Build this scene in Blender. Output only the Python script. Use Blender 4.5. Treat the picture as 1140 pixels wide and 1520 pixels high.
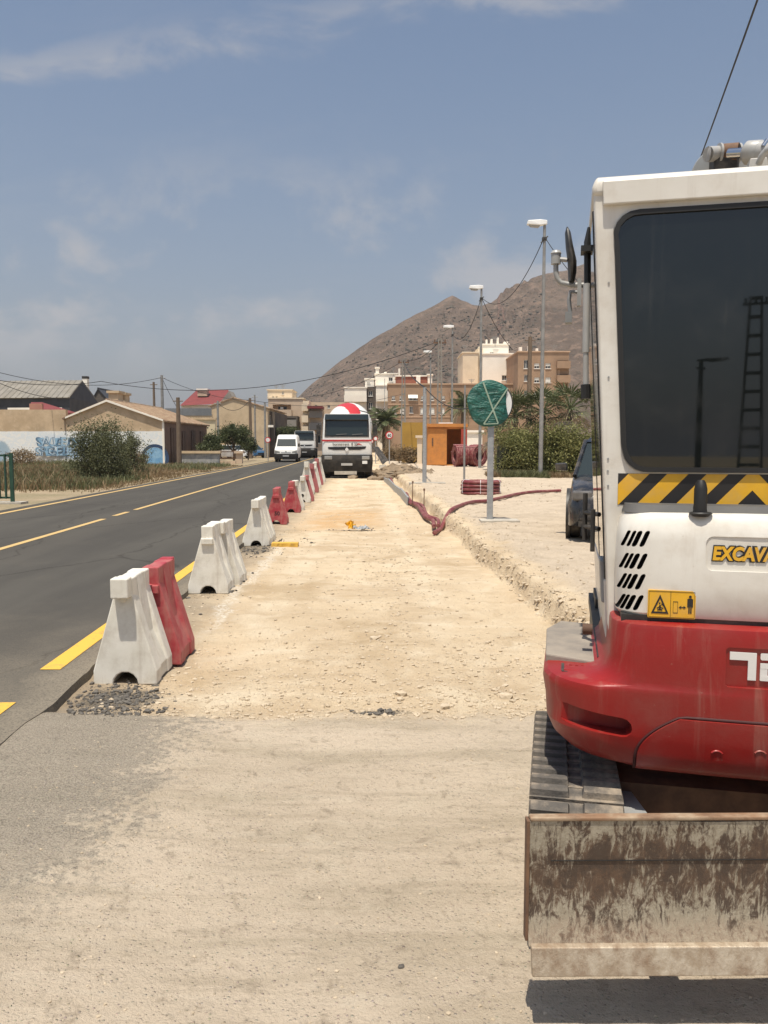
import bpy, bmesh, math, random
import numpy as np
from mathutils import Vector, Matrix
R = math.radians
for o in list(bpy.data.objects): bpy.data.objects.remove(o)
SC = bpy.context.scene
COL = SC.collection
rnd = random.Random(7)

# ------------------------------------------------------------------ camera
FPX, CAMH = 1180.0, 1.6
TH = math.atan(101.0 / FPX)
cam = bpy.data.cameras.new('camera'); cam.sensor_fit = 'VERTICAL'
cam.sensor_height = 36.0; cam.lens = 36.0 * FPX / 1520.0
cam.clip_start = 0.05; cam.clip_end = 6000
cam_ob = bpy.data.objects.new('camera', cam); COL.objects.link(cam_ob)
cam_ob.location = (0, 0, CAMH); cam_ob.rotation_euler = (math.pi / 2 - TH, 0, 0)
SC.camera = cam_ob

# ------------------------------------------------------------------ light
SUN_EL, SUN_FROM = R(74), Vector((-0.30, -0.954, 0)).normalized()
to_sun = Vector((SUN_FROM.x * math.cos(SUN_EL), SUN_FROM.y * math.cos(SUN_EL), math.sin(SUN_EL)))
sl = bpy.data.lights.new('sun', 'SUN'); sl.energy = 4.3; sl.angle = R(0.55); sl.color = (1.0, 0.925, 0.80)
so = bpy.data.objects.new('sun', sl); COL.objects.link(so)
so.rotation_euler = to_sun.to_track_quat('Z', 'Y').to_euler(); so.location = (0, 0, 60)
W = bpy.data.worlds.new('World'); SC.world = W; W.use_nodes = True
wt = W.node_tree; wt.nodes.clear()


class NT:
    """tiny node graph helper"""
    def __init__(s, tree): s.t = tree
    def new(s, kind, **kw):
        n = s.t.nodes.new(kind)
        for k, v in kw.items(): setattr(n, k, v)
        return n
    def put(s, inp, v):
        if isinstance(v, bpy.types.NodeSocket): s.t.links.new(v, inp)
        elif isinstance(v, (tuple, list)) and len(v) == 3 and inp.type == 'RGBA': inp.default_value = (*v, 1)
        else: inp.default_value = v
    def m(s, op, a, b=0.0, c=None, clamp=False):
        n = s.new('ShaderNodeMath', operation=op, use_clamp=clamp)
        s.put(n.inputs[0], a); s.put(n.inputs[1], b)
        if c is not None: s.put(n.inputs[2], c)
        return n.outputs[0]
    def mix(s, f, a, b, blend='MIX'):
        n = s.new('ShaderNodeMix', data_type='RGBA', blend_type=blend)
        s.put(n.inputs[0], f); s.put(n.inputs[6], a); s.put(n.inputs[7], b)
        return n.outputs[2]
    def noise(s, vec, scale, detail=4, rough=0.55, dist=0.0):
        n = s.new('ShaderNodeTexNoise')
        s.put(n.inputs['Vector'], vec); n.inputs['Scale'].default_value = scale
        n.inputs['Detail'].default_value = detail; n.inputs['Roughness'].default_value = rough
        n.inputs['Distortion'].default_value = dist
        return n.outputs['Fac']
    def voro(s, vec, scale, feature='F1'):
        n = s.new('ShaderNodeTexVoronoi', feature=feature)
        s.put(n.inputs['Vector'], vec); n.inputs['Scale'].default_value = scale
        return n.outputs['Distance'], n.outputs.get('Color')
    def step(s, v, lo, hi):
        n = s.new('ShaderNodeMapRange', interpolation_type='SMOOTHSTEP')
        s.put(n.inputs[0], v); s.put(n.inputs[1], lo); s.put(n.inputs[2], hi)
        return n.outputs[0]
    def scale(s, vec, sc, loc=(0, 0, 0)):
        n = s.new('ShaderNodeMapping'); s.put(n.inputs['Vector'], vec)
        n.inputs['Scale'].default_value = sc; n.inputs['Location'].default_value = loc
        return n.outputs[0]
    def xyz(s, vec):
        n = s.new('ShaderNodeSeparateXYZ'); s.put(n.inputs[0], vec); return n.outputs
    def comb(s, x, y, z):
        n = s.new('ShaderNodeCombineXYZ'); s.put(n.inputs[0], x); s.put(n.inputs[1], y); s.put(n.inputs[2], z)
        return n.outputs[0]
    def bump(s, h, strength, dist):
        n = s.new('ShaderNodeBump'); n.inputs['Strength'].default_value = strength
        n.inputs['Distance'].default_value = dist; s.put(n.inputs['Height'], h); return n.outputs[0]


g = NT(wt)
sky = g.new('ShaderNodeTexSky', sky_type='NISHITA', sun_disc=False)
sky.sun_elevation = SUN_EL; sky.sun_rotation = math.atan2(to_sun.x, to_sun.y)
sky.air_density = 1.0; sky.dust_density = 2.0; sky.ozone_density = 1.5
d = g.new('ShaderNodeTexCoord').outputs['Generated']
dx, dy, dz = g.xyz(d)
# thin haze veil towards the horizon, the same all round
el = g.m('MAXIMUM', dz, 0.0)
veil = g.m('POWER', g.m('SUBTRACT', 1.0, el, clamp=True), 3.2)
base = g.mix(g.m('MULTIPLY', veil, 0.95), g.mix(1.0, sky.outputs[0], (0.90, 0.93, 0.91), 'MULTIPLY'), (2.24, 2.24, 2.46))
# clouds: a flat layer high up seen in perspective
lay = g.comb(g.m('DIVIDE', dx, g.m('ADD', el, 0.16)), g.m('DIVIDE', dy, g.m('ADD', el, 0.16)), 0.0)
warp = g.noise(g.scale(lay, (0.5, 1.1, 1)), 1.2, 5, 0.6)
c1 = g.noise(g.scale(lay, (0.62, 1.5, 1), (3.1, 0.4, 0)), 1.25, 9, 0.62, 0.35)
wisp = g.m('MULTIPLY', g.step(c1, 0.50, 0.74), g.step(warp, 0.38, 0.62))
ydiv = g.m('MAXIMUM', dy, 0.05)
gx, gz = g.m('DIVIDE', dx, ydiv), g.m('DIVIDE', dz, ydiv)
gn = g.noise(g.comb(g.m('MULTIPLY', gx, 0.8), g.m('MULTIPLY', gz, 1.7), 1.3), 5.0, 8, 0.6, 0.3)
line = g.m('SUBTRACT', gz, g.m('ADD', 0.523, g.m('MULTIPLY', gx, 0.15)))
line = g.m('ADD', line, g.m('MULTIPLY', g.m('SUBTRACT', gn, 0.5), 0.16))
bandc = g.m('SUBTRACT', 1.0, g.m('ABSOLUTE', g.m('DIVIDE', line, 0.042)), clamp=True)
bandc = g.m('MULTIPLY', g.m('MULTIPLY', g.step(bandc, 0, 1), g.step(gn, 0.40, 0.64)), g.step(dy, 0.1, 0.4))
puff = g.noise(g.comb(g.m('MULTIPLY', gx, 1.0), g.m('MULTIPLY', gz, 1.25), 4.7), 6.5, 7, 0.58, 0.2)
lowm = g.m('MULTIPLY', g.step(gz, 0.06, 0.16), g.m('SUBTRACT', 1.0, g.step(gz, 0.22, 0.40)))
puff = g.m('MULTIPLY', g.m('MULTIPLY', g.step(puff, 0.46, 0.64), lowm), g.step(dy, 0.1, 0.4))
cl = g.m('MAXIMUM', g.m('MULTIPLY', wisp, 0.16), g.m('MAXIMUM', g.m('MULTIPLY', bandc, 0.52), g.m('MULTIPLY', puff, 0.62)))
fin = g.mix(cl, base, (3.9, 3.75, 3.75))
bg = g.new('ShaderNodeBackground'); g.put(bg.inputs[0], fin); bg.inputs[1].default_value = 0.11
wo = g.new('ShaderNodeOutputWorld'); wt.links.new(bg.outputs[0], wo.inputs[0])
vs = SC.view_settings; vs.view_transform = 'Standard'; vs.look = 'None'; vs.exposure = 0.32; vs.gamma = 1.0
vs.use_curve_mapping = False
HAZE = 0.00022
SC.render.engine = 'CYCLES'
SC.cycles.max_bounces = 6; SC.cycles.diffuse_bounces = 3; SC.cycles.glossy_bounces = 3
SC.cycles.use_denoising = True

# ------------------------------------------------------------------ helpers
_s, _c = math.sin(TH), math.cos(TH)
def ray(px, py):
    a, b = (px - 570) / FPX, (760 - py) / FPX
    return Vector((a, _c + b * _s, -_s + b * _c))
def at(px, py, Y):
    r = ray(px, py); return Vector((0, 0, CAMH)) + r * (Y / r.y)
def gnd(px, py, z=0.0):
    r = ray(px, py); return Vector((0, 0, CAMH)) + r * ((z - CAMH) / r.z)

def tag(o, label=None, cat=None, group=None, kind=None):
    if label: o['label'] = label
    if cat: o['category'] = cat
    if group: o['group'] = group
    if kind: o['kind'] = kind
    return o
def thing(name, label, cat, loc=(0, 0, 0), rz=0.0, group=None):
    o = bpy.data.objects.new(name, None); COL.objects.link(o)
    o.location = loc; o.rotation_euler = (0, 0, rz); o.empty_display_size = 0.2
    return tag(o, label, cat, group)
def link(name, me, parent=None):
    o = bpy.data.objects.new(name, me); COL.objects.link(o)
    if parent is not None: o.parent = parent
    return o
def copy_tree(o, parent=None):
    c = o.copy(); COL.objects.link(c)
    if parent is not None: c.parent = parent
    for ch in list(o.children): copy_tree(ch, c)
    return c
def bevel(o, w, seg=2, ang=30):
    m = o.modifiers.new('bevel', 'BEVEL'); m.width = w; m.segments = seg; m.limit_method = 'ANGLE'; m.angle_limit = R(ang)
    m.harden_normals = False
    return o
def mesh_np(name, V, F, mats, mi=None, smooth=False):
    """V (n,3), F (m,k) arrays"""
    me = bpy.data.meshes.new(name)
    V = np.asarray(V, dtype=np.float32); F = np.asarray(F, dtype=np.int32)
    n, k = F.shape
    me.vertices.add(len(V)); me.vertices.foreach_set('co', V.ravel())
    me.loops.add(n * k); me.loops.foreach_set('vertex_index', F.ravel())
    me.polygons.add(n); me.polygons.foreach_set('loop_start', np.arange(0, n * k, k, dtype=np.int32))
    if mi is not None: me.polygons.foreach_set('material_index', np.asarray(mi, dtype=np.int32))
    me.polygons.foreach_set('use_smooth', np.full(n, smooth))
    for m in (mats if isinstance(mats, (list, tuple)) else [mats]): me.materials.append(m)
    me.update(calc_edges=True); me.validate()
    return me


class MB:
    def __init__(s): s.v = []; s.f = []; s.mi = []; s.m = 0; s.T = None
    def add(s, vs, fs):
        o = len(s.v)
        for p in vs:
            p = Vector(p)
            s.v.append(s.T @ p if s.T is not None else p)
        for f in fs: s.f.append([i + o for i in f]); s.mi.append(s.m)
        return s
    def box(s, x0, x1, y0, y1, z0, z1, tx=0.0, ty=0.0):
        """tx, ty: inset of the top"""
        v = [(x0, y0, z0), (x1, y0, z0), (x1, y1, z0), (x0, y1, z0),
             (x0 + tx, y0 + ty, z1), (x1 - tx, y0 + ty, z1), (x1 - tx, y1 - ty, z1), (x0 + tx, y1 - ty, z1)]
        return s.add(v, [(3, 2, 1, 0), (4, 5, 6, 7), (0, 1, 5, 4), (1, 2, 6, 5), (2, 3, 7, 6), (3, 0, 4, 7)])
    def prism(s, pts, h0, h1, axis='y'):
        """pts: 2D polygon; extruded along axis from h0 to h1. axis y: pts=(x,z); x: pts=(y,z); z: pts=(x,y)"""
        n = len(pts)
        def P(p, h): return (p[0], h, p[1]) if axis == 'y' else ((h, p[0], p[1]) if axis == 'x' else (p[0], p[1], h))
        v = [P(p, h0) for p in pts] + [P(p, h1) for p in pts]
        area = sum(pts[i][0] * pts[(i + 1) % n][1] - pts[(i + 1) % n][0] * pts[i][1] for i in range(n))
        flip = (area > 0) != (axis == 'y')
        f = [list(range(n)), list(range(2 * n - 1, n - 1, -1))]
        f += [(i, i + n, (i + 1) % n + n, (i + 1) % n) for i in range(n)]
        if flip: f = [list(reversed(q)) for q in f]
        return s.add(v, f)
    def loft(s, rings, cap=True, closed=True):
        n = len(rings[0]); v = [p for r in rings for p in r]; f = []
        for k in range(len(rings) - 1):
            for i in range(n if closed else n - 1):
                j = (i + 1) % n
                f.append((k * n + i, k * n + j, (k + 1) * n + j, (k + 1) * n + i))
        if cap: f.append(list(range(n - 1, -1, -1))); f.append([len(v) - n + i for i in range(n)])
        return s.add(v, f)
    def tube(s, path, r, n=8, cap=True):
        path = [Vector(p) for p in path]; rr = r if isinstance(r, (list, tuple)) else [r] * len(path)
        rings = []; up = None
        for i, p in enumerate(path):
            t = (path[min(i + 1, len(path) - 1)] - path[max(i - 1, 0)]).normalized()
            if up is None:
                up = Vector((0, 0, 1)) if abs(t.z) < 0.9 else Vector((1, 0, 0))
            a = t.cross(up)
            if a.length < 1e-5: a = t.orthogonal()
            a.normalize(); b = a.cross(t).normalized(); up = b
            rings.append([p + (a * math.cos(q) + b * math.sin(q)) * rr[i] for q in (2 * math.pi * k / n for k in range(n))])
        return s.loft(rings, cap)
    def cyl(s, a, b, r, n=16, r2=None): return s.tube([a, b], [r, r if r2 is None else r2], n)
    def lathe(s, prof, origin, axis='z', n=24, cap=True):
        """prof: (radius, h)"""
        o = Vector(origin); rings = []
        for r, h in prof:
            ring = []
            for k in range(n):
                q = 2 * math.pi * k / n; c, t = r * math.cos(q), r * math.sin(q)
                ring.append(o + Vector((c, t, h) if axis == 'z' else ((c, h, -t) if axis == 'y' else (h, c, t))))
            rings.append(ring)
        return s.loft(rings, cap)
    def quad(s, a, b, c, d): return s.add([a, b, c, d], [(0, 1, 2, 3)])
    def mesh(s, name, mats, smooth=None):
        me = bpy.data.meshes.new(name)
        me.from_pydata([tuple(p) for p in s.v], [], s.f)
        for m in (mats if isinstance(mats, (list, tuple)) else [mats]): me.materials.append(m)
        me.polygons.foreach_set('material_index', s.mi)
        if smooth:
            me.polygons.foreach_set('use_smooth', [True] * len(me.polygons))
            me.set_sharp_from_angle(angle=R(smooth))
        me.update(); return me
    def build(s, name, mats, parent=None, smooth=None):
        return link(name, s.mesh(name, mats, smooth), parent)

def fix_normals(me):
    bm = bmesh.new(); bm.from_mesh(me); bmesh.ops.recalc_face_normals(bm, faces=bm.faces); bm.to_mesh(me); bm.free(); me.update()
def cut(o, cutters):
    """carve pockets into o with closed meshes"""
    tmp = []
    for me in cutters:
        fix_normals(me)
        t = bpy.data.objects.new('cutter', me); COL.objects.link(t); t.matrix_world = o.matrix_world.copy(); t.parent = o.parent
        t.matrix_parent_inverse = o.matrix_parent_inverse.copy(); t.location = o.location; t.rotation_euler = o.rotation_euler
        m = o.modifiers.new('cut', 'BOOLEAN'); m.operation = 'DIFFERENCE'; m.object = t; m.solver = 'EXACT'; m.material_mode = 'TRANSFER'
        tmp.append(t)
    bpy.context.view_layer.update()
    dg = bpy.context.evaluated_depsgraph_get()
    new = bpy.data.meshes.new_from_object(o.evaluated_get(dg), depsgraph=dg)
    o.modifiers.clear(); o.data = new
    for t in tmp: bpy.data.objects.remove(t)
    return o
def text_mesh(body, size, mat, extrude=0.001, offset=0.0, shear=0.0, align='CENTER', spacing=1.0):
    """lettering in the x-z plane, facing -y, baseline at z = 0"""
    cu = bpy.data.curves.new('lettering', 'FONT'); cu.body = body; cu.size = size; cu.extrude = extrude
    cu.offset = offset; cu.shear = shear; cu.align_x = align; cu.space_character = spacing; cu.resolution_u = 3
    t = bpy.data.objects.new('lettering', cu); COL.objects.link(t)
    bpy.context.view_layer.update(); dg = bpy.context.evaluated_depsgraph_get()
    me = bpy.data.meshes.new_from_object(t.evaluated_get(dg), depsgraph=dg)
    bpy.data.objects.remove(t); bpy.data.curves.remove(cu)
    me.transform(Matrix.Rotation(math.pi / 2, 4, 'X')); me.materials.clear(); me.materials.append(mat)
    return me
def capsule(cx, cz, w, h, n=6):
    """outline of a stadium w x h in (x, z)"""
    p = []
    if w >= h:
        r = h / 2
        for k in range(n + 1): q = -math.pi / 2 + math.pi * k / n; p.append((cx + w / 2 - r + r * math.cos(q), cz + r * math.sin(q)))
        for k in range(n + 1): q = math.pi / 2 + math.pi * k / n; p.append((cx - w / 2 + r + r * math.cos(q), cz + r * math.sin(q)))
    else:
        r = w / 2
        for k in range(n + 1): q = math.pi * k / n; p.append((cx + r * math.cos(q), cz + h / 2 - r + r * math.sin(q)))
        for k in range(n + 1): q = math.pi + math.pi * k / n; p.append((cx + r * math.cos(q), cz - h / 2 + r + r * math.sin(q)))
    return p
def rrect(x0, x1, z0, z1, r, n=5):
    p = []
    for cx, cz, a in ((x1 - r, z0 + r, -90), (x1 - r, z1 - r, 0), (x0 + r, z1 - r, 90), (x0 + r, z0 + r, 180)):
        for k in range(n + 1): q = R(a + 90 * k / n); p.append((cx + r * math.cos(q), cz + r * math.sin(q)))
    return p

def _hash(i, j, seed):
    h = (i.astype(np.int64) * 374761393 + j.astype(np.int64) * 668265263 + seed * 1442695041) & 0x7fffffff
    h = ((h ^ (h >> 13)) * 1274126177) & 0x7fffffff
    h = ((h ^ (h >> 16)) * 668265263) & 0x7fffffff
    return ((h ^ (h >> 15)) & 0xffff) / 65535.0
def vnoise(x, y, seed=0):
    x = np.asarray(x, float); y = np.asarray(y, float)
    i, j = np.floor(x), np.floor(y); fx, fy = x - i, y - j
    fx = fx * fx * (3 - 2 * fx); fy = fy * fy * (3 - 2 * fy)
    a, b, c, e = _hash(i, j, seed), _hash(i + 1, j, seed), _hash(i, j + 1, seed), _hash(i + 1, j + 1, seed)
    return (a * (1 - fx) + b * fx) * (1 - fy) + (c * (1 - fx) + e * fx) * fy
def fbm(x, y, oct=5, seed=0, gain=0.5):
    t, amp, s = 0.0, 1.0, 0.0
    for k in range(oct):
        t = t + amp * (vnoise(x * 2 ** k + 17.3 * k, y * 2 ** k - 9.1 * k, seed + k) - 0.5); s += amp; amp *= gain
    return t / s * 2
def sstep(x, a, b):
    t = np.clip((np.asarray(x, float) - a) / (b - a), 0, 1); return t * t * (3 - 2 * t)

# ------------------------------------------------------------------ materials
MATS = {}
def mat(name, c1, c2=None, scale=4.0, rough=0.6, metal=0.0, bump=0.0, bscale=60.0, dirt=None, coat=0.0, spec=0.5, stretch=None, lo=0.35, hi=0.65, scratch=None):
    """procedural: two colours by noise, optional dirt (colour, amount, scale), fine relief"""
    m = bpy.data.materials.new(name); m.use_nodes = True; t = m.node_tree; b = t.nodes['Principled BSDF']; q = NT(t)
    co = q.new('ShaderNodeTexCoord').outputs['Object']
    if stretch: co = q.scale(co, stretch)
    col = c1
    if c2 is not None: col = q.mix(q.step(q.noise(co, scale, 6, 0.6), lo, hi), c1, c2)
    rg = rough
    if dirt:
        dn = q.noise(co, dirt[2], 8, 0.65)
        f = q.m('MULTIPLY', q.step(dn, 0.42, 0.72), dirt[1])
        col = q.mix(f, col if not isinstance(col, tuple) else col, dirt[0])
        rg = q.m('ADD', rough, q.m('MULTIPLY', f, 0.35), clamp=True)
    if scratch:
        s1 = q.noise(q.scale(co, (60, 3, 4)), 1.0, 4, 0.6, 2.5); s2 = q.noise(q.scale(co, (3, 3, 55)), 1.0, 4, 0.6, 2.5); sp = q.noise(co, 34, 5, 0.7); zone = q.step(q.noise(co, 2.2, 4), 0.45, 0.65)
        fs = q.m('MULTIPLY', q.m('MAXIMUM', q.step(s1, 0.70, 0.74), q.step(s2, 0.69, 0.73)), q.m('MULTIPLY', zone, 0.45))
        col = q.mix(fs, col, scratch); col = q.mix(q.m('MULTIPLY', q.step(sp, 0.66, 0.74), 0.35), col, (0.30, 0.22, 0.16))
        rn = q.noise(q.scale(co, (16, 16, 1.1)), 1.0, 6, 0.65, 0.5); col = q.mix(q.m('MULTIPLY', q.step(rn, 0.52, 0.74), 0.22), col, (0.36, 0.28, 0.21))
    q.put(b.inputs['Base Color'], col); q.put(b.inputs['Roughness'], rg)
    b.inputs['Metallic'].default_value = metal; b.inputs['Coat Weight'].default_value = coat; b.inputs['Coat Roughness'].default_value = 0.08
    b.inputs['Specular IOR Level'].default_value = spec
    if bump: q.put(b.inputs['Normal'], q.bump(q.noise(co, bscale, 6, 0.6), bump, 0.02))
    MATS[name] = m
    return m
DUST = (0.42, 0.34, 0.25)
M_cream = mat('cream_paint', (0.74, 0.715, 0.655), (0.68, 0.65, 0.585), 3, 0.34, dirt=(DUST, 0.34, 7), coat=0.25, scratch=(0.45, 0.42, 0.38))
M_red = mat('red_casting', (0.27, 0.012, 0.010), (0.23, 0.011, 0.009), 2.5, 0.40, dirt=((0.26, 0.13, 0.10), 0.20, 5), bump=0.04, bscale=90, scratch=(0.42, 0.16, 0.14))
M_deck = mat('dusty_deck', (0.22, 0.195, 0.17), (0.30, 0.26, 0.215), 9, 0.8, bump=0.1, bscale=120)
M_black = mat('black_plastic_and_shade', (0.016, 0.016, 0.016), (0.03, 0.028, 0.026), 8, 0.5, dirt=(DUST, 0.18, 9))
M_rubber = mat('rubber', (0.02, 0.02, 0.02), (0.04, 0.036, 0.032), 6, 0.75, dirt=(DUST, 0.35, 8))
M_shoe = mat('dusty_track', (0.085, 0.077, 0.068), (0.15, 0.13, 0.108), 10, 0.85, bump=0.4, bscale=40, dirt=(DUST, 0.6, 14))
M_glass = mat('dark_glass', (0.006, 0.008, 0.008), None, rough=0.03, spec=0.6)
M_grey = mat('grey_paint', (0.30, 0.31, 0.31), (0.24, 0.245, 0.245), 6, 0.45, dirt=(DUST, 0.25, 9))
M_lgrey = mat('light_grey_paint', (0.40, 0.40, 0.39), (0.32, 0.32, 0.31), 6, 0.4, dirt=(DUST, 0.25, 9))
M_chrome = mat('chrome_rod', (0.55, 0.57, 0.6), None, rough=0.12, metal=1.0)
M_steel = mat('galvanised_steel', (0.42, 0.43, 0.43), (0.34, 0.35, 0.36), 14, 0.5, metal=0.35)
M_polegrey = mat('lamp_pole_grey', (0.30, 0.295, 0.28), (0.23, 0.225, 0.215), 3, 0.6, metal=0.2)
M_yel = mat('yellow_print', (0.78, 0.43, 0.02), (0.72, 0.39, 0.02), 12, 0.4, dirt=(DUST, 0.25, 10))
M_blk = mat('black_print', (0.02, 0.018, 0.018), None, rough=0.45)
M_silver = mat('silver_lettering', (0.72, 0.70, 0.67), None, rough=0.35)
M_white = mat('white_paint', (0.80, 0.80, 0.78), (0.74, 0.735, 0.71), 4, 0.4)
M_wplas = mat('white_barrier_plastic', (0.80, 0.77, 0.69), (0.73, 0.70, 0.61), 5, 0.5, dirt=((0.42, 0.36, 0.28), 0.50, 6), bump=0.05, bscale=30, scratch=(0.30, 0.27, 0.23))
M_rplas = mat('red_barrier_plastic', (0.36, 0.03, 0.045), (0.43, 0.08, 0.085), 5, 0.5, dirt=((0.42, 0.25, 0.2), 0.45, 5), bump=0.05, bscale=30, scratch=(0.52, 0.32, 0.30))
M_pplas = mat('faded_red_plastic', (0.46, 0.15, 0.15), (0.40, 0.07, 0.08), 5, 0.55, dirt=((0.42, 0.33, 0.28), 0.5, 5))
M_hose = mat('maroon_conduit', (0.17, 0.026, 0.032), (0.22, 0.05, 0.05), 6, 0.5, dirt=(DUST, 0.35, 6))
M_wood = mat('weathered_wood', (0.13, 0.09, 0.06), (0.20, 0.15, 0.105), 6, 0.85, stretch=(6, 6, 0.5))
M_conc = mat('concrete', (0.50, 0.46, 0.39), (0.40, 0.365, 0.31), 5, 0.9, bump=0.25, bscale=40)
M_rust = mat('rusty_steel', (0.10, 0.055, 0.035), (0.2, 0.11, 0.06), 8, 0.8)
M_redgap = mat('dark_red_gap', (0.045, 0.006, 0.006), None, rough=0.7)
M_seal = mat('black_seal', (0.014, 0.014, 0.014), None, rough=0.55)
M_wire = mat('cable_black', (0.02, 0.02, 0.02), None, rough=0.7)
# ------------------------------------------------------------------ ground
def xl(y): return -8.05 - 0.028 * y      # left border line of the road
def xc(y): return -5.35 - 0.028 * y      # centre line
def xr(y): return -2.15 - 0.028 * y      # right border line
def xe(y): return xr(y) + 0.28 + 0.05 * fbm(np.asarray(y, float) * 1.7, np.asarray(y, float) * 0 + 3.3, 4, 5)
def xbank(y):
    y = np.asarray(y, float)
    return 1.64 - 0.029 * y + 0.12 * fbm(y * 0.8, y * 0 + 1.7, 4, 11) + 0.05 * fbm(y * 4, y * 0 + 5.1, 3, 12)
def H(x, y):
    x = np.asarray(x, float); y = np.asarray(y, float)
    fore = 1 - sstep(y + 0.16 * fbm(x * 1.3, y * 1.3, 3, 3), 4.5, 4.72)
    z0 = 0.047 * fore * (1 - sstep(x, -1.7, -0.3)); z = 0.0
    n = 0.05 * fbm(x * 0.7, y * 0.7, 5, 21) + 0.020 * fbm(x * 4, y * 5, 5, 22, 0.62) + 0.007 * fbm(x * 13, y * 13, 4, 23, 0.6)
    z = z + n * (1 - 0.62 * fore) - 0.012 * (1 - fore)
    xb = xbank(y); on = sstep(y, 5.0, 5.8)
    w = 0.10 + 0.05 * fbm(y * 2, y * 0, 2, 13)
    t = sstep((x - xb) / w, 0, 1)
    z = z + on * (0.21 * t + (t * (1 - t) * 4 * 0.10 + 0.03 * t) * fbm(x * 9, y * 9, 5, 14, 0.65))
    berm = np.exp(-((x - xb - 0.75) / 0.42) ** 2) * (1 - 0.6 * sstep(y, 9, 16))
    z = z + on * berm * (0.045 + 0.09 * fbm(x * 2.2, y * 2.2, 5, 15))
    ditch = np.exp(-((x - xb + 0.02) / 0.15) ** 2) * sstep(y, 15.2, 16.5) * (1 - sstep(y, 34, 38))
    z = z - 0.10 * ditch
    # never rises through the asphalt
    lim = sstep(x - (xr(y) + 0.5), -0.3, 0.3)
    return z0 + z * (0.35 + 0.65 * lim) - 0.004 * (1 - lim)
def Hs(x, y): return float(H(np.array([x]), np.array([y]))[0])

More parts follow.
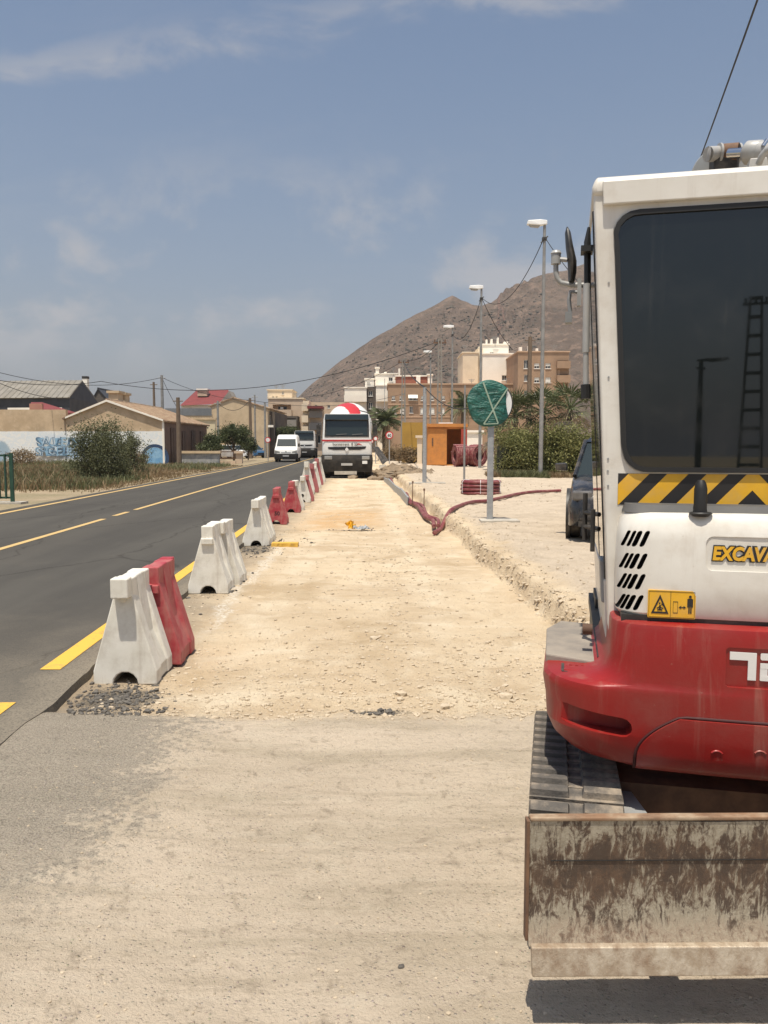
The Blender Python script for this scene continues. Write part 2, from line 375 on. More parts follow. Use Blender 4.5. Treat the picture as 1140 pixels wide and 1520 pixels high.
def ground_material():
    m = bpy.data.materials.new('excavated_earth'); m.use_nodes = True; q = NT(m.node_tree); b = m.node_tree.nodes['Principled BSDF']
    co = q.new('ShaderNodeTexCoord').outputs['Object']; x, y, z = q.xyz(co)
    big = q.noise(co, 0.55, 6, 0.6, 0.4); mid = q.noise(co, 2.3, 8, 0.62, 0.3)
    lat = q.noise(q.scale(co, (0.45, 2.6, 1)), 1.5, 9, 0.62, 0.5)
    fine = q.noise(co, 26, 6, 0.68); grit = q.noise(co, 130, 4, 0.7)
    vd, vc = q.voro(co, 55)
    # quarried lane: cream with ochre and pale streaks
    lane = q.mix(q.step(big, 0.34, 0.66), (0.64, 0.515, 0.355), (0.55, 0.43, 0.29))
    lane = q.mix(q.m('MULTIPLY', q.step(mid, 0.50, 0.72), 0.65), lane, (0.70, 0.60, 0.45))
    lane = q.mix(q.m('MULTIPLY', q.step(lat, 0.52, 0.72), 0.45), lane, (0.40, 0.285, 0.17))
    lane = q.mix(q.m('MULTIPLY', q.step(q.noise(co, 1.1, 9, 0.66, 0.8), 0.50, 0.62), 0.50), lane, (0.46, 0.345, 0.22))
    lane = q.mix(q.m('MULTIPLY', q.step(fine, 0.55, 0.70), 0.35), lane, (0.68, 0.57, 0.42))
    lane = q.mix(q.m('MULTIPLY', q.step(lat, 0.46, 0.30), 0.55), lane, (0.72, 0.62, 0.47))
    # dusty wheel tracks and damp brown patches
    tr1 = q.m('ABSOLUTE', q.m('SUBTRACT', q.m('ABSOLUTE', q.m('ADD', q.m('ADD', x, q.m('MULTIPLY', y, 0.028)), q.m('ADD', 0.05, q.m('MULTIPLY', q.m('SUBTRACT', big, 0.5), 0.7)))), 0.78))
    lane = q.mix(q.m('MULTIPLY', q.m('MULTIPLY', q.step(tr1, 0.24, 0.10), q.step(mid, 0.35, 0.6)), 0.5), lane, (0.69, 0.585, 0.43))
    damp = q.noise(q.scale(co, (0.8, 0.45, 1), (7.3, 2.1, 0)), 1.1, 7, 0.62, 0.6)
    lane = q.mix(q.m('MULTIPLY', q.step(damp, 0.55, 0.66), 0.55), lane, (0.41, 0.30, 0.18))
    # ochre patch by the third pair of barriers
    och = q.m('MULTIPLY', q.m('MULTIPLY', q.step(y, 14.2, 15.8), q.step(y, 20.5, 18.0)), q.m('MULTIPLY', q.step(x, -1.9, -1.3), q.step(x, 0.3, -0.5)))
    lane = q.mix(q.m('MULTIPLY', q.m('MULTIPLY', och, q.step(mid, 0.3, 0.6)), 0.7), lane, (0.52, 0.30, 0.12))
    # grey-brown margin beside the asphalt
    mar = q.m('SUBTRACT', q.m('ADD', x, q.m('MULTIPLY', y, 0.028)), q.m('MULTIPLY', q.m('SUBTRACT', mid, 0.5), 0.9))
    lane = q.mix(q.m('MULTIPLY', q.step(mar, -1.15, -1.75), 0.75), lane, (0.27, 0.215, 0.155))
    # lime dust line
    lx = q.m('ABSOLUTE', q.m('ADD', q.m('ADD', x, 1.40), q.m('ADD', q.m('MULTIPLY', y, 0.02), q.m('MULTIPLY', q.m('SUBTRACT', mid, 0.5), 0.5))))
    lim = q.m('MULTIPLY', q.m('MULTIPLY', q.step(lx, 0.11, 0.02), q.step(fine, 0.42, 0.58)), q.m('MULTIPLY', q.step(y, 6.2, 7.4), q.step(y, 14, 12)))
    lane = q.mix(q.m('MULTIPLY', lim, 0.7), lane, (0.72, 0.67, 0.58))
    # pale trampled verge right of the cut bank
    vx = q.m('ADD', x, q.m('ADD', q.m('MULTIPLY', y, 0.029), q.m('MULTIPLY', q.m('SUBTRACT', mid, 0.5), 0.5)))
    verge = q.mix(q.step(mid, 0.38, 0.66), (0.55, 0.455, 0.345), (0.46, 0.375, 0.28))
    verge = q.mix(q.m('MULTIPLY', q.step(fine, 0.52, 0.66), 0.5), verge, (0.64, 0.55, 0.43))
    lane = q.mix(q.step(vx, 1.85, 2.15), lane, verge)
    # trodden grey forecourt in the foreground
    fo = q.mix(q.step(big, 0.36, 0.64), (0.60, 0.50, 0.385), (0.50, 0.415, 0.315))
    fo = q.mix(q.m('MULTIPLY', q.step(lat, 0.44, 0.68), 0.55), fo, (0.36, 0.30, 0.215))
    fo = q.mix(q.m('MULTIPLY', q.step(mid, 0.52, 0.74), 0.4), fo, (0.57, 0.50, 0.385))
    fo = q.mix(q.m('MULTIPLY', q.step(fine, 0.56, 0.68), 0.35), fo, (0.27, 0.225, 0.165))
    fo = q.mix(q.m('MULTIPLY', q.step(grit, 0.42, 0.32), 0.25), fo, (0.29, 0.24, 0.175))
    fo = q.mix(q.m('MULTIPLY', q.step(grit, 0.57, 0.68), 0.35), fo, (0.62, 0.54, 0.42))
    gs = q.noise(q.scale(co, (0.7, 7.0, 1)), 2.0, 7, 0.65, 0.3)
    fo = q.mix(q.m('MULTIPLY', q.step(gs, 0.53, 0.66), 0.30), fo, (0.30, 0.245, 0.175))
    fo = q.mix(q.m('MULTIPLY', q.step(gs, 0.46, 0.34), 0.30), fo, (0.60, 0.52, 0.41))
    pit = q.noise(co, 9.0, 9, 0.7, 0.4)
    fo = q.mix(q.m('MULTIPLY', q.step(pit, 0.55, 0.66), 0.55), fo, (0.285, 0.23, 0.17))
    fo = q.mix(q.m('MULTIPLY', q.step(pit, 0.44, 0.34), 0.35), fo, (0.60, 0.52, 0.405))
    # old asphalt showing under the dust at the left
    ax = q.m('ADD', x, q.m('ADD', q.m('MULTIPLY', q.m('SUBTRACT', mid, 0.5), 1.1), q.m('ADD', q.m('MULTIPLY', q.m('SUBTRACT', big, 0.5), 0.8), q.m('MULTIPLY', q.m('SUBTRACT', fine, 0.5), 1.6))))
    am = q.m('MULTIPLY', q.step(ax, -0.95, -1.30), q.step(q.m('ADD', y, q.m('MULTIPLY', q.m('SUBTRACT', mid, 0.5), 1.5)), 2.2, 3.1))
    asp = q.mix(q.step(vd, 0.02, 0.55), (0.29, 0.265, 0.225), (0.09, 0.083, 0.075))
    asp = q.mix(q.step(grit, 0.38, 0.58), asp, (0.32, 0.285, 0.23))
    fo = q.mix(q.m('MULTIPLY', am, 0.72), fo, asp)
    fy = q.m('ADD', y, q.m('ADD', q.m('MULTIPLY', q.m('SUBTRACT', mid, 0.5), 0.75), q.m('MULTIPLY', q.m('SUBTRACT', fine, 0.5), 0.5)))
    col = q.mix(q.step(fy, 4.42, 4.75), fo, lane)
    def stain(cx, cy, rx, ry):
        a = q.m('DIVIDE', q.m('SUBTRACT', x, cx), rx); c = q.m('DIVIDE', q.m('SUBTRACT', y, cy), ry)
        return q.step(q.m('ADD', q.m('ADD', q.m('MULTIPLY', a, a), q.m('MULTIPLY', c, c)), q.m('MULTIPLY', q.m('SUBTRACT', pit, 0.5), 5.0)), 1.3, 0.2)
    for st_ in ((-1.70, 4.92, 0.26, 0.24), (0.0, 4.66, 0.16, 0.06), (-1.95, 8.9, 0.25, 0.6), (-2.0, 12.2, 0.3, 0.6), (-0.6, 14.8, 0.7, 0.12)):
        col = q.mix(q.m('MULTIPLY', stain(*st_), 0.7), col, (0.12, 0.105, 0.085))
    speck = q.mix(q.m('MULTIPLY', q.step(vd, 0.28, 0.10), 0.16), col, q.mix(0.6, vc, (0.50, 0.42, 0.30)))
    q.put(b.inputs['Base Color'], speck); b.inputs['Roughness'].default_value = 0.95
    b.inputs['Specular IOR Level'].default_value = 0.15
    h = q.m('ADD', q.m('MULTIPLY', fine, 0.5), q.m('ADD', q.m('MULTIPLY', grit, 0.22), q.m('MULTIPLY', q.step(vd, 0.3, 0.05), 0.15)))
    q.put(b.inputs['Normal'], q.bump(h, 1.0, 0.045))
    return m
M_earth = ground_material()

ys = list(np.arange(-40, 0.8, 2.0)) + [0.8]
while ys[-1] < 150: ys.append(ys[-1] + max(0.016, 0.0085 * ys[-1]))
ys = np.array(ys)
us = np.concatenate([np.linspace(0, 4.6, 150, endpoint=False), np.linspace(4.6, 8, 50, endpoint=False), np.linspace(8, 20, 40, endpoint=False), np.linspace(20, 90, 20)])
YY, UU = np.meshgrid(ys, us, indexing='ij'); XX = xr(YY) + 0.16 + UU
ZZ = H(XX, YY)
nr, nc = XX.shape
idx = np.arange(nr * nc).reshape(nr, nc)
F = np.stack([idx[:-1, :-1], idx[:-1, 1:], idx[1:, 1:], idx[1:, :-1]], -1).reshape(-1, 4)
lane = link('dirt_lane', mesh_np('dirt_lane', np.stack([XX, YY, ZZ], -1).reshape(-1, 3), F, M_earth, smooth=True)); tag(lane, kind='structure')

M_far = mat('dry_plain', (0.30, 0.235, 0.15), (0.24, 0.20, 0.12), 0.02, 0.95)
b = MB(); b.quad((-1750, -110, -0.12), (1750, -110, -0.12), (1750, 1380, -0.12), (-1750, 1380, -0.12))
tag(b.build('ground', M_far), kind='structure')

def road_material():
    m = bpy.data.materials.new('asphalt'); m.use_nodes = True; q = NT(m.node_tree); b = m.node_tree.nodes['Principled BSDF']
    co = q.new('ShaderNodeTexCoord').outputs['Object']; x, y, z = q.xyz(co)
    n1 = q.noise(q.scale(co, (1, 0.12, 1)), 0.9, 6, 0.6); n2 = q.noise(co, 1.4, 8, 0.65); gr = q.noise(co, 90, 4, 0.75); vd, vc = q.voro(co, 70)
    col = q.mix(q.step(n1, 0.35, 0.65), (0.070, 0.066, 0.060), (0.088, 0.083, 0.074))
    col = q.mix(q.m('MULTIPLY', q.step(n2, 0.52, 0.75), 0.25), col, (0.115, 0.104, 0.088))
    wt_ = q.m('ADD', x, q.m('MULTIPLY', y, 0.028)); wv = q.m('MULTIPLY', q.m('SINE', q.m('MULTIPLY', wt_, 2.2)), 0.5)
    col = q.mix(q.m('MULTIPLY', q.step(wv, 0.1, 0.5), 0.25), col, (0.092, 0.083, 0.072))
    ck, _ = q.voro(q.scale(q.comb(q.m('ADD', x, q.m('MULTIPLY', n2, 0.7)), q.m('ADD', y, q.m('MULTIPLY', n1, 0.9)), 0.0), (0.45, 0.16, 1)), 1.0, 'DISTANCE_TO_EDGE')
    col = q.mix(q.m('MULTIPLY', q.step(ck, 0.010, 0.003), 0.35), col, (0.02, 0.018, 0.016))
    col = q.mix(q.m('MULTIPLY', q.step(vd, 0.25, 0.08), 0.30), col, (0.105, 0.095, 0.082))
    # dust tracked on to the near end and along the right edge
    ed = q.m('ADD', q.m('ADD', x, q.m('MULTIPLY', y, 0.028)), q.m('MULTIPLY', q.m('SUBTRACT', n2, 0.5), 0.8))
    near = q.m('ADD', y, q.m('MULTIPLY', q.m('SUBTRACT', n2, 0.5), 4.0))
    dust = q.m('MAXIMUM', q.m('MULTIPLY', q.step(ed, -2.35, -1.9), 0.80), q.m('MULTIPLY', q.step(near, 8.0, 3.2), 0.55))
    col = q.mix(q.m('MULTIPLY', dust, q.step(gr, 0.30, 0.56)), col, (0.25, 0.215, 0.165))
    q.put(b.inputs['Base Color'], col); b.inputs['Roughness'].default_value = 0.95; b.inputs['Specular IOR Level'].default_value = 0.08
    q.put(b.inputs['Normal'], q.bump(q.m('ADD', gr, q.m('MULTIPLY', vd, 0.5)), 0.35, 0.012))
    return m
M_road = road_material()
ZR = 0.05
ry = np.concatenate([np.arange(-40, 2, 1.0), np.arange(2, 20, 0.06), np.arange(20, 60, 0.4), np.arange(60, 420, 6)])
b = MB(); re_ = xe(ry)
for k in range(len(ry) - 1):
    y0, y1, a0, a1 = ry[k], ry[k + 1], re_[k], re_[k + 1]
    b.add([(xl(y0) - 0.4, y0, ZR), (a0, y0, ZR), (a1, y1, ZR), (xl(y1) - 0.4, y1, ZR), (a0 + 0.012, y0, -0.06), (a1 + 0.012, y1, -0.06),
           (xl(y0) - 0.4, y0, -0.1), (xl(y1) - 0.4, y1, -0.1)], [(0, 1, 2, 3), (1, 4, 5, 2), (6, 0, 3, 7)])
tag(b.build('road', M_road), kind='structure')

def paint_material(name, c, wear=0.5):
    m = bpy.data.materials.new(name); m.use_nodes = True; q = NT(m.node_tree); b = m.node_tree.nodes['Principled BSDF']
    co = q.new('ShaderNodeTexCoord').outputs['Object']
    n = q.noise(co, 9, 8, 0.72); n2 = q.noise(co, 60, 4, 0.7)
    col = q.mix(q.m('MULTIPLY', q.step(q.m('ADD', q.m('MULTIPLY', n, 0.7), q.m('MULTIPLY', n2, 0.3)), 0.50, 0.66), wear), c, (0.20, 0.165, 0.11))
    q.put(b.inputs['Base Color'], col); b.inputs['Roughness'].default_value = 0.75; return m
M_line = paint_material('yellow_road_paint', (0.68, 0.40, 0.055), 0.7)
M_line_old = paint_material('dusty_yellow_paint', (0.56, 0.38, 0.15), 0.6)
def line(fx, spans, w, m, name):
    b = MB()
    for y0, y1 in spans:
        yy = np.linspace(y0, y1, max(2, int((y1 - y0) / 1.2)))
        for k in range(len(yy) - 1):
            p, q2 = yy[k], yy[k + 1]
            b.quad((fx(p) - w, p, ZR + 0.004), (fx(p) + w, p, ZR + 0.004), (fx(q2) + w, q2, ZR + 0.004), (fx(q2) - w, q2, ZR + 0.004))
    return tag(b.build(name, m), kind='structure')
line(xr, [(-30, 4.66), (5.36, 130)], 0.07, M_line, 'road_edge_line')
line(xc, [(-30, 16.4), (17.1, 18.1), (18.7, 200)], 0.06, M_line_old, 'road_centre_line')
line(xl, [(-30, 200)], 0.07, M_line_old, 'road_border_line')

# field at the left of the road
def Hf(x, y):
    dd = (xl(np.asarray(y, float)) - 0.4) - np.asarray(x, float)
    return 0.03 + sstep(dd, 0.3, 6) * (0.10 + 0.22 * fbm(np.asarray(x) * 0.25, np.asarray(y) * 0.25, 4, 31)) + 0.03 * fbm(np.asarray(x) * 2, np.asarray(y) * 2, 3, 32)
def field_material():
    m = bpy.data.materials.new('dry_field_soil'); m.use_nodes = True; q = NT(m.node_tree); b = m.node_tree.nodes['Principled BSDF']
    co = q.new('ShaderNodeTexCoord').outputs['Object']
    n = q.noise(co, 0.6, 8, 0.62); f = q.noise(co, 12, 6, 0.7)
    col = q.mix(q.step(n, 0.36, 0.62), (0.33, 0.25, 0.16), (0.22, 0.18, 0.10)); col = q.mix(q.m('MULTIPLY', q.step(f, 0.45, 0.65), 0.5), col, (0.40, 0.33, 0.23))
    q.put(b.inputs['Base Color'], col); b.inputs['Roughness'].default_value = 0.95; q.put(b.inputs['Normal'], q.bump(f, 0.7, 0.05)); return m
fy = np.concatenate([np.arange(-40, 10, 4), np.arange(10, 120, 0.8), np.arange(120, 400, 10)])
fu = np.concatenate([np.linspace(0.0, 10, 34, endpoint=False), np.linspace(10, 300, 30)])
FY, FU = np.meshgrid(fy, fu, indexing='ij'); FX = xl(FY) - 0.4 - FU; FZ = np.where(FU < 0.01, 0.035, Hf(FX, FY))
n1, n2 = FX.shape; idx = np.arange(n1 * n2).reshape(n1, n2)
F = np.stack([idx[:-1, 1:], idx[:-1, :-1], idx[1:, :-1], idx[1:, 1:]], -1).reshape(-1, 4)
tag(link('field_soil', mesh_np('field_soil', np.stack([FX, FY, FZ], -1).reshape(-1, 3), F, field_material(), smooth=True)), kind='structure')

# ------------------------------------------------------------------ hill
crest = [(395, 640), (425, 607), (440, 592), (460, 573), (480, 557), (500, 541), (520, 528), (550, 506), (575, 492), (600, 477), (640, 458), (660, 447), (669, 443),
         (682, 449), (700, 455), (713, 457), (727, 452), (735, 447), (740, 438), (747, 430), (760, 424), (775, 420), (792, 416), (815, 411), (841, 405), (862, 399),
         (900, 390), (960, 392), (1040, 405), (1150, 440), (1260, 490), (1400, 560), (1500, 625)]
cxp, cyp = np.array([c[0] for c in crest], float), np.array([c[1] for c in crest], float)
def hill_material():
    m = bpy.data.materials.new('scrub_hillside'); m.use_nodes = True; q = NT(m.node_tree); b = m.node_tree.nodes['Principled BSDF']
    gm = q.new('ShaderNodeNewGeometry'); co = q.new('ShaderNodeTexCoord').outputs['Object']; nx, ny, nz = q.xyz(gm.outputs['Normal'])
    n = q.noise(co, 0.018, 8, 0.65); n2 = q.noise(co, 0.09, 6, 0.7); vd, vc = q.voro(co, 0.16)
    col = q.mix(q.step(n, 0.36, 0.64), (0.105, 0.076, 0.057), (0.165, 0.122, 0.092))
    col = q.mix(q.m('MULTIPLY', q.step(n2, 0.52, 0.62), 0.8), col, (0.22, 0.155, 0.115))
    col = q.mix(q.m('MULTIPLY', q.step(nz, 0.62, 0.44), 0.75), col, (0.30, 0.175, 0.13))
    col = q.mix(q.m('MULTIPLY', q.m('MULTIPLY', q.step(vd, 0.42, 0.24), q.step(n2, 0.62, 0.42)), 0.55), col, (0.072, 0.064, 0.048))
    q.put(b.inputs['Base Color'], col); b.inputs['Roughness'].default_value = 0.95; b.inputs['Specular IOR Level'].default_value = 0.1
    q.put(b.inputs['Normal'], q.bump(q.m('ADD', n2, q.m('MULTIPLY', n, 1.0)), 0.9, 6.0)); return m
hp = np.concatenate([np.linspace(395, 600, 90, endpoint=False), np.linspace(600, 880, 260, endpoint=False), np.linspace(880, 1500, 120)]); ht = np.concatenate([np.linspace(0, 1, 110), np.linspace(1.05, 1.9, 14)])
HPx, HT = np.meshgrid(hp, ht, indexing='ij')
HY = 330 + 370 * HT; HX = (HPx - 570) / FPX * HY
top = CAMH + (659 - np.interp(HPx, cxp, cyp)) * 700 / FPX * 1.005
prof = np.where(HT <= 1, 0.25 * HT + 0.75 * HT ** 1.9, 1 - (HT - 1) * 0.9)
rid = fbm(HX * 0.016, HY * 0.007, 6, 41, 0.55)
crag = fbm(HX * 0.05, HY * 0.05, 5, 44, 0.6)
HZ = top * prof + np.sin(np.clip(HT, 0, 1) * math.pi) * (13 * rid + 4.0 * crag) * np.clip(top / 60, 0.1, 1) - 1.0
HZ += np.where(HT > 0.9, crag * 1.6, 0) * np.clip(top / 80, 0, 1)
# red crag near the right hand summit
cr = sstep(HPx, 738, 744) * (1 - sstep(HPx, 770, 800)) * sstep(HT, 0.70, 0.85) * (1 - sstep(HT, 0.99, 1.02))
HZ += cr * (9 * np.abs(fbm(HX * 0.09, HY * 0.03, 4, 51, 0.6)) - 4)
gul = np.abs(fbm(HX * 0.022 + 0.3 * rid, HY * 0.004, 4, 47)); HZ -= np.sin(np.clip(HT, 0, 1) * math.pi) ** 0.7 * (1 - sstep(gul, 0.0, 0.16)) * 5.0 * np.clip(top / 70, 0.1, 1)
n1, n2 = HX.shape; idx = np.arange(n1 * n2).reshape(n1, n2)
F = np.stack([idx[:-1, :-1], idx[1:, :-1], idx[1:, 1:], idx[:-1, 1:]], -1).reshape(-1, 4)
M_hill = hill_material()
tag(link('hill', mesh_np('hill', np.stack([HX, HY, HZ], -1).reshape(-1, 3), F, M_hill, smooth=True)), kind='structure')

# ------------------------------------------------------------------ scatter helpers
def rng(s): return np.random.default_rng(s)
ICO_V = None
def rocks_mesh(name, P, S, m, seed=0, flat=0.65):
    """many small angular stones in one mesh; P (n,3) positions, S (n,) sizes"""
    bm = bmesh.new(); bmesh.ops.create_icosphere(bm, subdivisions=1, radius=1.0)
    v0 = np.array([v.co[:] for v in bm.verts]); f0 = np.array([[v.index for v in f.verts] for f in bm.faces]); bm.free()
    r = rng(seed); n = len(P); nv = len(v0)
    V = np.repeat(v0[None], n, 0) * (1 + 0.55 * (r.random((n, nv, 1)) - 0.5))
    V *= np.stack([0.7 + 0.6 * r.random(n), 0.7 + 0.6 * r.random(n), flat * (0.6 + 0.7 * r.random(n))], -1)[:, None, :]
    a = r.random(n) * 6.28; ca, sa = np.cos(a)[:, None], np.sin(a)[:, None]
    x = V[..., 0] * ca - V[..., 1] * sa; y = V[..., 0] * sa + V[..., 1] * ca
    V = np.stack([x, y, V[..., 2]], -1) * S[:, None, None] + P[:, None, :]
    Fq = (f0[None] + (np.arange(n) * nv)[:, None, None]).reshape(-1, 3)
    return mesh_np(name, V.reshape(-1, 3), Fq, m)
def leaves(P, S, seed, up=0.3, long=2.2):
    """random leaf quads (rhombs): returns V, F"""
    r = rng(seed); n = len(P)
    d = r.normal(size=(n, 3)); d[:, 2] += up; d /= np.linalg.norm(d, axis=1, keepdims=True)
    w = np.cross(d, r.normal(size=(n, 3))); w /= np.linalg.norm(w, axis=1, keepdims=True) + 1e-6
    S = S[:, None]
    V = np.stack([P - d * S * long / 2, P + w * S / 2, P + d * S * long / 2, P - w * S / 2], 1)
    return V.reshape(-1, 3), np.arange(n * 4).reshape(n, 4)
def leaf_mat(name, c1, c2, trans=0.25):
    m = bpy.data.materials.new(name); m.use_nodes = True; q = NT(m.node_tree); b = m.node_tree.nodes['Principled BSDF']
    gm = q.new('ShaderNodeNewGeometry'); co = q.new('ShaderNodeTexCoord').outputs['Object']
    col = q.mix(gm.outputs['Random Per Island'], c1, c2)
    col = q.mix(q.m('MULTIPLY', q.step(q.noise(co, 1.2, 3), 0.4, 0.65), 0.5), col, c1)
    q.put(b.inputs['Base Color'], col); b.inputs['Roughness'].default_value = 0.6; b.inputs['Specular IOR Level'].default_value = 0.25
    tr = q.new('ShaderNodeBsdfTranslucent'); q.put(tr.inputs[0], col)
    mx = q.new('ShaderNodeMixShader'); mx.inputs[0].default_value = trans
    m.node_tree.links.new(b.outputs[0], mx.inputs[1]); m.node_tree.links.new(tr.outputs[0], mx.inputs[2])
    out = [n for n in m.node_tree.nodes if n.type == 'OUTPUT_MATERIAL'][0]; m.node_tree.links.new(mx.outputs[0], out.inputs[0])
    return m
M_olive = leaf_mat('olive_leaves', (0.085, 0.095, 0.045), (0.20, 0.20, 0.105))
M_dkleaf = leaf_mat('dark_leaves', (0.050, 0.066, 0.028), (0.13, 0.145, 0.062))
M_hedge = leaf_mat('hedge_leaves', (0.105, 0.118, 0.035), (0.34, 0.32, 0.13))
M_palm = leaf_mat('palm_leaves', (0.075, 0.095, 0.04), (0.17, 0.18, 0.09), 0.15)
M_drypalm = leaf_mat('dry_palm_leaves', (0.36, 0.27, 0.17), (0.5, 0.42, 0.3), 0.1)
M_straw = leaf_mat('dry_grass_blades', (0.19, 0.135, 0.075), (0.31, 0.225, 0.125), 0.2)
M_green_weed = leaf_mat('weed_leaves', (0.10, 0.115, 0.05), (0.20, 0.20, 0.10), 0.2)
M_bark = mat('bark', (0.10, 0.075, 0.055), (0.16, 0.125, 0.09), 8, 0.9)

def bush(name, label, cat, loc, rad, n, leaf, m, seed, group=None, trunk=0.0, clumps=40, shell=0.55, low=0.0):
    """crown of leaf clumps inside an uneven ellipsoid, with limbs"""
    t = thing(name, label, cat, loc, 0, group); r = rng(seed)
    u = r.normal(size=(clumps, 3)); u /= np.linalg.norm(u, axis=1, keepdims=True); u[:, 2] = np.where(u[:, 2] < -0.5 + low, -u[:, 2], u[:, 2])
    k = (shell + (1 - shell) * r.random((clumps, 1))) * (0.80 + 0.32 * r.random((clumps, 1)))
    C = u * k * np.array(rad); C[:, 2] += trunk + rad[2] * (0.62 if trunk else 0.45)
    ci = r.integers(0, clumps, n); cs = 0.12 + 0.13 * r.random(clumps)
    P = C[ci] + r.normal(size=(n, 3)) * (cs[ci, None] * np.array(rad) * 0.85)
    P[:, 2] = np.maximum(P[:, 2], 0.04 if trunk == 0 else trunk * 0.7)
    V, F = leaves(P, leaf * (0.6 + 0.8 * r.random(n)), seed + 1)
    link('crown', mesh_np('crown', V, F, m), t)
    b = MB(); b.tube([(0, 0, -0.15), (0.02, 0.02, 0.4 * (trunk + rad[2] * 0.5)), (0.0, 0.05, trunk + rad[2] * 0.6)], [0.05 * rad[0] + 0.03, 0.04 * rad[0] + 0.02, 0.02], 7)
    for c in C[:: max(1, clumps // 9)]:
        b.tube([(0, 0, (trunk + 0.1) * 0.6), (c[0] * 0.4, c[1] * 0.4, c[2] * 0.6), tuple(c)], [0.03 * rad[0] + 0.015, 0.018 * rad[0] + 0.01, 0.008], 5)
    b.build('trunk', M_bark, t, 50)
    return t
# ------------------------------------------------------------------ excavator
AY = R(13); EX, EY = 1.192, 2.57; ca_, sa_ = math.cos(AY), math.sin(AY)
def uof(px, v, z=1.3):
    # local u of the point seen at column px on the plane v = const
    k = (px - 570) / FPX
    # x = k * depth ; depth = y*cos(TH) - (z-1.6)*sin(TH)
    A = ca_ + k * sa_ * _c; B = k * ((EY + ca_ * v) * _c - (z - CAMH) * _s) - EX - sa_ * v
    return B / A
def zof(py, u, v):
    return at(570, py, EY - sa_ * u + ca_ * v).z
EXC = thing('excavator', 'white and red compact excavator seen from behind with a raised rusty blade', 'excavator', (EX, EY, 0), -AY)
def part(name, b, m, parent=None, smooth=None, bv=None):
    o = b.build(name, m, parent if parent is not None else EXC, smooth)
    if bv: bevel(o, bv[0], bv[1])
    return o
# --- counterweight: stacked plan outlines, rounded to the rear
def plan(w, v0, v1, r, bulge, z, n=9):
    pts = [(-w, v1, z)]
    for k in range(n + 1):
        q = R(180 + 90 * k / n); pts.append((-w + r + r * math.cos(q), v0 + r + r * math.sin(q), z))
    for k in range(1, 8):
        s = -1 + 2 * k / 8; pts.append(((w - r) * s, v0 - bulge * (1 - s * s), z))
    for k in range(n + 1):
        q = R(270 + 90 * k / n); pts.append((w - r + r * math.cos(q), v0 + r + r * math.sin(q), z))
    pts.append((w, v1, z)); return pts
b = MB()
lev = [(0.545, 0.48, -0.10, 0.55, 0.22), (0.552, 0.525, -0.140, 0.56, 0.23), (0.575, 0.580, -0.172, 0.57, 0.23), (0.615, 0.618, -0.186, 0.575, 0.22), (0.67, 0.640, -0.193, 0.58, 0.21),
       (0.73, 0.645, -0.195, 0.58, 0.24), (0.79, 0.655, -0.194, 0.58, 0.235), (0.812, 0.652, -0.194, 0.58, 0.23), (0.824, 0.640, -0.1935, 0.57, 0.22),
       (0.830, 0.600, -0.193, 0.54, 0.20), (0.836, 0.515, -0.192, 0.50, 0.155), (0.850, 0.475, -0.191, 0.50, 0.125), (0.875, 0.450, -0.190, 0.50, 0.108), (0.915, 0.438, -0.188, 0.50, 0.10),
       (1.016, 0.436, -0.182, 0.50, 0.10), (1.030, 0.433, -0.178, 0.50, 0.10), (1.036, 0.424, -0.160, 0.49, 0.09)]
BULGE = 0.018
b.loft([plan(w, a, c, r, BULGE, z) for z, w, a, c, r in lev])
cw = b.build('counterweight', [M_red, M_red], EXC)
fix_normals(cw.data)
def slot(px0, px1, py0, py1, v, depth, mm):
    u0, u1 = uof(px0, v, 0.75), uof(px1, v, 0.75); um = (u0 + u1) / 2; z1, z0 = zof(py0, um, v), zof(py1, um, v)
    c = MB(); c.prism(capsule(um, (z0 + z1) / 2, u1 - u0, z1 - z0), v - 0.2, v + depth); return c.mesh('cutter', mm)
s1 = MB(); zc = zof(1066, -0.5, -0.15); s1.prism([(p[0], p[1] - 0.018 * (p[0] + 0.48) / 0.2) for p in capsule(-0.485, zc, 0.235, 0.062)], -0.30, -0.115)
s1m = s1.mesh('cutter', M_red)
u0t = uof(1078, -0.2, 0.98); zt0, zt1 = zof(1018, -0.1, -0.195), zof(960, -0.1, -0.195)
s2 = MB(); s2.prism(rrect(u0t, 0.46 + 0.0, zt0, zt1, 0.012), -0.30, -0.196); s2m = s2.mesh('cutter', M_red)
bpy.context.view_layer.update()
cut(cw, [s1m, s2m])
cw.data.polygons.foreach_set('use_smooth', [True] * len(cw.data.polygons)); cw.data.set_sharp_from_angle(angle=R(28))
# raised middle cover of the counterweight, following its rear face
def rear(z):
    zs = [l[0] for l in lev]; return float(np.interp(z, zs, [l[2] for l in lev]))
b = MB(); uL, uR = uof(945, -0.2, 0.6), 0.46; zT = zof(1078, 0.1, -0.2); Nu, Nz = 34, 14; gridp = []
for j in range(Nz + 1):
    z0 = 0.556; row = []
    zz = z0 + (zT - z0) * j / Nz
    fr = (zz - z0) / (zT - z0)
    left = uL + 0.125 * max(0, (fr - 0.25) / 0.75) ** 2.1
    for i in range(Nu + 1):
        u = left + (uR - left) * i / Nu
        row.append((u, rear(zz) - BULGE * (1 - min(1, (u / 0.43) ** 2)) - 0.011, zz))
    gridp.append(row)
vv = [p for r_ in gridp for p in r_] + [(p[0], p[1] + 0.03, p[2]) for r_ in gridp for p in r_]; n0 = (Nu + 1) * (Nz + 1); ff = []
for j in range(Nz):
    for i in range(Nu):
        a = j * (Nu + 1) + i; ff.append((a, a + 1, a + Nu + 2, a + Nu + 1))
for i in range(Nu):
    a = Nz * (Nu + 1) + i; ff.append((a, a + 1, a + 1 + n0, a + n0))
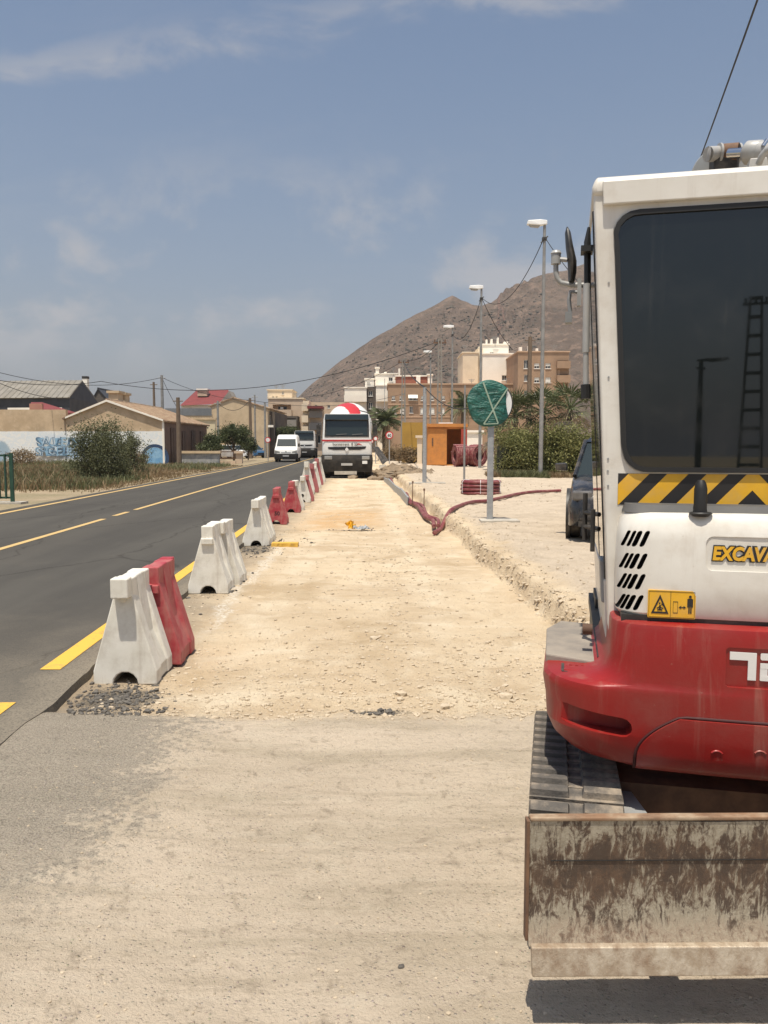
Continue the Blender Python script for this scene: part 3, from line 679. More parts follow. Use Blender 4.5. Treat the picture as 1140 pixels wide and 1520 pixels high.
for j in range(Nz):
    a = j * (Nu + 1); ff.append((a + Nu + 1, a + Nu + 1 + n0, a + n0, a))
b.add(vv, ff); part('tail_cover', b, M_red, cw, 40)
b = MB(); b.tube([(p[0] - 0.004, p[1] + 0.012, p[2]) for p in [gridp[j][0] for j in range(Nz + 1)]] + [(gridp[Nz][i][0], gridp[Nz][i][1] + 0.012, zT + 0.004) for i in range(1, Nu + 1)], 0.0055, 6); part('cover_gap', b, M_redgap, cw, 60)
b = MB()
for pxc in (1063, 1127):
    u = uof(pxc, -0.21, 0.63); z = zof(1116, u, -0.21)
    arc = [(u + 0.016 * math.cos(R(q)), rear(z) - BULGE - 0.010, z - 0.006 + 0.012 * math.sin(R(q))) for q in range(20, 161, 20)]
    b = MB(); b.tube(arc, 0.004, 6); part('lifting_lug', b, M_red, cw, 60)
# brand lettering on the tail: T and a rounded A-like glyph visible at the edge of the picture
b = MB(); u = uof(1083, -0.19, 0.98); zb, zt = zof(1007, u, -0.195), zof(967, u, -0.195); hh = zt - zb; y0, y1 = -0.2015, -0.190
b.T = Matrix.Translation((u, 0, zb))
s = hh
b.prism([(0.0, 0.72 * s), (0.0, s), (0.90 * s, s), (0.90 * s, 0), (0.62 * s, 0), (0.62 * s, 0.72 * s)], y0, y1)
b.prism(rrect(1.03 * s, 2.0 * s, 0.76 * s, s, 0.05 * s, 2), y0, y1)
b.prism([(1.72 * s, 0), (2.0 * s, 0), (2.0 * s, 0.77 * s), (1.72 * s, 0.77 * s)], y0 + 0.0005, y1)
b.prism(rrect(1.03 * s, 1.73 * s, 0.45 * s, 0.64 * s, 0.03 * s, 2), y0, y1)
b.prism(rrect(1.03 * s, 1.73 * s, 0.0, 0.19 * s, 0.03 * s, 2), y0, y1)
b.prism([(1.03 * s, 0.1 * s), (1.28 * s, 0.1 * s), (1.28 * s, 0.55 * s), (1.03 * s, 0.55 * s)], y0 + 0.0005, y1)
part('lettering', b, M_silver, cw)
# --- side deck (dusty) with a recessed hatch on the left ear
b = MB(); b.prism([(-0.648, 0.10), (-0.46, 0.02), (-0.45, 0.62), (-0.60, 0.66), (-0.655, 0.50)], 0.806, 0.848, 'z')
part('step_plate', b, M_deck, None, None, (0.006, 2))
b = MB(); b.prism([(-0.585, -0.045), (-0.45, -0.055), (-0.45, 0.04), (-0.565, 0.045)], 0.825, 0.8345, 'z'); hatch = part('hatch', b, M_red, None, None, (0.003, 2))
b = MB(); b.box(-0.592, -0.582, -0.05, 0.045, 0.82, 0.8315); b.box(-0.59, -0.452, -0.062, -0.052, 0.82, 0.8315); part('hatch_seal', b, M_black, hatch)
b = MB()
for k in range(6): b.box(-0.565 + 0.02 * k, -0.555 + 0.02 * k, 0.008, 0.03, 0.834, 0.8365)
part('ridge', b, M_red, hatch)
# --- rear hood
M_sealg = mat('grey_rubber_seal', (0.07, 0.07, 0.07), (0.10, 0.095, 0.09), 5, 0.7)
uH = uof(918, -0.1, 1.2)
b = MB(); zH0, zH1 = 1.050, zof(758, -0.3, -0.12)
hl = [(zH0, -0.004, -0.135), (zH0 + 0.012, 0.004, -0.142), (1.16, 0.008, -0.144), (zH1 - 0.09, 0.004, -0.140), (zH1 - 0.035, -0.004, -0.130), (zH1 - 0.010, -0.018, -0.112), (zH1, -0.045, -0.085)]
b.loft([plan(-uH + dw, v, 0.02, 0.085, 0.010, z) for z, dw, v in hl])
hood = b.build('engine_hood', [M_cream, M_black], EXC); fix_normals(hood.data)
cuts = []
def capcut(cx, cz, w, h, sl, v0, v1, mm):
    c = MB(); c.prism([(p[0] + (p[1] - cz) * sl, p[1]) for p in capsule(cx, cz, w, h, 5)], v0, v1); return c.mesh('cutter', mm)
for pyc, pxs in ((799, (928, 936, 944, 955)), (832, (926, 933, 941, 952)), (862, (924, 931, 939, 950)), (893, (923, 929, 937, 948))):
    for k, pxc in enumerate(pxs):
        u = uof(pxc, -0.12, 1.2); z = zof(pyc, u, -0.12)
        cuts.append(capcut(u, z, 0.0105 if k < 2 else 0.015, 0.052, 0.42, -0.25, (-0.035, -0.06, -0.085, -0.1)[k] + 0.015, M_black))
up0 = uof(1048, -0.15, 1.26); zp0, zp1 = zof(848, -0.1, -0.15), zof(797, -0.1, -0.15)
c = MB(); c.prism(rrect(up0, -up0 - 0.01, zp0, zp1, 0.022), -0.3, -0.143); cuts.append(c.mesh('cutter', M_cream))
cut(hood, cuts)
hood.data.polygons.foreach_set('use_smooth', [True] * len(hood.data.polygons)); hood.data.set_sharp_from_angle(angle=R(30))
b = MB(); b.loft([plan(-uH - 0.012 - k * 0.004, -0.105 + k * 0.01, 0.02, 0.07, 0.008, zH1 - 0.010 + 0.013 * k) for k in range(3)]); part('hood_seal', b, M_sealg, hood, 40)
b = MB(); b.box(uH + 0.01, -uH - 0.01, -0.14, 0.01, 1.028, 1.054); part('shadow_gap', b, M_black, hood)
# latch standing on the hood top
ul = uof(1041, -0.13, 1.42); zl0, zl1 = zof(764, ul, -0.13), zof(712, ul, -0.13)
b = MB(); b.loft([[(ul + w * math.cos(q), -0.112 + d * math.sin(q), z) for q in (2 * math.pi * k / 16 for k in range(16))] for z, w, d in
                  ((zl0, 0.023, 0.026), (zl0 + 0.018, 0.020, 0.026), (zl1 - 0.03, 0.020, 0.024), (zl1 - 0.012, 0.016, 0.018), (zl1 - 0.002, 0.010, 0.012))])
b.loft([[(ul + w * math.cos(q), -0.125 + d * math.sin(q), z) for q in (2 * math.pi * k / 16 for k in range(16))] for z, w, d in ((zl0 - 0.006, 0.022, 0.022), (zl0 + 0.004, 0.036, 0.026), (zl0 + 0.008, 0.030, 0.022))])
part('hood_latch', b, M_seal, hood, 45)
# sticker EXCAVATOR in the pocket
ut = uof(1055, -0.143, 1.26); ze = zof(832, ut, -0.143); ht_ = zof(813, ut, -0.143) - ze
for off, mm, dy_, nm in ((0.0115, M_blk, 0.0, 'lettering_edge'), (0.0045, M_yel, -0.0012, 'lettering')):
    me = text_mesh('EXCAVATOR', ht_ * 1.42, mm, 0.0006, off * 0.55, 0.12, 'LEFT', 1.0)
    xs = [v.co.x for v in me.vertices]
    f = 0.278 / (max(xs) - min(xs))
    for v in me.vertices: v.co.x *= f
    o = link(nm, me, hood); o.location = (ut + 0.004, -0.1455 + dy_, ze + 0.004)
# warning sticker
us0, us1 = uof(962, -0.15, 1.12), uof(1033, -0.15, 1.12); zs0, zs1 = zof(919, us0, -0.15), zof(878, us0, -0.15)
sw, sh = us1 - us0, zs1 - zs0; b = MB(); b.prism(rrect(0, sw, 0, sh, 0.004, 3), -0.0006, 0.012); st = b.build('warning_sticker', M_yel, EXC); st.location = (us0, -0.1496, zs0 + 0.006)
b = MB()
def bar(x0, x1, z0, z1, yy=-0.0016): b.box(x0 * sw, x1 * sw, yy, 0.0, z0 * sh, z1 * sh)
bar(0.475, 0.483, 0.03, 0.97); bar(0.02, 0.98, 0.955, 0.965); bar(0.02, 0.98, 0.03, 0.04); bar(0.02, 0.026, 0.04, 0.95); bar(0.975, 0.981, 0.04, 0.95)
def poly(pts, yy=-0.0018): b.prism([(p[0] * sw, p[1] * sh) for p in pts], yy, 0.0)
tri = [(0.07, 0.16), (0.44, 0.16), (0.255, 0.84)]; tin = [(0.125, 0.225), (0.385, 0.225), (0.255, 0.70)]
for k in range(3):
    j = (k + 1) % 3; poly([tri[k], tri[j], tin[j], tin[k]])
poly([(0.20, 0.27), (0.31, 0.27), (0.30, 0.32), (0.21, 0.31)]); poly([(0.235, 0.30), (0.27, 0.30), (0.28, 0.47), (0.24, 0.45)]); poly([(0.27, 0.40), (0.33, 0.36), (0.325, 0.33), (0.265, 0.36)])
poly([(0.19, 0.36), (0.24, 0.42), (0.25, 0.39), (0.20, 0.33)]); poly([(0.235, 0.50), (0.265, 0.50), (0.265, 0.56), (0.235, 0.56)]); poly([(0.28, 0.50), (0.33, 0.42), (0.34, 0.44), (0.29, 0.53)])
for z0, z1, x0, x1 in ((0.20, 0.215, 0.53, 0.63), (0.60, 0.615, 0.53, 0.63), (0.21, 0.61, 0.53, 0.537), (0.21, 0.61, 0.624, 0.631)): bar(x0, x1, z0, z1)
bar(0.68, 0.77, 0.395, 0.425); poly([(0.65, 0.41), (0.70, 0.35), (0.70, 0.47)]); poly([(0.80, 0.41), (0.75, 0.47), (0.75, 0.35)])
bar(0.845, 0.925, 0.45, 0.74); bar(0.825, 0.845, 0.42, 0.72); bar(0.925, 0.945, 0.42, 0.72); bar(0.85, 0.88, 0.20, 0.46); bar(0.89, 0.92, 0.20, 0.46)
poly([(0.885 + 0.03 * math.cos(R(q)), 0.80 + 0.05 * math.sin(R(q))) for q in range(0, 360, 45)])
b.build('pictogram', M_blk, st)
# --- cab
WT, WB = -uof(881, 0, 2.40), -uof(906, 0, 0.90)
b = MB(); zC0, zC1 = 0.83, zof(268, -0.5, 0.0)
wz0, wz1 = zof(700, 0, 0.0), zof(302, 0, 0.0); wu0t = uof(912, 0, 2.3); wu0b = uof(926, 0, 1.6)
def ring_panel(b, outer, inner_fn, angs, y0, y1):
    o_, i_ = [], []
    for q in angs:
        d_ = (math.cos(q), math.sin(q)); o_.append(outer(d_)); i_.append(inner_fn(d_))
    n = len(angs)
    rings = [[(p[0], y0, p[1]) for p in i_], [(p[0], y0, p[1]) for p in o_], [(p[0], y1, p[1]) for p in o_], [(p[0], y1, p[1]) for p in i_]]
    v = [p for r_ in rings for p in r_]; f = []
    for k in range(4):
        for i in range(n):
            j = (i + 1) % n; f.append((k * n + i, k * n + j, ((k + 1) % 4) * n + j, ((k + 1) % 4) * n + i))
    b.add(v, f)
zm = (wz0 + wz1) / 2
def quadhit(bl, br, tr, tl, d_):
    # ray from (0, zm) to a convex quad
    best = 1e9; P = [bl, br, tr, tl]
    for k in range(4):
        a, c = P[k], P[(k + 1) % 4]; ex, ez = c[0] - a[0], c[1] - a[1]
        det = d_[0] * (-ez) + ex * d_[1]
        if abs(det) < 1e-9: continue
        t = (a[0] * (-ez) + ex * (a[1] - zm)) / det; s_ = (d_[0] * (a[1] - zm) - d_[1] * a[0]) / det
        if t > 0 and -1e-6 <= s_ <= 1 + 1e-6: best = min(best, t)
    return best
def round_quad(quad_, r):
    bl, br, tr, tl = quad_
    def hit(d_):
        # superellipse-like rounding of corners: shrink the ray near corners
        t = quadhit(bl, br, tr, tl, d_); p = [d_[0] * t, zm + d_[1] * t]
        for cpt, sx, sz in ((bl, 1, 1), (br, -1, 1), (tr, -1, -1), (tl, 1, -1)):
            cx, cz = cpt[0] + sx * r, cpt[1] + sz * r
            if (p[0] - cx) * sx < 0 and (p[1] - cz) * sz < 0:
                A_, B_ = d_[0] ** 2 + d_[1] ** 2, -2 * (d_[0] * cx + d_[1] * (cz - zm)); C_ = cx * cx + (cz - zm) ** 2 - r * r
                D_ = B_ * B_ - 4 * A_ * C_
                if D_ > 0: t2 = (-B_ + math.sqrt(D_)) / (2 * A_); p = [d_[0] * t2, zm + d_[1] * t2]
        return p
    return hit
outq = [(-WB, zC0), (WB, zC0), (WT, zC1 - 0.03), (-WT, zC1 - 0.03)]
winq = [(wu0b, wz0), (-wu0b, wz0), (-wu0t, wz1), (wu0t, wz1)]
def outer(d_):
    t = quadhit(*outq, d_); return (d_[0] * t, zm + d_[1] * t)
angs = sorted([2 * math.pi * k / 120 for k in range(120)] + [math.atan2(p[1] - zm, p[0]) % (2 * math.pi) for p in outq])
angs = [a for i, a in enumerate(angs) if i == 0 or a - angs[i - 1] > 1e-4]
ring_panel(b, outer, round_quad(winq, 0.075), angs, 0.0, 0.05)
cabp = part('cab_rear_panel', b, M_cream, None, 30)
fix_normals(cabp.data); bevel(cabp, 0.008, 2)
shr = lambda e: [(winq[0][0] + e, winq[0][1] + e), (winq[1][0] - e, winq[1][1] + e), (winq[2][0] - e, winq[2][1] - e), (winq[3][0] + e, winq[3][1] - e)]
b = MB(); a2 = [2 * math.pi * k / 140 for k in range(140)]
ring_panel(b, round_quad(shr(-0.004), 0.079), round_quad(shr(0.012), 0.064), a2, -0.012, 0.03); so_ = part('window_seal', b, M_seal, None, 50); fix_normals(so_.data)
M_rglass = bpy.data.materials.new('dusty_tinted_glass'); M_rglass.use_nodes = True
q = NT(M_rglass.node_tree); b_ = M_rglass.node_tree.nodes['Principled BSDF']; co = q.new('ShaderNodeTexCoord').outputs['Object']
dr_ = q.noise(q.scale(co, (38, 1, 1.6)), 1.0, 5, 0.6, 0.4); sm_ = q.noise(co, 3.5, 7, 0.65, 0.6)
du_ = q.m('ADD', q.m('MULTIPLY', q.step(dr_, 0.56, 0.74), 0.35), q.m('MULTIPLY', q.step(sm_, 0.48, 0.75), 0.5))
q.put(b_.inputs['Base Color'], q.mix(du_, (0.006, 0.008, 0.008), (0.034, 0.033, 0.030))); q.put(b_.inputs['Roughness'], q.m('ADD', 0.02, q.m('MULTIPLY', du_, 0.10)))
b_.inputs['Specular IOR Level'].default_value = 0.85
b = MB(); hit = round_quad(shr(0.008), 0.07); pl = [tuple(hit((math.cos(q), math.sin(q)))) for q in a2]; b.prism(pl, -0.002, 0.006); o = part('rear_window', b, M_rglass); fix_normals(o.data)
# hazard band
b = MB(); bu0, bu1 = uof(917, 0, 1.45), 0.419; bz0, bz1 = zof(748, -0.3, 0) , zof(703, -0.3, 0); bz0 -= 0.004
b.box(bu0, bu1, -0.0012, 0.001, bz0, bz1); band = part('hazard_band', b, M_blk)
b = MB(); hB = bz1 - bz0; sl_ = hB * 0.92; e = 0.0004
def stripe(x0, x1, sgn):
    # slanted stripe clipped to the band
    pts = [(x0, bz0 + e), (x1, bz0 + e), (x1 + sgn * sl_, bz1 - e), (x0 + sgn * sl_, bz1 - e)]
    def clip(pts, xx, keep_gt):
        out = []
        for i in range(len(pts)):
            a, c = pts[i], pts[(i + 1) % len(pts)]; ia = (a[0] > xx) == keep_gt; ic = (c[0] > xx) == keep_gt
            if ia: out.append(a)
            if ia != ic: t = (xx - a[0]) / (c[0] - a[0]); out.append((xx, a[1] + t * (c[1] - a[1])))
        return out
    pts = clip(pts, bu0 + e, True) if pts else pts; pts = clip(pts, bu1 - e, False) if pts else pts
    pts = clip(pts, 0.0, sgn < 0) if pts else pts
    if len(pts) >= 3: b.prism(pts, -0.0024, -0.0008)
pitch = 0.122
for k in range(-1, 5):
    x0 = -0.055 - pitch * k; stripe(x0 - sl_ * 0.62, x0 - sl_ * 0.62 + 0.066, 1)
    stripe(-(x0 - sl_ * 0.62 + 0.066), -(x0 - sl_ * 0.62), -1)
o = b.build('stripe', M_yel, band); fix_normals(o.data)
b = MB()
for px_, py_ in ((902, 681), (902, 699), (903, 721), (900, 560), (897, 420)):
    u_ = uof(px_, 0, 1.5); z_ = zof(py_, u_, 0); b = MB(); b.tube([(u_, -0.003, z_), (u_, 0.002, z_)], 0.0035, 8); part('rivet', b, M_grey)
# roof, floor, sides
b = MB()
rp = lambda w, v0, v1, z: [(-w, v0, z), (w, v0, z), (w, v1, z), (-w, v1, z)]
b.loft([rp(WT + 0.003, -0.008, 1.30, zC1 - 0.05), rp(WT + 0.005, -0.010, 1.32, zC1 - 0.02), rp(WT - 0.005, 0.0, 1.31, zC1 + 0.01), rp(WT - 0.05, 0.06, 1.2, zC1 + 0.025)])
roof = part('cab_roof', b, M_cream, None, 40, (0.014, 3))
zr0 = zof(301, -0.4, -0.02)
b = MB(); b.prism([(uof(894, -0.02, 2.4), zC1 - 0.008), (uof(896, -0.02, 2.4), zr0), (0.47, zr0), (0.472, zC1 - 0.008)], -0.022, 0.0); part('roof_trim', b, M_cream, roof, None, (0.004, 2))
b = MB(); b.box(-0.47, 0.47, 0.05, 1.28, 0.81, 0.86); b.box(-0.45, 0.45, 0.9, 1.2, 0.86, 0.9); part('cab_floor', b, M_black)
def side(sgn):
    X = lambda z: sgn * (WB + (WT - WB) * (z - zC0) / (zC1 - zC0))
    def strip(v0, v1, z0, z1, th, mm, name, par=None, off=0.0, bv=0.006):
        b = MB()
        vs_ = []
        for z in (z0, z1):
            xo = X(z) + sgn * off
            vs_ += [(xo - sgn * th, v0, z), (xo, v0, z), (xo, v1, z), (xo - sgn * th, v1, z)]
        fs_ = [(3, 2, 1, 0), (4, 5, 6, 7), (0, 1, 5, 4), (1, 2, 6, 5), (2, 3, 7, 6), (3, 0, 4, 7)]
        b.add(vs_, fs_ if sgn > 0 else [tuple(reversed(f_)) for f_ in fs_])
        o = part(name, b, mm, par); fix_normals(o.data)
        if bv: bevel(o, bv, 2)
        return o
    strip(0.051, 0.115, zC0, zC1 - 0.05, 0.05, M_cream, 'cab_pillar')
    strip(1.22, 1.29, zC0, zC1 - 0.05, 0.05, M_cream, 'cab_pillar')
    door = strip(0.13, 1.20, zC0 + 0.02, 1.12, 0.035, M_cream, 'cab_door', None, 0.006)
    gl = strip(0.14, 1.19, 1.13, zC1 - 0.075, 0.008, M_glass, 'side_window', door, 0.002, 0)
    strip(0.128, 0.145, 1.12, zC1 - 0.06, 0.02, M_black, 'window_seal', door, 0.004, 0.003)
    strip(0.62, 0.635, 1.12, zC1 - 0.06, 0.02, M_black, 'window_seal', door, 0.004, 0.003)
    return door, strip
dl, st_l = side(-1); side(1)
st_l(0.15, 0.27, zof(890, -0.5, .2), zof(828, -0.5, .2), 0.02, M_grey, 'door_handle', dl, 0.016)
b = MB()
gz = [zof(py, -0.51, 0.2) for py in (733, 762, 783, 803)]
b.tube([(-0.518, 0.24, gz[3]), (-0.518, 0.24, gz[0])], 0.0085, 8)
for z_ in gz[1:3]: b.tube([(-0.518, 0.24, z_), (-0.47, 0.16, z_)], 0.0085, 8)
b.tube([(-0.492, 0.14, gz[3] - 0.03), (-0.492, 0.14, gz[1] + 0.02)], 0.008, 8)
part('grab_bar', b, M_black, dl, 40)
b = MB(); b.tube([(-0.485, 0.16, 0.93), (-0.52, 0.16, 0.93)], 0.02, 10); part('door_catch', b, M_rust, dl, 40)
b = MB(); b.tube([(-0.527, 0.16, 1.80), (-0.529, 0.16, 1.92), (-0.529, 0.16, 1.922), (-0.531, 0.16, 2.16)], [0.010, 0.010, 0.0125, 0.0125], 10); o = part('hinge_tube', b, M_lgrey, dl, 40)
b = MB(); b.tube([(-0.527, 0.19, 2.14), (-0.531, 0.19, 2.31), (-0.527, 0.19, 2.36)], [0.012, 0.012, 0.005], 8); b.box(-0.553, -0.512, 0.15, 0.22, 2.27, 2.29); part('door_hinge', b, M_seal, dl, 40)
b = MB(); b.tube([(-0.525, 0.16, 1.76), (-0.527, 0.16, 1.81)], 0.017, 8); part('door_hinge', b, M_seal, dl, 40)
# mirror on its bent bracket
mv = 0.52
mx = lambda px, z: uof(px, mv, z); mz = lambda py: zof(py, -0.58, mv)
pth = [(-0.50, mv, mz(425)), (mx(848, 2.2), mv, mz(423)), (mx(832, 2.2), mv, mz(419)), (mx(827, 2.2), mv, mz(413)), (mx(825, 2.25), mv, mz(404)), (mx(825, 2.3), mv, mz(388))]
b = MB(); b.tube(pth, 0.0105, 10); b.tube([(mx(825, 2.3), mv, mz(391)), (mx(825, 2.3), mv, mz(374))], 0.019, 12); b.tube([(mx(825, 2.3), mv, mz(375)), (mx(825, 2.3), mv, mz(371))], [0.022, 0.016], 12)
b.tube([(mx(826, 2.3), mv, mz(383)), (mx(842, 2.3), mv - 0.005, mz(386))], 0.009, 8)
b.box(mx(856, 2.1), mx(862, 2.1), mv - 0.02, mv + 0.02, mz(455), mz(415))
part('mirror_bracket', b, M_lgrey, dl, 40)
b = MB(); rings = []
for py, pxm, w in ((338, 841, 0.006), (344, 842, 0.014), (365, 845, 0.018), (385, 849, 0.021), (400, 849.5, 0.020), (412, 849, 0.016), (419, 848, 0.012)):
    u, z = mx(pxm, 2.3), mz(py); rings.append([(u + w * math.cos(q) * 0.85, mv + 0.03 + 0.085 * math.sin(q) * (0.5 + w * 22), z) for q in (2 * math.pi * k / 14 for k in range(14))])
b.loft(rings); o = part('mirror', b, M_black, dl, 50); fix_normals(o.data)
b = MB(); b.tube([(mx(858, 2.1), mv, mz(434)), (mx(846, 2.1), mv, mz(433)), (mx(844, 2.1), mv, mz(445)), (mx(846, 2.1), mv, mz(463))], 0.008, 8); b.box(mx(839, 2.1), mx(849, 2.1), mv - 0.03, mv + 0.03, mz(480), mz(464)); part('work_lamp', b, M_grey, dl, 40)
# machinery platform, engine cover front, boom
b = MB(); b.box(-0.46, 0.56, 0.0, 1.35, 0.56, 0.80); part('upper_frame', b, M_black, None, None, (0.02, 2))
b = MB(); b.box(0.52, 0.64, 0.05, 1.2, 0.84, 1.30); part('tank_cover', b, M_cream, None, None, (0.03, 3))
def loc(px, py, Y):
    return Matrix.Rotation(AY, 3, 'Z') @ (at(px, py, Y) - Vector((EX, EY, 0)))
A0 = loc(1080, 228, 4.5); PU, PV, PZ = A0
b = MB(); prof_ = [(1.40, 0.70), (1.50, 0.62), (1.68, 0.75), (1.90, 1.35), (2.02, 2.1), (PV + 0.34, PZ - 0.75), (PV + 0.28, PZ - 0.2), (PV + 0.14, PZ + 0.0), (PV + 0.02, PZ + 0.05), (PV - 0.05, PZ - 0.02), (PV - 0.02, PZ - 0.25), (PV + 0.02, PZ - 0.6), (1.62, 2.1), (1.50, 1.3)]
b.prism(prof_, PU - 0.075, PU + 0.055, 'x'); o = part('boom', b, M_black, None, None, (0.012, 2)); fix_normals(o.data)  # black colour stands in for the shadow on the boom below the pin
c_ = loc(1068, 259, 4.62); b = MB(); b.lathe([(0.02, 0), (0.145, 0.0), (0.15, 0.01), (0.15, 0.12), (0.145, 0.13), (0.02, 0.13)], c_, 'y', 36); o = part('boom_cheek', b, M_grey, None, 40); fix_normals(o.data)
b = MB(); b.tube([loc(1072, 228, 4.5), loc(1096, 226, 4.46)], 0.050, 18); part('rod_eye', b, M_rust, None, 40)
b = MB(); b.tube([loc(1051, 229, 4.47), loc(1068, 228, 4.5)], 0.040, 18); b.tube([loc(1051.2, 229, 4.47), loc(1050, 229, 4.47)], [0.040, 0.024], 18); part('pin', b, M_lgrey, None, 40)
for a_ in (1066, 1094): b = MB(); b.tube([loc(a_, 228, 4.49), loc(a_ + 3, 228, 4.49)], 0.054, 20); part('pin_collar', b, M_lgrey, None, 40)
b = MB(); b.tube([loc(1082, 228, 4.40), loc(1116, 226, 4.30)], 0.026, 16); part('piston_rod', b, M_chrome, None, 40)
b = MB(); b.tube([loc(1107, 227, 4.33), loc(1110, 227, 4.32), loc(1128, 226, 4.27), loc(1130, 226, 4.26), loc(1230, 222, 3.95)], [0.045, 0.060, 0.060, 0.052, 0.052], 20); part('cylinder', b, M_lgrey, None, 40)
b = MB(); b.T = Matrix.Translation(loc(1122, 245, 4.2)); b.box(-0.045, 0.06, -0.04, 0.05, -0.045, 0.028, 0.012, 0.012); part('valve_block', b, M_lgrey, None, None, (0.006, 2))
b = MB(); b.tube([loc(1126, 243, 4.15), loc(1131, 232, 4.12), loc(1139, 222, 4.1), loc(1160, 214, 4.0)], 0.017, 8); part('hydraulic_hose', b, M_lgrey, None, 50)
b = MB(); b.tube([loc(1133, 218, 4.2), loc(1140, 208, 4.2)], 0.014, 8); part('grease_fitting', b, M_chrome, None, 50)
# --- undercarriage: two tracks of rubber shoes round a stadium, turned a little against the cab
UY = R(12)
und = thing('undercarriage', None, None); und.parent = EXC; und.rotation_euler = (0, 0, AY - UY); und.location = (0, 0, 0)
T0, T1, TR = -0.12, 0.55, 0.212
def stad(s):
    L = T1 - T0; P = 2 * L + 2 * math.pi * TR; s %= P
    if s < L: return (T1 - s, 2 * TR, 180)
    s -= L
    if s < math.pi * TR: q = s / TR; return (T0 - TR * math.sin(q), TR + TR * math.cos(q), 180 + math.degrees(q))
    s -= math.pi * TR
    if s < L: return (T0 + s, 0.0, 0)
    s -= L; q = s / TR; return (T1 + TR * math.sin(q), TR - TR * math.cos(q), math.degrees(q))
PER = 2 * (T1 - T0) + 2 * math.pi * TR; NS = 36
bs = MB(); bs.box(-0.15, 0.15, -PER / NS * 0.44, PER / NS * 0.44, -0.002, 0.012); bs.box(-0.15, -0.02, -0.026, 0.022, 0.010, 0.032, 0.006, 0.006); bs.box(0.02, 0.15, -0.020, 0.028, 0.010, 0.032, 0.006, 0.006)
shoe_me = bs.mesh('shoe', M_shoe)
for sx in (-0.54, 0.54):
    b = MB(); pl = []
    for k in range(60):
        v, z, a = stad(PER * k / 60); zz = TR + (z - TR) * 0.93; vm = v if T0 <= v <= T1 else (T0 + (v - T0) * 0.93 if v < T0 else T1 + (v - T1) * 0.93); pl.append((vm, zz + 0.012))
    b.prism(pl, sx - 0.145, sx + 0.145, 'x'); tr_ = b.build('track', M_shoe, und); fix_normals(tr_.data)
    # three levels: excavator > undercarriage > shoe
    for k in range(NS):
        v, z, a = stad(PER * (k + 0.5) / NS); q = R(a)
        o = link('shoe', shoe_me, und)
        o.location = (sx, v, z + 0.018 + (0.0)); o.rotation_euler = (math.pi - q if False else q + math.pi, 0, 0)
    b = MB()
    for v in np.linspace(T0, T1, 4): b.tube([(sx - 0.135, v, TR + 0.015), (sx + 0.135, v, TR + 0.015)], 0.10 if v in (T0, T1) else 0.06, 14)
    b.build('roller', M_black, und, 40)
b = MB(); b.box(-0.40, 0.40, 0.0, 0.85, 0.20, 0.44); b.lathe([(0.3, 0.44), (0.3, 0.57)], (0.0, 0.42, 0), 'z', 24); b.build('track_frame', M_rust, und)

# --- dozer blade, square to the picture and raised off the ground
def blade_material():
    m = bpy.data.materials.new('scraped_blade'); m.use_nodes = True; q = NT(m.node_tree); b = m.node_tree.nodes['Principled BSDF']
    co = q.new('ShaderNodeTexCoord').outputs['Object']; x, y, z = q.xyz(co)
    v = q.noise(q.scale(co, (24, 24, 6.0)), 1.6, 10, 0.78, 2.2); v2 = q.noise(q.scale(co, (14, 14, 8)), 1.5, 9, 0.72, 0.8); f = q.noise(co, 55, 6, 0.75, 0.6); l = q.noise(q.scale(co, (1.5, 1, 14)), 2.0, 5, 0.6)
    col = q.mix(q.step(f, 0.4, 0.62), (0.42, 0.375, 0.29), (0.31, 0.27, 0.20))
    k = q.m('ADD', q.m('MULTIPLY', v, 0.5), q.m('MULTIPLY', v2, 0.5))
    lf = q.noise(q.scale(co, (1, 1, 1.6)), 3.2, 3, 0.5); k = q.m('ADD', k, q.m('MULTIPLY', q.m('SUBTRACT', lf, 0.5), 0.28))
    # most scraped in the middle of the blade's height
    zz = q.m('SUBTRACT', 1.0, q.m('ABSOLUTE', q.m('DIVIDE', q.m('SUBTRACT', z, 0.40), 0.22)), clamp=True)
    k = q.m('ADD', k, q.m('MULTIPLY', zz, 0.115))
    col = q.mix(q.m('MULTIPLY', q.step(k, 0.515, 0.60), 0.93), col, q.mix(q.step(v2, 0.40, 0.60), (0.125, 0.072, 0.044), (0.065, 0.040, 0.028)))
    col = q.mix(q.m('MULTIPLY', q.step(f, 0.60, 0.72), 0.35), col, (0.24, 0.12, 0.065))
    low = q.m('MULTIPLY', q.step(q.m('ADD', z, q.m('MULTIPLY', q.m('SUBTRACT', v2, 0.5), 0.18)), 0.32, 0.25), 0.55)
    col = q.mix(low, col, q.mix(q.step(f, 0.45, 0.6), (0.30, 0.21, 0.145), (0.48, 0.40, 0.30)))
    sc1 = q.noise(q.scale(co, (90, 90, 5)), 1.0, 5, 0.7, 0.6); sc2 = q.noise(q.scale(co, (4, 4, 60)), 1.0, 5, 0.7, 1.5)
    col = q.mix(q.m('MULTIPLY', q.step(sc1, 0.60, 0.66), 0.55), col, (0.055, 0.035, 0.025)); col = q.mix(q.m('MULTIPLY', q.step(sc1, 0.36, 0.30), 0.5), col, (0.46, 0.42, 0.33))
    col = q.mix(q.m('MULTIPLY', q.step(sc2, 0.66, 0.71), 0.6), col, (0.50, 0.45, 0.36))
    q.put(b.inputs['Base Color'], col); b.inputs['Roughness'].default_value = 0.7; b.inputs['Metallic'].default_value = 0.15
    q.put(b.inputs['Normal'], q.bump(q.m('ADD', f, v), 0.35, 0.01)); return m
M_blade = blade_material()
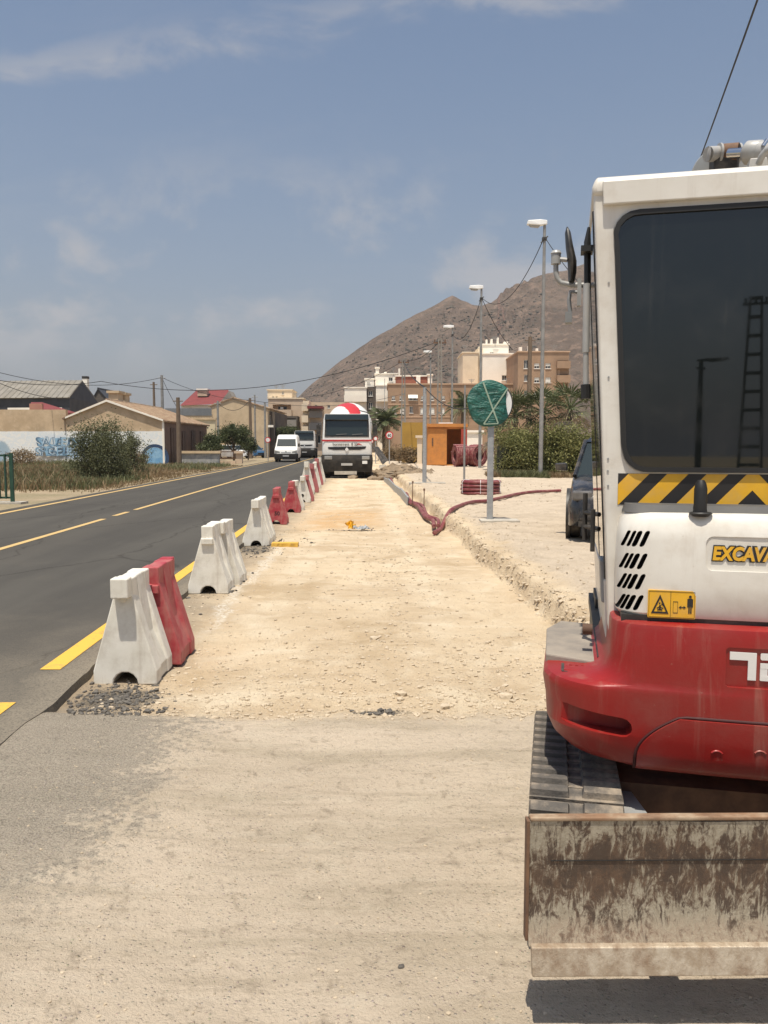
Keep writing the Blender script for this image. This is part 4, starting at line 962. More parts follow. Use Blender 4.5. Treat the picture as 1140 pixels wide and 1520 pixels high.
M_edge = mat('worn_cutting_edge', (0.36, 0.285, 0.205), (0.50, 0.43, 0.335), 14, 0.5, metal=0.4, stretch=(1.6, 1, 1.2), dirt=((0.20, 0.125, 0.075), 0.75, 9), bump=0.3, bscale=50)
BX0 = at(787, 1213, 2.08); bx0, zt_ = BX0.x, BX0.z; BWID = 1.52
bl = thing('dozer_blade', None, None); bl.parent = EXC; bl.rotation_euler = (0, 0, AY - R(-0.6) - 0.0)
ip = Matrix.Rotation(AY, 3, 'Z') @ (Vector((bx0, 2.08, 0)) - Vector((EX, EY, 0))); bl.location = (ip.x, ip.y, 0)
M_brail = mat('rusted_top_edge', (0.26, 0.155, 0.09), (0.42, 0.33, 0.23), 16, 0.7, metal=0.2, stretch=(0.6, 1, 1), dirt=((0.12, 0.065, 0.04), 0.7, 12))
b = MB(); zt_ -= 0.012; zm_ = at(792, 1405, 2.07).z; ze_ = at(792, 1451, 2.034).z; hb_ = zt_ - zm_
pf = [(0.0, zt_), (0.004, zt_ - 0.15 * hb_), (0.009, zt_ - 0.35 * hb_), (0.012, zt_ - 0.55 * hb_), (0.010, zt_ - 0.75 * hb_), (0.002, zt_ - 0.9 * hb_), (-0.010, zm_)]
outl = [(p[0], p[1]) for p in pf] + [(p[0] + 0.014, p[1]) for p in reversed(pf)]
n_ = 24; rings = []
for i in range(n_ + 1):
    x = BWID * i / n_; rings.append([(x, p[0], p[1] + 0.004 * math.sin(x * 9) * (1 if p[1] > zt_ - 0.02 else 0)) for p in outl])
b.loft(rings); mb = b.build('moldboard', M_blade, bl, 40); fix_normals(mb.data)
b = MB(); b.box(0.0, BWID, -0.004, 0.024, zt_ + 0.0005, zt_ + 0.012); o = b.build('top_rail', M_brail, bl); bevel(o, 0.004, 2)
b = MB(); b.prism([(-0.026, zm_ + 0.006), (-0.006, zm_ + 0.008), (-0.030, ze_ - 0.002), (-0.046, ze_)], 0.004, BWID - 0.004, 'x'); o = b.build('cutting_edge', M_edge, bl); fix_normals(o.data); bevel(o, 0.003, 2)
for e_ in (-0.008, BWID):
    b = MB(); b.box(e_, e_ + 0.008, 0.0, 0.030, zm_ + 0.01, zt_); b.build('end_plate', M_rust, bl)
b = MB(); b.box(0.06, BWID - 0.06, 0.0058, 0.02, zt_ - 0.1165, zt_ - 0.115); b.build('weld_seam', M_seal, bl)
for s in (0.42, 1.08):
    b = MB(); b.box(s - 0.04, s + 0.04, 0.06, 0.65, zt_ - 0.28, zt_ - 0.17); b.build('push_arm', M_grey, bl)
# ------------------------------------------------------------------ water-filled barriers along the asphalt edge
def barrier_mesh(m, tongue=True, L=0.44):
    def ring(y, k):
        hw = 0.213
        p = [(-hw, 0), (-hw, 0.095), (-0.062 * k, 0.615), (-0.062 * k, 0.728), (0.062 * k, 0.728), (0.062 * k, 0.615), (hw, 0.095), (hw, 0)]
        if k < 1: p = [(-hw + 0.012, 0), (-hw + 0.012, 0.095), (-0.11, 0.33), (-0.050, 0.727), (0.050, 0.727), (0.11, 0.33), (hw - 0.012, 0.095), (hw - 0.012, 0)]
        p += [(0.085, 0)] + [(0.085 * math.cos(R(q)), 0.088 * math.sin(R(q))) for q in (25, 50, 75, 105, 130, 155)] + [(-0.085, 0)]
        return [(a, y, c) for a, c in p]
    b = MB(); b.loft([ring(0, 1), ring(0.12, 1), ring(0.135, 0.6), ring(L - 0.135, 0.6), ring(L - 0.12, 1), ring(L, 1)])
    if tongue: b.box(-0.058, 0.058, -0.085, 0.02, 0.605, 0.738)
    else: b.box(-0.062, 0.062, -0.03, 0.02, 0.535, 0.60); b.box(-0.05, 0.05, L - 0.02, L + 0.07, 0.61, 0.735)
    b.tube([(0, -0.012, 0.585), (0, 0.03, 0.585)], 0.022, 8)
    me = b.mesh('barrier_body', m); fix_normals(me)
    return me
BAR = {('w', 1): barrier_mesh(M_wplas, True), ('w', 0): barrier_mesh(M_wplas, False), ('r', 1): barrier_mesh(M_rplas, False), ('p', 1): barrier_mesh(M_pplas, True)}
def barrier(px, py, col, tongue, label, dy=0.0, s=1.0, tilt=0.0, dxo=0.0, rz=0.0):
    p = gnd(px, py); y = p.y + dy; x = p.x - 0.028 * dy + dxo
    o = link('road_barrier', BAR[(col, tongue)]); o.location = (x, y, Hs(x, y + 0.2) - 0.004); o.rotation_euler = (tilt, 0, R(1.6) + rz)
    o.scale = (s * (0.8 if s > 1 else 1), s * (0.8 if s > 1 else 1), s); bevel(o, 0.014, 2, 40)
    tag(o, label, 'barrier', 'plastic road barriers along the asphalt edge'); return o
barrier(186, 1012, 'w', 1, 'large white plastic barrier nearest the camera with an arched foot')
barrier(186, 1012, 'r', 1, 'red plastic barrier pushed against the back of the nearest white one', 0.49, 1, 0, 0.055, R(-1))
barrier(309, 882, 'w', 0, 'white barrier with a low stub front, first of the second pair')
barrier(309, 882, 'w', 1, 'white barrier standing behind the stub-fronted white one', 0.50, 1, 0, 0.05, R(-2))
barrier(380, 810, 'w', 1, 'white barrier next to the yellow kerb piece')
barrier(380, 810, 'w', 0, 'white barrier hidden behind the one next to the yellow kerb piece', 0.47)
b50 = barrier(410, 778, 'r', 1, 'red barrier with black number 50 on its front')
o = link('number', text_mesh('50', 0.11, M_blk, 0.001, 0.002), b50); o.location = (0.02, -0.003, 0.19)
barrier(432, 760, 'r', 1, 'bright red barrier beyond the one numbered 50')
barrier(432, 760, 'w', 1, 'white barrier tucked behind the bright red one', 0.47, 1, 0, 0.05)
bw = barrier(449, 745, 'w', 1, 'white barrier with a round black drain hole low on its front')
b = MB(); b.tube([(0.0, -0.006, 0.20), (0.0, 0.01, 0.20)], 0.045, 14); b.build('drain_hole', M_blk, bw)
barrier(449, 745, 'p', 1, 'faded pink barrier behind the white one with the drain hole', 0.5, 1.0, 0, 0.06)
barrier(455, 733, 'w', 1, 'tall white barrier in front of the pink and red far group', 0, 1.42)
barrier(462, 731, 'p', 1, 'tall faded red barrier right of the tall white one', 0.2, 1.3)
barrier(467, 724, 'w', 0, 'white capped barrier just short of the mixer truck, left one', 0, 1.3)
barrier(470, 720, 'p', 1, 'pale pink barrier in front of the mixer truck', 0, 1.42)
barrier(474, 716, 'w', 1, 'last white barrier beside the front wheel of the mixer truck', 0, 1.42)

# yellow painted piece on the lane, litter, stones
p0, p1 = gnd(403, 811), gnd(443, 810)
b = MB(); n_ = 12; rr_ = rng(4); rings = []
for i in range(n_ + 1):
    x = p0.x + (p1.x - p0.x) * i / n_; j = rr_.random(4) * 0.025
    rings.append([(x, p0.y - j[0], 0.0), (x, p0.y - j[1], 0.065), (x, p0.y + 0.12 + j[2], 0.07), (x, p0.y + 0.13 + j[3], 0.0)])
b.loft(rings); o = b.build('kerb_piece', paint_material('yellow_kerb_paint', (0.62, 0.37, 0.06), 0.5)); fix_normals(o.data); o.location.z = Hs(p0.x + 0.2, p0.y) - 0.005
tag(o, 'broken strip of asphalt with yellow paint lying beside a white barrier', 'kerb piece')
q0 = gnd(521, 787)
t = thing('litter', 'crumpled yellow sheet and grey plastic bag lying on the dirt lane', 'litter', (q0.x, q0.y, Hs(q0.x, q0.y)))
def crumple(w, d_, hgt, seed, n=9):
    r = rng(seed); V = []; Fc = []
    for j in range(n):
        for i in range(n):
            V.append(((i / (n - 1) - 0.5) * w + r.normal() * w * 0.05, (j / (n - 1) - 0.5) * d_ + r.normal() * d_ * 0.05, abs(r.normal()) * hgt))
    for j in range(n - 1):
        for i in range(n - 1): a = j * n + i; Fc.append((a, a + 1, a + n + 1, a + n))
    b = MB(); b.add(V, Fc); return b
o = crumple(0.16, 0.16, 0.06, 1).build('yellow_sheet', M_yel, t); o.rotation_euler = (R(35), 0, 0.6); o.location = (-0.02, 0, 0.07)
o = crumple(0.28, 0.16, 0.04, 2).build('plastic_bag', mat('grey_plastic_bag', (0.45, 0.47, 0.48), (0.2, 0.2, 0.19), 20, 0.4), t); o.location = (0.20, 0.0, 0.015)

M_stone = mat('pale_stone', (0.55, 0.455, 0.335), (0.42, 0.34, 0.24), 12, 0.95, bump=0.3, bscale=60)
M_crumb = mat('asphalt_crumbs', (0.075, 0.068, 0.06), (0.15, 0.135, 0.115), 30, 0.95)
for pxs, pys, sz, lab in ((555, 948, 0.048, 'pale flat stone lying alone in the middle of the lane'), (597, 1028, 0.04, 'low cream stone in the gravel near the grey forecourt'), (753, 1033, 0.05, 'largest cream stone in the gravel left of the excavator'), (660, 1047, 0.04, 'cream stone in the gravel between lane and forecourt'), (596, 1434, 0.011, 'small dark pebble on the grey forecourt in the foreground')):
    p = gnd(pxs, pys); o = link('stone', rocks_mesh('stone', np.array([[0, 0, sz * 0.2]]), np.array([sz]), M_stone if sz > 0.02 else M_crumb, int(pxs), 0.6)); o.location = (p.x, p.y, Hs(p.x, p.y)); tag(o, lab, 'stone')
r = rng(99)
def scatter(n, fx, fy, fs):
    X, Y = fx(n), fy(n); return X, Y, fs(n)
PX, PY, PS = [], [], []
def put(X, Y, S): PX.append(X); PY.append(Y); PS.append(S)
Y = 4.5 + np.abs(r.normal(size=5200)) * 1.0; X = -1.5 + 3.4 * r.random(5200) ** 0.8; put(X, Y, 0.002 + 0.015 * r.random(5200) ** 4)            # gravel lip
Y = 4.6 + 24 * r.random(3600) ** 1.8; put(-1.75 + 3.2 * r.random(3600) - 0.028 * Y, Y, 0.005 + 0.016 * r.random(3600) ** 4)             # lane
Y = 6 + 6.5 * r.random(900); put(0.0 + 0.35 * r.normal(size=900) - 0.01 * Y + 0.25, Y, 0.004 + 0.018 * r.random(900) ** 3)            # windrow down the lane
Y = 5.2 + 22 * r.random(4500) ** 1.5; put(xbank(Y) + 0.0 + np.abs(r.normal(size=4500)) * 0.5, Y, 0.003 + 0.018 * r.random(4500) ** 6)
Y = 5.2 + 14 * r.random(900) ** 1.5; put(xbank(Y) + 0.06 + 0.045 * r.normal(size=900), Y, 0.006 + 0.028 * r.random(900) ** 4)    # bank and spoil
Y = 1.6 + 3.0 * r.random(6000); put(-1.7 + 4 * r.random(6000), Y, 0.001 + 0.006 * r.random(6000) ** 9)                               # forecourt
Y = 8 + 30 * r.random(1500); put(xbank(Y) + 0.6 + 4.5 * r.random(1500), Y, 0.008 + 0.02 * r.random(1500) ** 4)
PX, PY, PS = np.concatenate(PX), np.concatenate(PY), np.concatenate(PS)
k = PX > xe(PY) + 0.02; PX, PY, PS = PX[k], PY[k], PS[k]
o = link('gravel', rocks_mesh('gravel', np.stack([PX, PY, H(PX, PY) + PS * 0.15], -1), PS, M_stone, 5)); tag(o, kind='stuff')
cl = []
for cx, cy, sx, sy, n, smax in ((-1.70, 4.93, 0.14, 0.15, 1500, 0.016), (-1.60, 4.62, 0.12, 0.10, 260, 0.018), (-1.9, 8.9, 0.15, 0.5, 300, 0.022), (0.0, 4.66, 0.085, 0.035, 170, 0.016), (-0.05, 4.64, 0.05, 0.03, 60, 0.024), (-1.95, 12.1, 0.2, 0.4, 400, 0.024), (-1.75, 12.9, 0.3, 0.3, 200, 0.024), (-0.7, 14.8, 0.5, 0.12, 90, 0.022), (0.1, 15.2, 0.5, 0.15, 50, 0.025)):
    cl.append(np.stack([cx + sx * r.normal(size=n), cy + sy * r.normal(size=n), 0.0025 + smax * r.random(n) ** 6], -1))
cl = np.concatenate(cl); cl = cl[cl[:, 0] > xe(cl[:, 1]) + 0.02]
o = link('asphalt_rubble', rocks_mesh('asphalt_rubble', np.stack([cl[:, 0], cl[:, 1], H(cl[:, 0], cl[:, 1]) + cl[:, 2] * 0.3], -1), cl[:, 2], M_crumb, 6)); tag(o, kind='stuff')

# ------------------------------------------------------------------ sign wrapped in green plastic
sb = gnd(727, 772, 0.2); SY = sb.y
t = thing('wrapped_sign', 'round road sign wrapped in green plastic with a white tape cross', 'sign', (sb.x, SY, Hs(sb.x, SY)), R(3))
zd = at(724, 599, SY).z - Hs(sb.x, SY); rd = 0.405
b = MB(); b.box(-0.055, 0.055, -0.03, 0.03, -0.1, zd + 0.30); bevel(b.build('post', M_steel, t), 0.012, 2)
b = MB(); b.tube([(-0.02, -0.060, zd), (-0.02, -0.032, zd)], rd, 40); b.build('sign_plate', M_white, t, 40)
b = MB(); b.lathe([(rd - 0.015, 0), (rd + 0.006, 0.002), (rd + 0.006, 0.034), (rd - 0.015, 0.036), (rd - 0.015, 0)], (-0.02, -0.064, zd), 'y', 40, False); b.build('sign_rim', M_black, t, 40)
def wrap_material():
    m = bpy.data.materials.new('green_plastic_wrap'); m.use_nodes = True; q = NT(m.node_tree); b = m.node_tree.nodes['Principled BSDF']
    co = q.new('ShaderNodeTexCoord').outputs['Object']
    n = q.noise(q.scale(co, (1.5, 1, 4)), 1.8, 5, 0.55, 1.2); n2 = q.noise(co, 9, 5, 0.6, 1.0)
    col = q.mix(q.step(n, 0.35, 0.65), (0.010, 0.082, 0.064), (0.022, 0.135, 0.105)); q.put(b.inputs['Base Color'], col)
    b.inputs['Roughness'].default_value = 0.42; q.put(b.inputs['Normal'], q.bump(q.m('ADD', n, q.m('MULTIPLY', n2, 0.4)), 1.0, 0.06)); return m
M_wrap = wrap_material()
b = MB(); ol = []
for k in range(48):
    q = 2 * math.pi * k / 48; c_, s_ = math.cos(q), math.sin(q); rr = rd * (1.03 + 0.02 * math.sin(5 * q) + 0.025 * math.sin(3 * q + 1))
    x, z = rr * c_, rr * s_
    lim = 0.29 + 0.10 * (z / rd) ** 2 - 0.06 * z
    x = min(x, lim) if z < 0.34 else x
    ol.append((x - 0.03, z + zd))
rw = rng(8); ringsW = []
for fr, yy in ((1.0, -0.028), (1.012, -0.066), (0.97, -0.078), (0.72, -0.083), (0.42, -0.085), (0.15, -0.084)):
    ringsW.append([((p[0] + 0.03) * fr - 0.03, yy + rw.normal() * 0.0035, (p[1] - zd) * fr + zd) for p in ol])
b.loft(ringsW); o = b.build('plastic_wrap', M_wrap, t, 60); fix_normals(o.data)
b = MB()
def tape(x0, z0, x1, z1, w=0.014):
    a = Vector((x1 - x0, 0, z1 - z0)); a.normalize(); n_ = Vector((-a.z, 0, a.x)) * w
    pts = []
    for k in range(9):
        f = k / 8; p = Vector((x0 + (x1 - x0) * f, -0.0915 - 0.002 * math.sin(f * 9), z0 + (z1 - z0) * f)); pts.append(p)
    for k in range(8): b.add([pts[k] - n_, pts[k + 1] - n_, pts[k + 1] + n_, pts[k] + n_, pts[k] - n_ + Vector((0, 0.004, 0)), pts[k + 1] - n_ + Vector((0, 0.004, 0)), pts[k + 1] + n_ + Vector((0, 0.004, 0)), pts[k] + n_ + Vector((0, 0.004, 0))], [(3, 2, 1, 0), (4, 5, 6, 7), (0, 1, 5, 4), (2, 3, 7, 6), (0, 4, 7, 3), (1, 2, 6, 5)])
tape(-0.165, zd + 0.375, 0.115, zd - 0.36); tape(0.285, zd + 0.275, -0.145, zd - 0.37, 0.013)
b.T = Matrix.Translation((0, -0.002, 0)); tape(-0.15, zd - 0.375, 0.12, zd - 0.365, 0.010)
b.build('tape', mat('masking_tape', (0.34, 0.43, 0.33), (0.28, 0.37, 0.28), 9, 0.6), t)
b = MB(); b.box(-0.19, 0.52, -0.25, 0.12, -0.06, 0.035); o = b.build('concrete_slab', M_conc); o.location = (sb.x, SY, Hs(sb.x, SY)); bevel(o, 0.012, 2); tag(o, 'pale concrete pad cast round the foot of the wrapped sign', 'concrete pad')

# ------------------------------------------------------------------ conduit coils and hose
def ribbed_ring(b, c, rad, r, axis='z', n=72, m=8):
    rings = []
    for k in range(n):
        q = 2 * math.pi * k / n; rr = r * (1.0 if k % 2 else 0.88); ring = []
        for j in range(m):
            w = 2 * math.pi * j / m; R1 = rad + rr * math.cos(w)
            x, y, z = R1 * math.cos(q), R1 * math.sin(q), rr * math.sin(w)
            ring.append((c[0] + x, c[1] + y, c[2] + z) if axis == 'z' else ((c[0] + x, c[1] + z, c[2] + y) if axis == 'y' else (c[0] + z, c[1] + x, c[2] + y)))
        rings.append(ring)
    rings.append(rings[0]); b.loft(rings, cap=False)
cp = gnd(717, 734, 0.2)
t = thing('conduit_coil', 'flat stack of maroon ribbed conduit lying behind the wrapped sign', 'conduit coil', (cp.x, cp.y + 0.5, Hs(cp.x, cp.y)))
for k in range(4):
    b = MB(); ribbed_ring(b, (0.015 * math.sin(k * 5), 0.01, 0.055 + 0.10 * k), 0.52, 0.052); ribbed_ring(b, (0, 0.01, 0.055 + 0.10 * k), 0.41, 0.052); o = b.build('conduit_loop', M_hose, t, 60); fix_normals(o.data)
b = MB()
for q in (200, 262, 330): c_, s_ = math.cos(R(q)), math.sin(R(q)); b.tube([(0.36 * c_, 0.36 * s_, 0.42), (0.53 * c_, 0.53 * s_, 0.43), (0.585 * c_, 0.585 * s_, 0.36), (0.585 * c_, 0.585 * s_, 0.05)], 0.008, 5)
b.build('strap', M_white, t)
for px, py, ax, lab, sc in ((684, 693, 'x', 'upright maroon conduit coil seen edge on at the shed door', 1.0), (707, 693, 'y', 'upright maroon conduit coil with a visible hole, right of the shed', 1.0)):
    cp = gnd(px, py, 0.2); t = thing('conduit_coil', lab, 'conduit coil', (cp.x, cp.y + 0.3, Hs(cp.x, cp.y)), R(12), 'maroon conduit coils by the shed')
    for k in range(7):
        b = MB()
        for rad in (0.62, 0.50, 0.39): ribbed_ring(b, ((0.11 * (k - 3)) if ax == 'x' else 0, 0 if ax == 'x' else 0.11 * (k - 3), 0.69), rad, 0.062, ax, 40, 6)
        o = b.build('conduit_loop', M_hose, t, 60); fix_normals(o.data)
    b = MB()
    for q in (20, 75, 130, 250):
        c_, s_ = math.cos(R(q)), math.sin(R(q)); w = 0.42; pts = [(-w, 0.70 * c_), (w, 0.70 * c_)]
        b.tube([((x if ax == 'x' else 0.70 * c_), (0.70 * c_ if ax == 'x' else x), 0.69 + 0.70 * s_) for x in (-w, w)], 0.018, 5)
    b.build('strap', mat('pink_cord', (0.5, 0.25, 0.25), None, rough=0.7) if ax == 'x' else MATS['pink_cord'], t)
    t.rotation_euler = (0, 0, R(12 if ax == 'x' else 38))
hp_ = [(832, 729), (812, 730), (790, 732), (768, 735), (745, 740), (722, 744), (702, 747), (685, 753), (668, 761), (655, 768), (645, 775)]
hp2 = [(644, 777), (640, 769), (634, 764), (626, 757), (618, 749), (610, 743), (602, 735), (594, 727), (587, 719), (581, 711), (577, 704)]
def smooth_path(P, n):
    out = []
    for i in range(len(P) - 1):
        p0, p1, p2, p3 = P[max(i - 1, 0)], P[i], P[i + 1], P[min(i + 2, len(P) - 1)]
        for k in range(n):
            t_ = k / n; out.append(0.5 * ((2 * p1) + (p2 - p0) * t_ + (2 * p0 - 5 * p1 + 4 * p2 - p3) * t_ ** 2 + (3 * p1 - p0 - 3 * p2 + p3) * t_ ** 3))
    return out + [P[-1]]
P = [];
for px, py in hp_: p = gnd(px, py, 0.22); P.append(Vector((p.x, p.y, Hs(p.x, p.y) + 0.055)))
P = smooth_path(P, 30); b = MB(); b.tube(P, [0.044 if k % 2 else 0.038 for k in range(len(P))], 8)
tag(b.build('conduit_hose', M_hose, None, 60), 'maroon ribbed hose lying across the pale verge to the trench corner', 'hose')
P = []
for i, (px, py) in enumerate(hp2): p = gnd(px, py, 0.12); P.append(Vector((p.x + 0.04 * math.sin(i * 2.1), p.y, Hs(p.x, p.y) + 0.09)))
P = smooth_path(P, 40); b = MB(); b.tube(P, [0.044 if k % 2 else 0.038 for k in range(len(P))], 8); b.tube([p + Vector((0.075 + 0.02 * math.sin(i * 0.05), 0.0, 0.015)) for i, p in enumerate(P[:260])], [0.040 if k % 2 else 0.035 for k in range(260)], 8)
tag(b.build('conduit_hose', M_hose, None, 60), 'pair of maroon hoses running up the trench beside the metal boards', 'hose')
# steel kerb forms
pts_ = [gnd(605, 750, 0.0), gnd(594, 737, 0.0), gnd(584, 727, 0.0), gnd(576, 719, 0.0), gnd(570, 714, 0.0)]
M_form = mat('formwork_steel', (0.30, 0.32, 0.33), (0.40, 0.40, 0.38), 5, 0.5, metal=0.3, dirt=(DUST, 0.4, 5))
for k in range(4):
    a, c = pts_[k], pts_[k + 1]; d_ = c - a; L = d_.length
    b = MB(); b.box(0, L - 0.04, -0.012, 0.012, -0.05, 0.22); b.box(0, L - 0.04, -0.04, 0.0, 0.20, 0.222)
    for s in np.linspace(0.1, L - 0.15, 4): b.box(s, s + 0.03, -0.045, 0.0, 0.0, 0.2)
    o = b.build('kerb_form', M_form); o.location = (a.x, a.y, Hs(a.x, a.y)); o.rotation_euler = (0, R((-3, 2, -2, 3)[k]) * 0.3, math.atan2(d_.y, d_.x))
    tag(o, ('nearest grey steel board standing along the trench edge', 'second grey steel board from the near end of the trench', 'third grey steel board along the trench edge', 'farthest grey steel board along the trench edge')[k], 'formwork board', 'steel boards along the trench')
for px, py0, py1, lab in ((612, 745, 716, 'thin rusty stake in the dirt left of the other stake'), (629, 750, 727, 'thin rusty stake in the dirt nearer the hose corner')):
    p = gnd(px, py0, 0.15); b = MB(); b.tube([(0, 0, -0.1), (0.01, 0, at(px, py1, p.y).z - Hs(p.x, p.y))], 0.012, 6); b.tube([(0.01, 0, at(px, py1, p.y).z - Hs(p.x, p.y) - 0.02), (0.01, 0, at(px, py1, p.y).z - Hs(p.x, p.y) + 0.03)], 0.025, 6)
    o = b.build('survey_stake', M_rust); o.location = (p.x, p.y, Hs(p.x, p.y)); tag(o, lab, 'stake')

# ------------------------------------------------------------------ lamps, poles, posts, wires
M_lamp = mat('lamp_white', (0.82, 0.82, 0.80), None, rough=0.4)
def lamp_mesh_parts(h):
    t = thing('street_lamp', None, None)
    b = MB(); b.tube([(0, 0, -0.3), (0, 0, 2.2), (0, 0, h - 0.1), (0, 0, h)], [0.095, 0.09, 0.058, 0.05], 12); b.build('pole', M_polegrey, t, 40)
    b = MB(); b.loft([[(-0.78 + 0.05, -0.10, h - 0.02), (-0.78 + 0.05, 0.10, h - 0.02), (-0.70, 0.11, h + 0.14), (-0.70, -0.11, h + 0.14)],
                      [(-0.20, -0.15, h - 0.06), (-0.20, 0.15, h - 0.06), (-0.2, 0.13, h + 0.17), (-0.2, -0.13, h + 0.17)],
                      [(0.10, -0.08, h - 0.01), (0.10, 0.08, h - 0.01), (0.10, 0.08, h + 0.15), (0.10, -0.08, h + 0.15)]]); o = b.build('lamp_head', M_lamp, t); fix_normals(o.data); bevel(o, 0.03, 3)
    b = MB(); b.loft([[(-0.66, -0.08, h - 0.03), (-0.66, 0.08, h - 0.03), (-0.18, 0.12, h - 0.05), (-0.18, -0.12, h - 0.05)], [(-0.58, -0.05, h - 0.11), (-0.58, 0.05, h - 0.11), (-0.25, 0.07, h - 0.13), (-0.25, -0.07, h - 0.13)]]); o = b.build('lamp_lens', M_lgrey, t); fix_normals(o.data); bevel(o, 0.02, 2)
    b = MB(); b.box(-0.09, 0.09, -0.09, 0.09, h - 0.62, h - 0.50); b.tube([(-0.14, 0, h - 0.7), (0.14, 0, h - 0.45)], 0.03, 6); b.build('cable_clamp', M_black, t)
    b = MB(); b.box(-0.2, 0.2, -0.2, 0.2, -0.2, 0.03); b.build('foot', M_conc, t)
    return t
LH = 9.9; lamp0 = lamp_mesh_parts(LH); lamps = []
for i, (pxp, pyt, Y, lab) in enumerate(((804, 333, 33.5, 'nearest and tallest looking street lamp in front of the hedge'), (713, 428, 47, 'street lamp rising behind the green wrapped sign'), (671, 486, 62.5, 'street lamp over the right part of the orange shed'), (639, 523, 79, 'farthest and smallest street lamp over the brown flats'))):
    t = lamp0 if i == 0 else copy_tree(lamp0)
    p = at(pxp, 600, Y); zt = at(pxp, pyt, Y).z; zb = Hs(p.x, Y); t.location = (p.x, Y, zb); s = (zt - zb) / LH
    t.scale = (1, 1, s); tag(t, lab, 'street lamp', 'street lamps along the right side'); lamps.append((p.x, Y, zt))
def post(px, pyb, pyt, r, zg, name, lab, m, cat, group=None, n=8):
    p = gnd(px, pyb, zg); h = at(px, pyt, p.y).z - Hs(p.x, p.y); b = MB(); b.tube([(0, 0, -0.3), (0, 0, h * 0.35), (0, 0, h)], [r, r, r * 0.8], n)
    o = b.build(name, m, None, 40); o.location = (p.x, p.y, Hs(p.x, p.y)); tag(o, lab, cat, group); return Vector((p.x, p.y, Hs(p.x, p.y) + h))
cab_top = post(630, 717, 575, 0.075, 0.2, 'metal_post', 'thick galvanised post carrying a cable in front of the orange shed', M_steel, 'post')
b = MB(); b.box(-0.55, 0.75, -0.2, 0.25, -0.05, 0.03); o = b.build('concrete_slab', M_conc); p = gnd(630, 717, 0.2); o.location = (p.x, p.y, Hs(p.x, p.y)); tag(o, 'flat concrete pad under the thick cable post', 'concrete pad')
post(689, 714, 572, 0.04, 0.2, 'metal_post', 'thin grey post left of the wrapped sign', M_polegrey, 'post')
post(600, 676, 588, 0.05, 0.1, 'metal_post', 'slim grey post beside the palm and speed sign', M_polegrey, 'post')
post(571, 676, 562, 0.05, 0.1, 'metal_post', 'slim pale post in front of the tall palm', M_lgrey, 'post')
def pole_at(px, pyt, Y, zb, r, name, lab, m, cat, group=None):
    p = at(px, pyt, Y); b = MB(); h = p.z - zb; b.tube([(0, 0, -0.3), (0, 0, h)], [r * 1.25, r * 0.85], 9)
    b.tube([(-0.35, 0, h - 0.25), (0.35, 0, h - 0.25)], 0.04, 6)
    o = b.build(name, m, None, 40); o.location = (p.x, Y, zb); tag(o, lab, cat, group); return Vector((p.x, Y, p.z - 0.2))
M_pconc = mat('grey_pole_concrete', (0.27, 0.25, 0.22), (0.22, 0.205, 0.18), 2, 0.9)
def lattice(px, pyt, Y, zb, lab, name='lattice_pole', wid=0.42, px_is_x=None, top=None):
    p = at(px, pyt, Y) if px_is_x is None else Vector((px_is_x, Y, top)); h = p.z - zb; t = thing(name, lab, 'pole', (p.x, Y, zb))
    b = MB(); w0, w1 = wid, wid * 0.45
    for sx in (-1, 1): b.loft([[(sx * w0 / 2 + a, c, -0.3) for a, c in ((-0.06, -0.1), (0.06, -0.1), (0.06, 0.1), (-0.06, 0.1))], [(sx * w1 / 2 + a, c, h) for a, c in ((-0.05, -0.08), (0.05, -0.08), (0.05, 0.08), (-0.05, 0.08))]])
    b.build('upright', M_pconc, t); n_ = int(h / 0.75)
    for k in range(1, n_ + 1):
        z = h * k / n_ - 0.05; w = w0 + (w1 - w0) * z / h; b = MB(); b.box(-w / 2, w / 2, -0.07, 0.07, z - 0.09, z + 0.05); b.build('crossbar', M_pconc, t)
    b = MB(); b.box(-0.5, 0.5, -0.05, 0.05, h - 0.35, h - 0.25)
    for s in (-0.4, 0, 0.4): b.tube([(s, 0, h - 0.25), (s, 0, h - 0.05)], 0.05, 8)
    b.build('bracket', M_rust, t); return Vector((p.x, Y, h + zb - 0.15))
lp1 = lattice(653, 503, 62, 0.1, 'tall lattice concrete pole between the lamps in front of the hill')
lp2 = lattice(599, 533, 72, 0.0, 'lattice concrete pole beside the speed limit sign')
tp1 = pole_at(787, 500, 56, 0.2, 0.16, 'telephone_pole', 'brown wooden pole in front of the right end of the brown flats', M_wood, 'pole')
hp1 = pole_at(264, 590, 56, 0.1, 0.15, 'telephone_pole', 'brown wooden pole at the shuttered corner of the mural house', M_wood, 'pole')
hp2_ = pole_at(240, 557, 74, 0.1, 0.14, 'telephone_pole', 'tall pole rising behind the tiled roof of the mural house', M_polegrey, 'pole')
hp3 = pole_at(228, 567, 76, 0.1, 0.12, 'telephone_pole', 'shorter dark pole left of the tall one behind the mural house', M_wood, 'pole')
hp4 = pole_at(371, 591, 84, 0.1, 0.16, 'telephone_pole', 'wooden pole in front of the tan gable wall', M_wood, 'pole')
hp5 = pole_at(393, 597, 88, 0.1, 0.12, 'telephone_pole', 'grey pole at the right edge of the tan gable wall', M_polegrey, 'pole')
hp6 = pole_at(323, 595, 80, 0.1, 0.12, 'telephone_pole', 'grey pole at the left edge of the tan gable wall', M_polegrey, 'pole')
hp7 = pole_at(378, 586, 92, 0.1, 0.10, 'telephone_pole', 'slim lamp post just right of the wooden pole', M_polegrey, 'pole')
post_top = pole_at(962, 420, 26, 0.2, 0.12, 'telephone_pole', 'wooden pole standing behind the excavator cab', M_wood, 'pole')
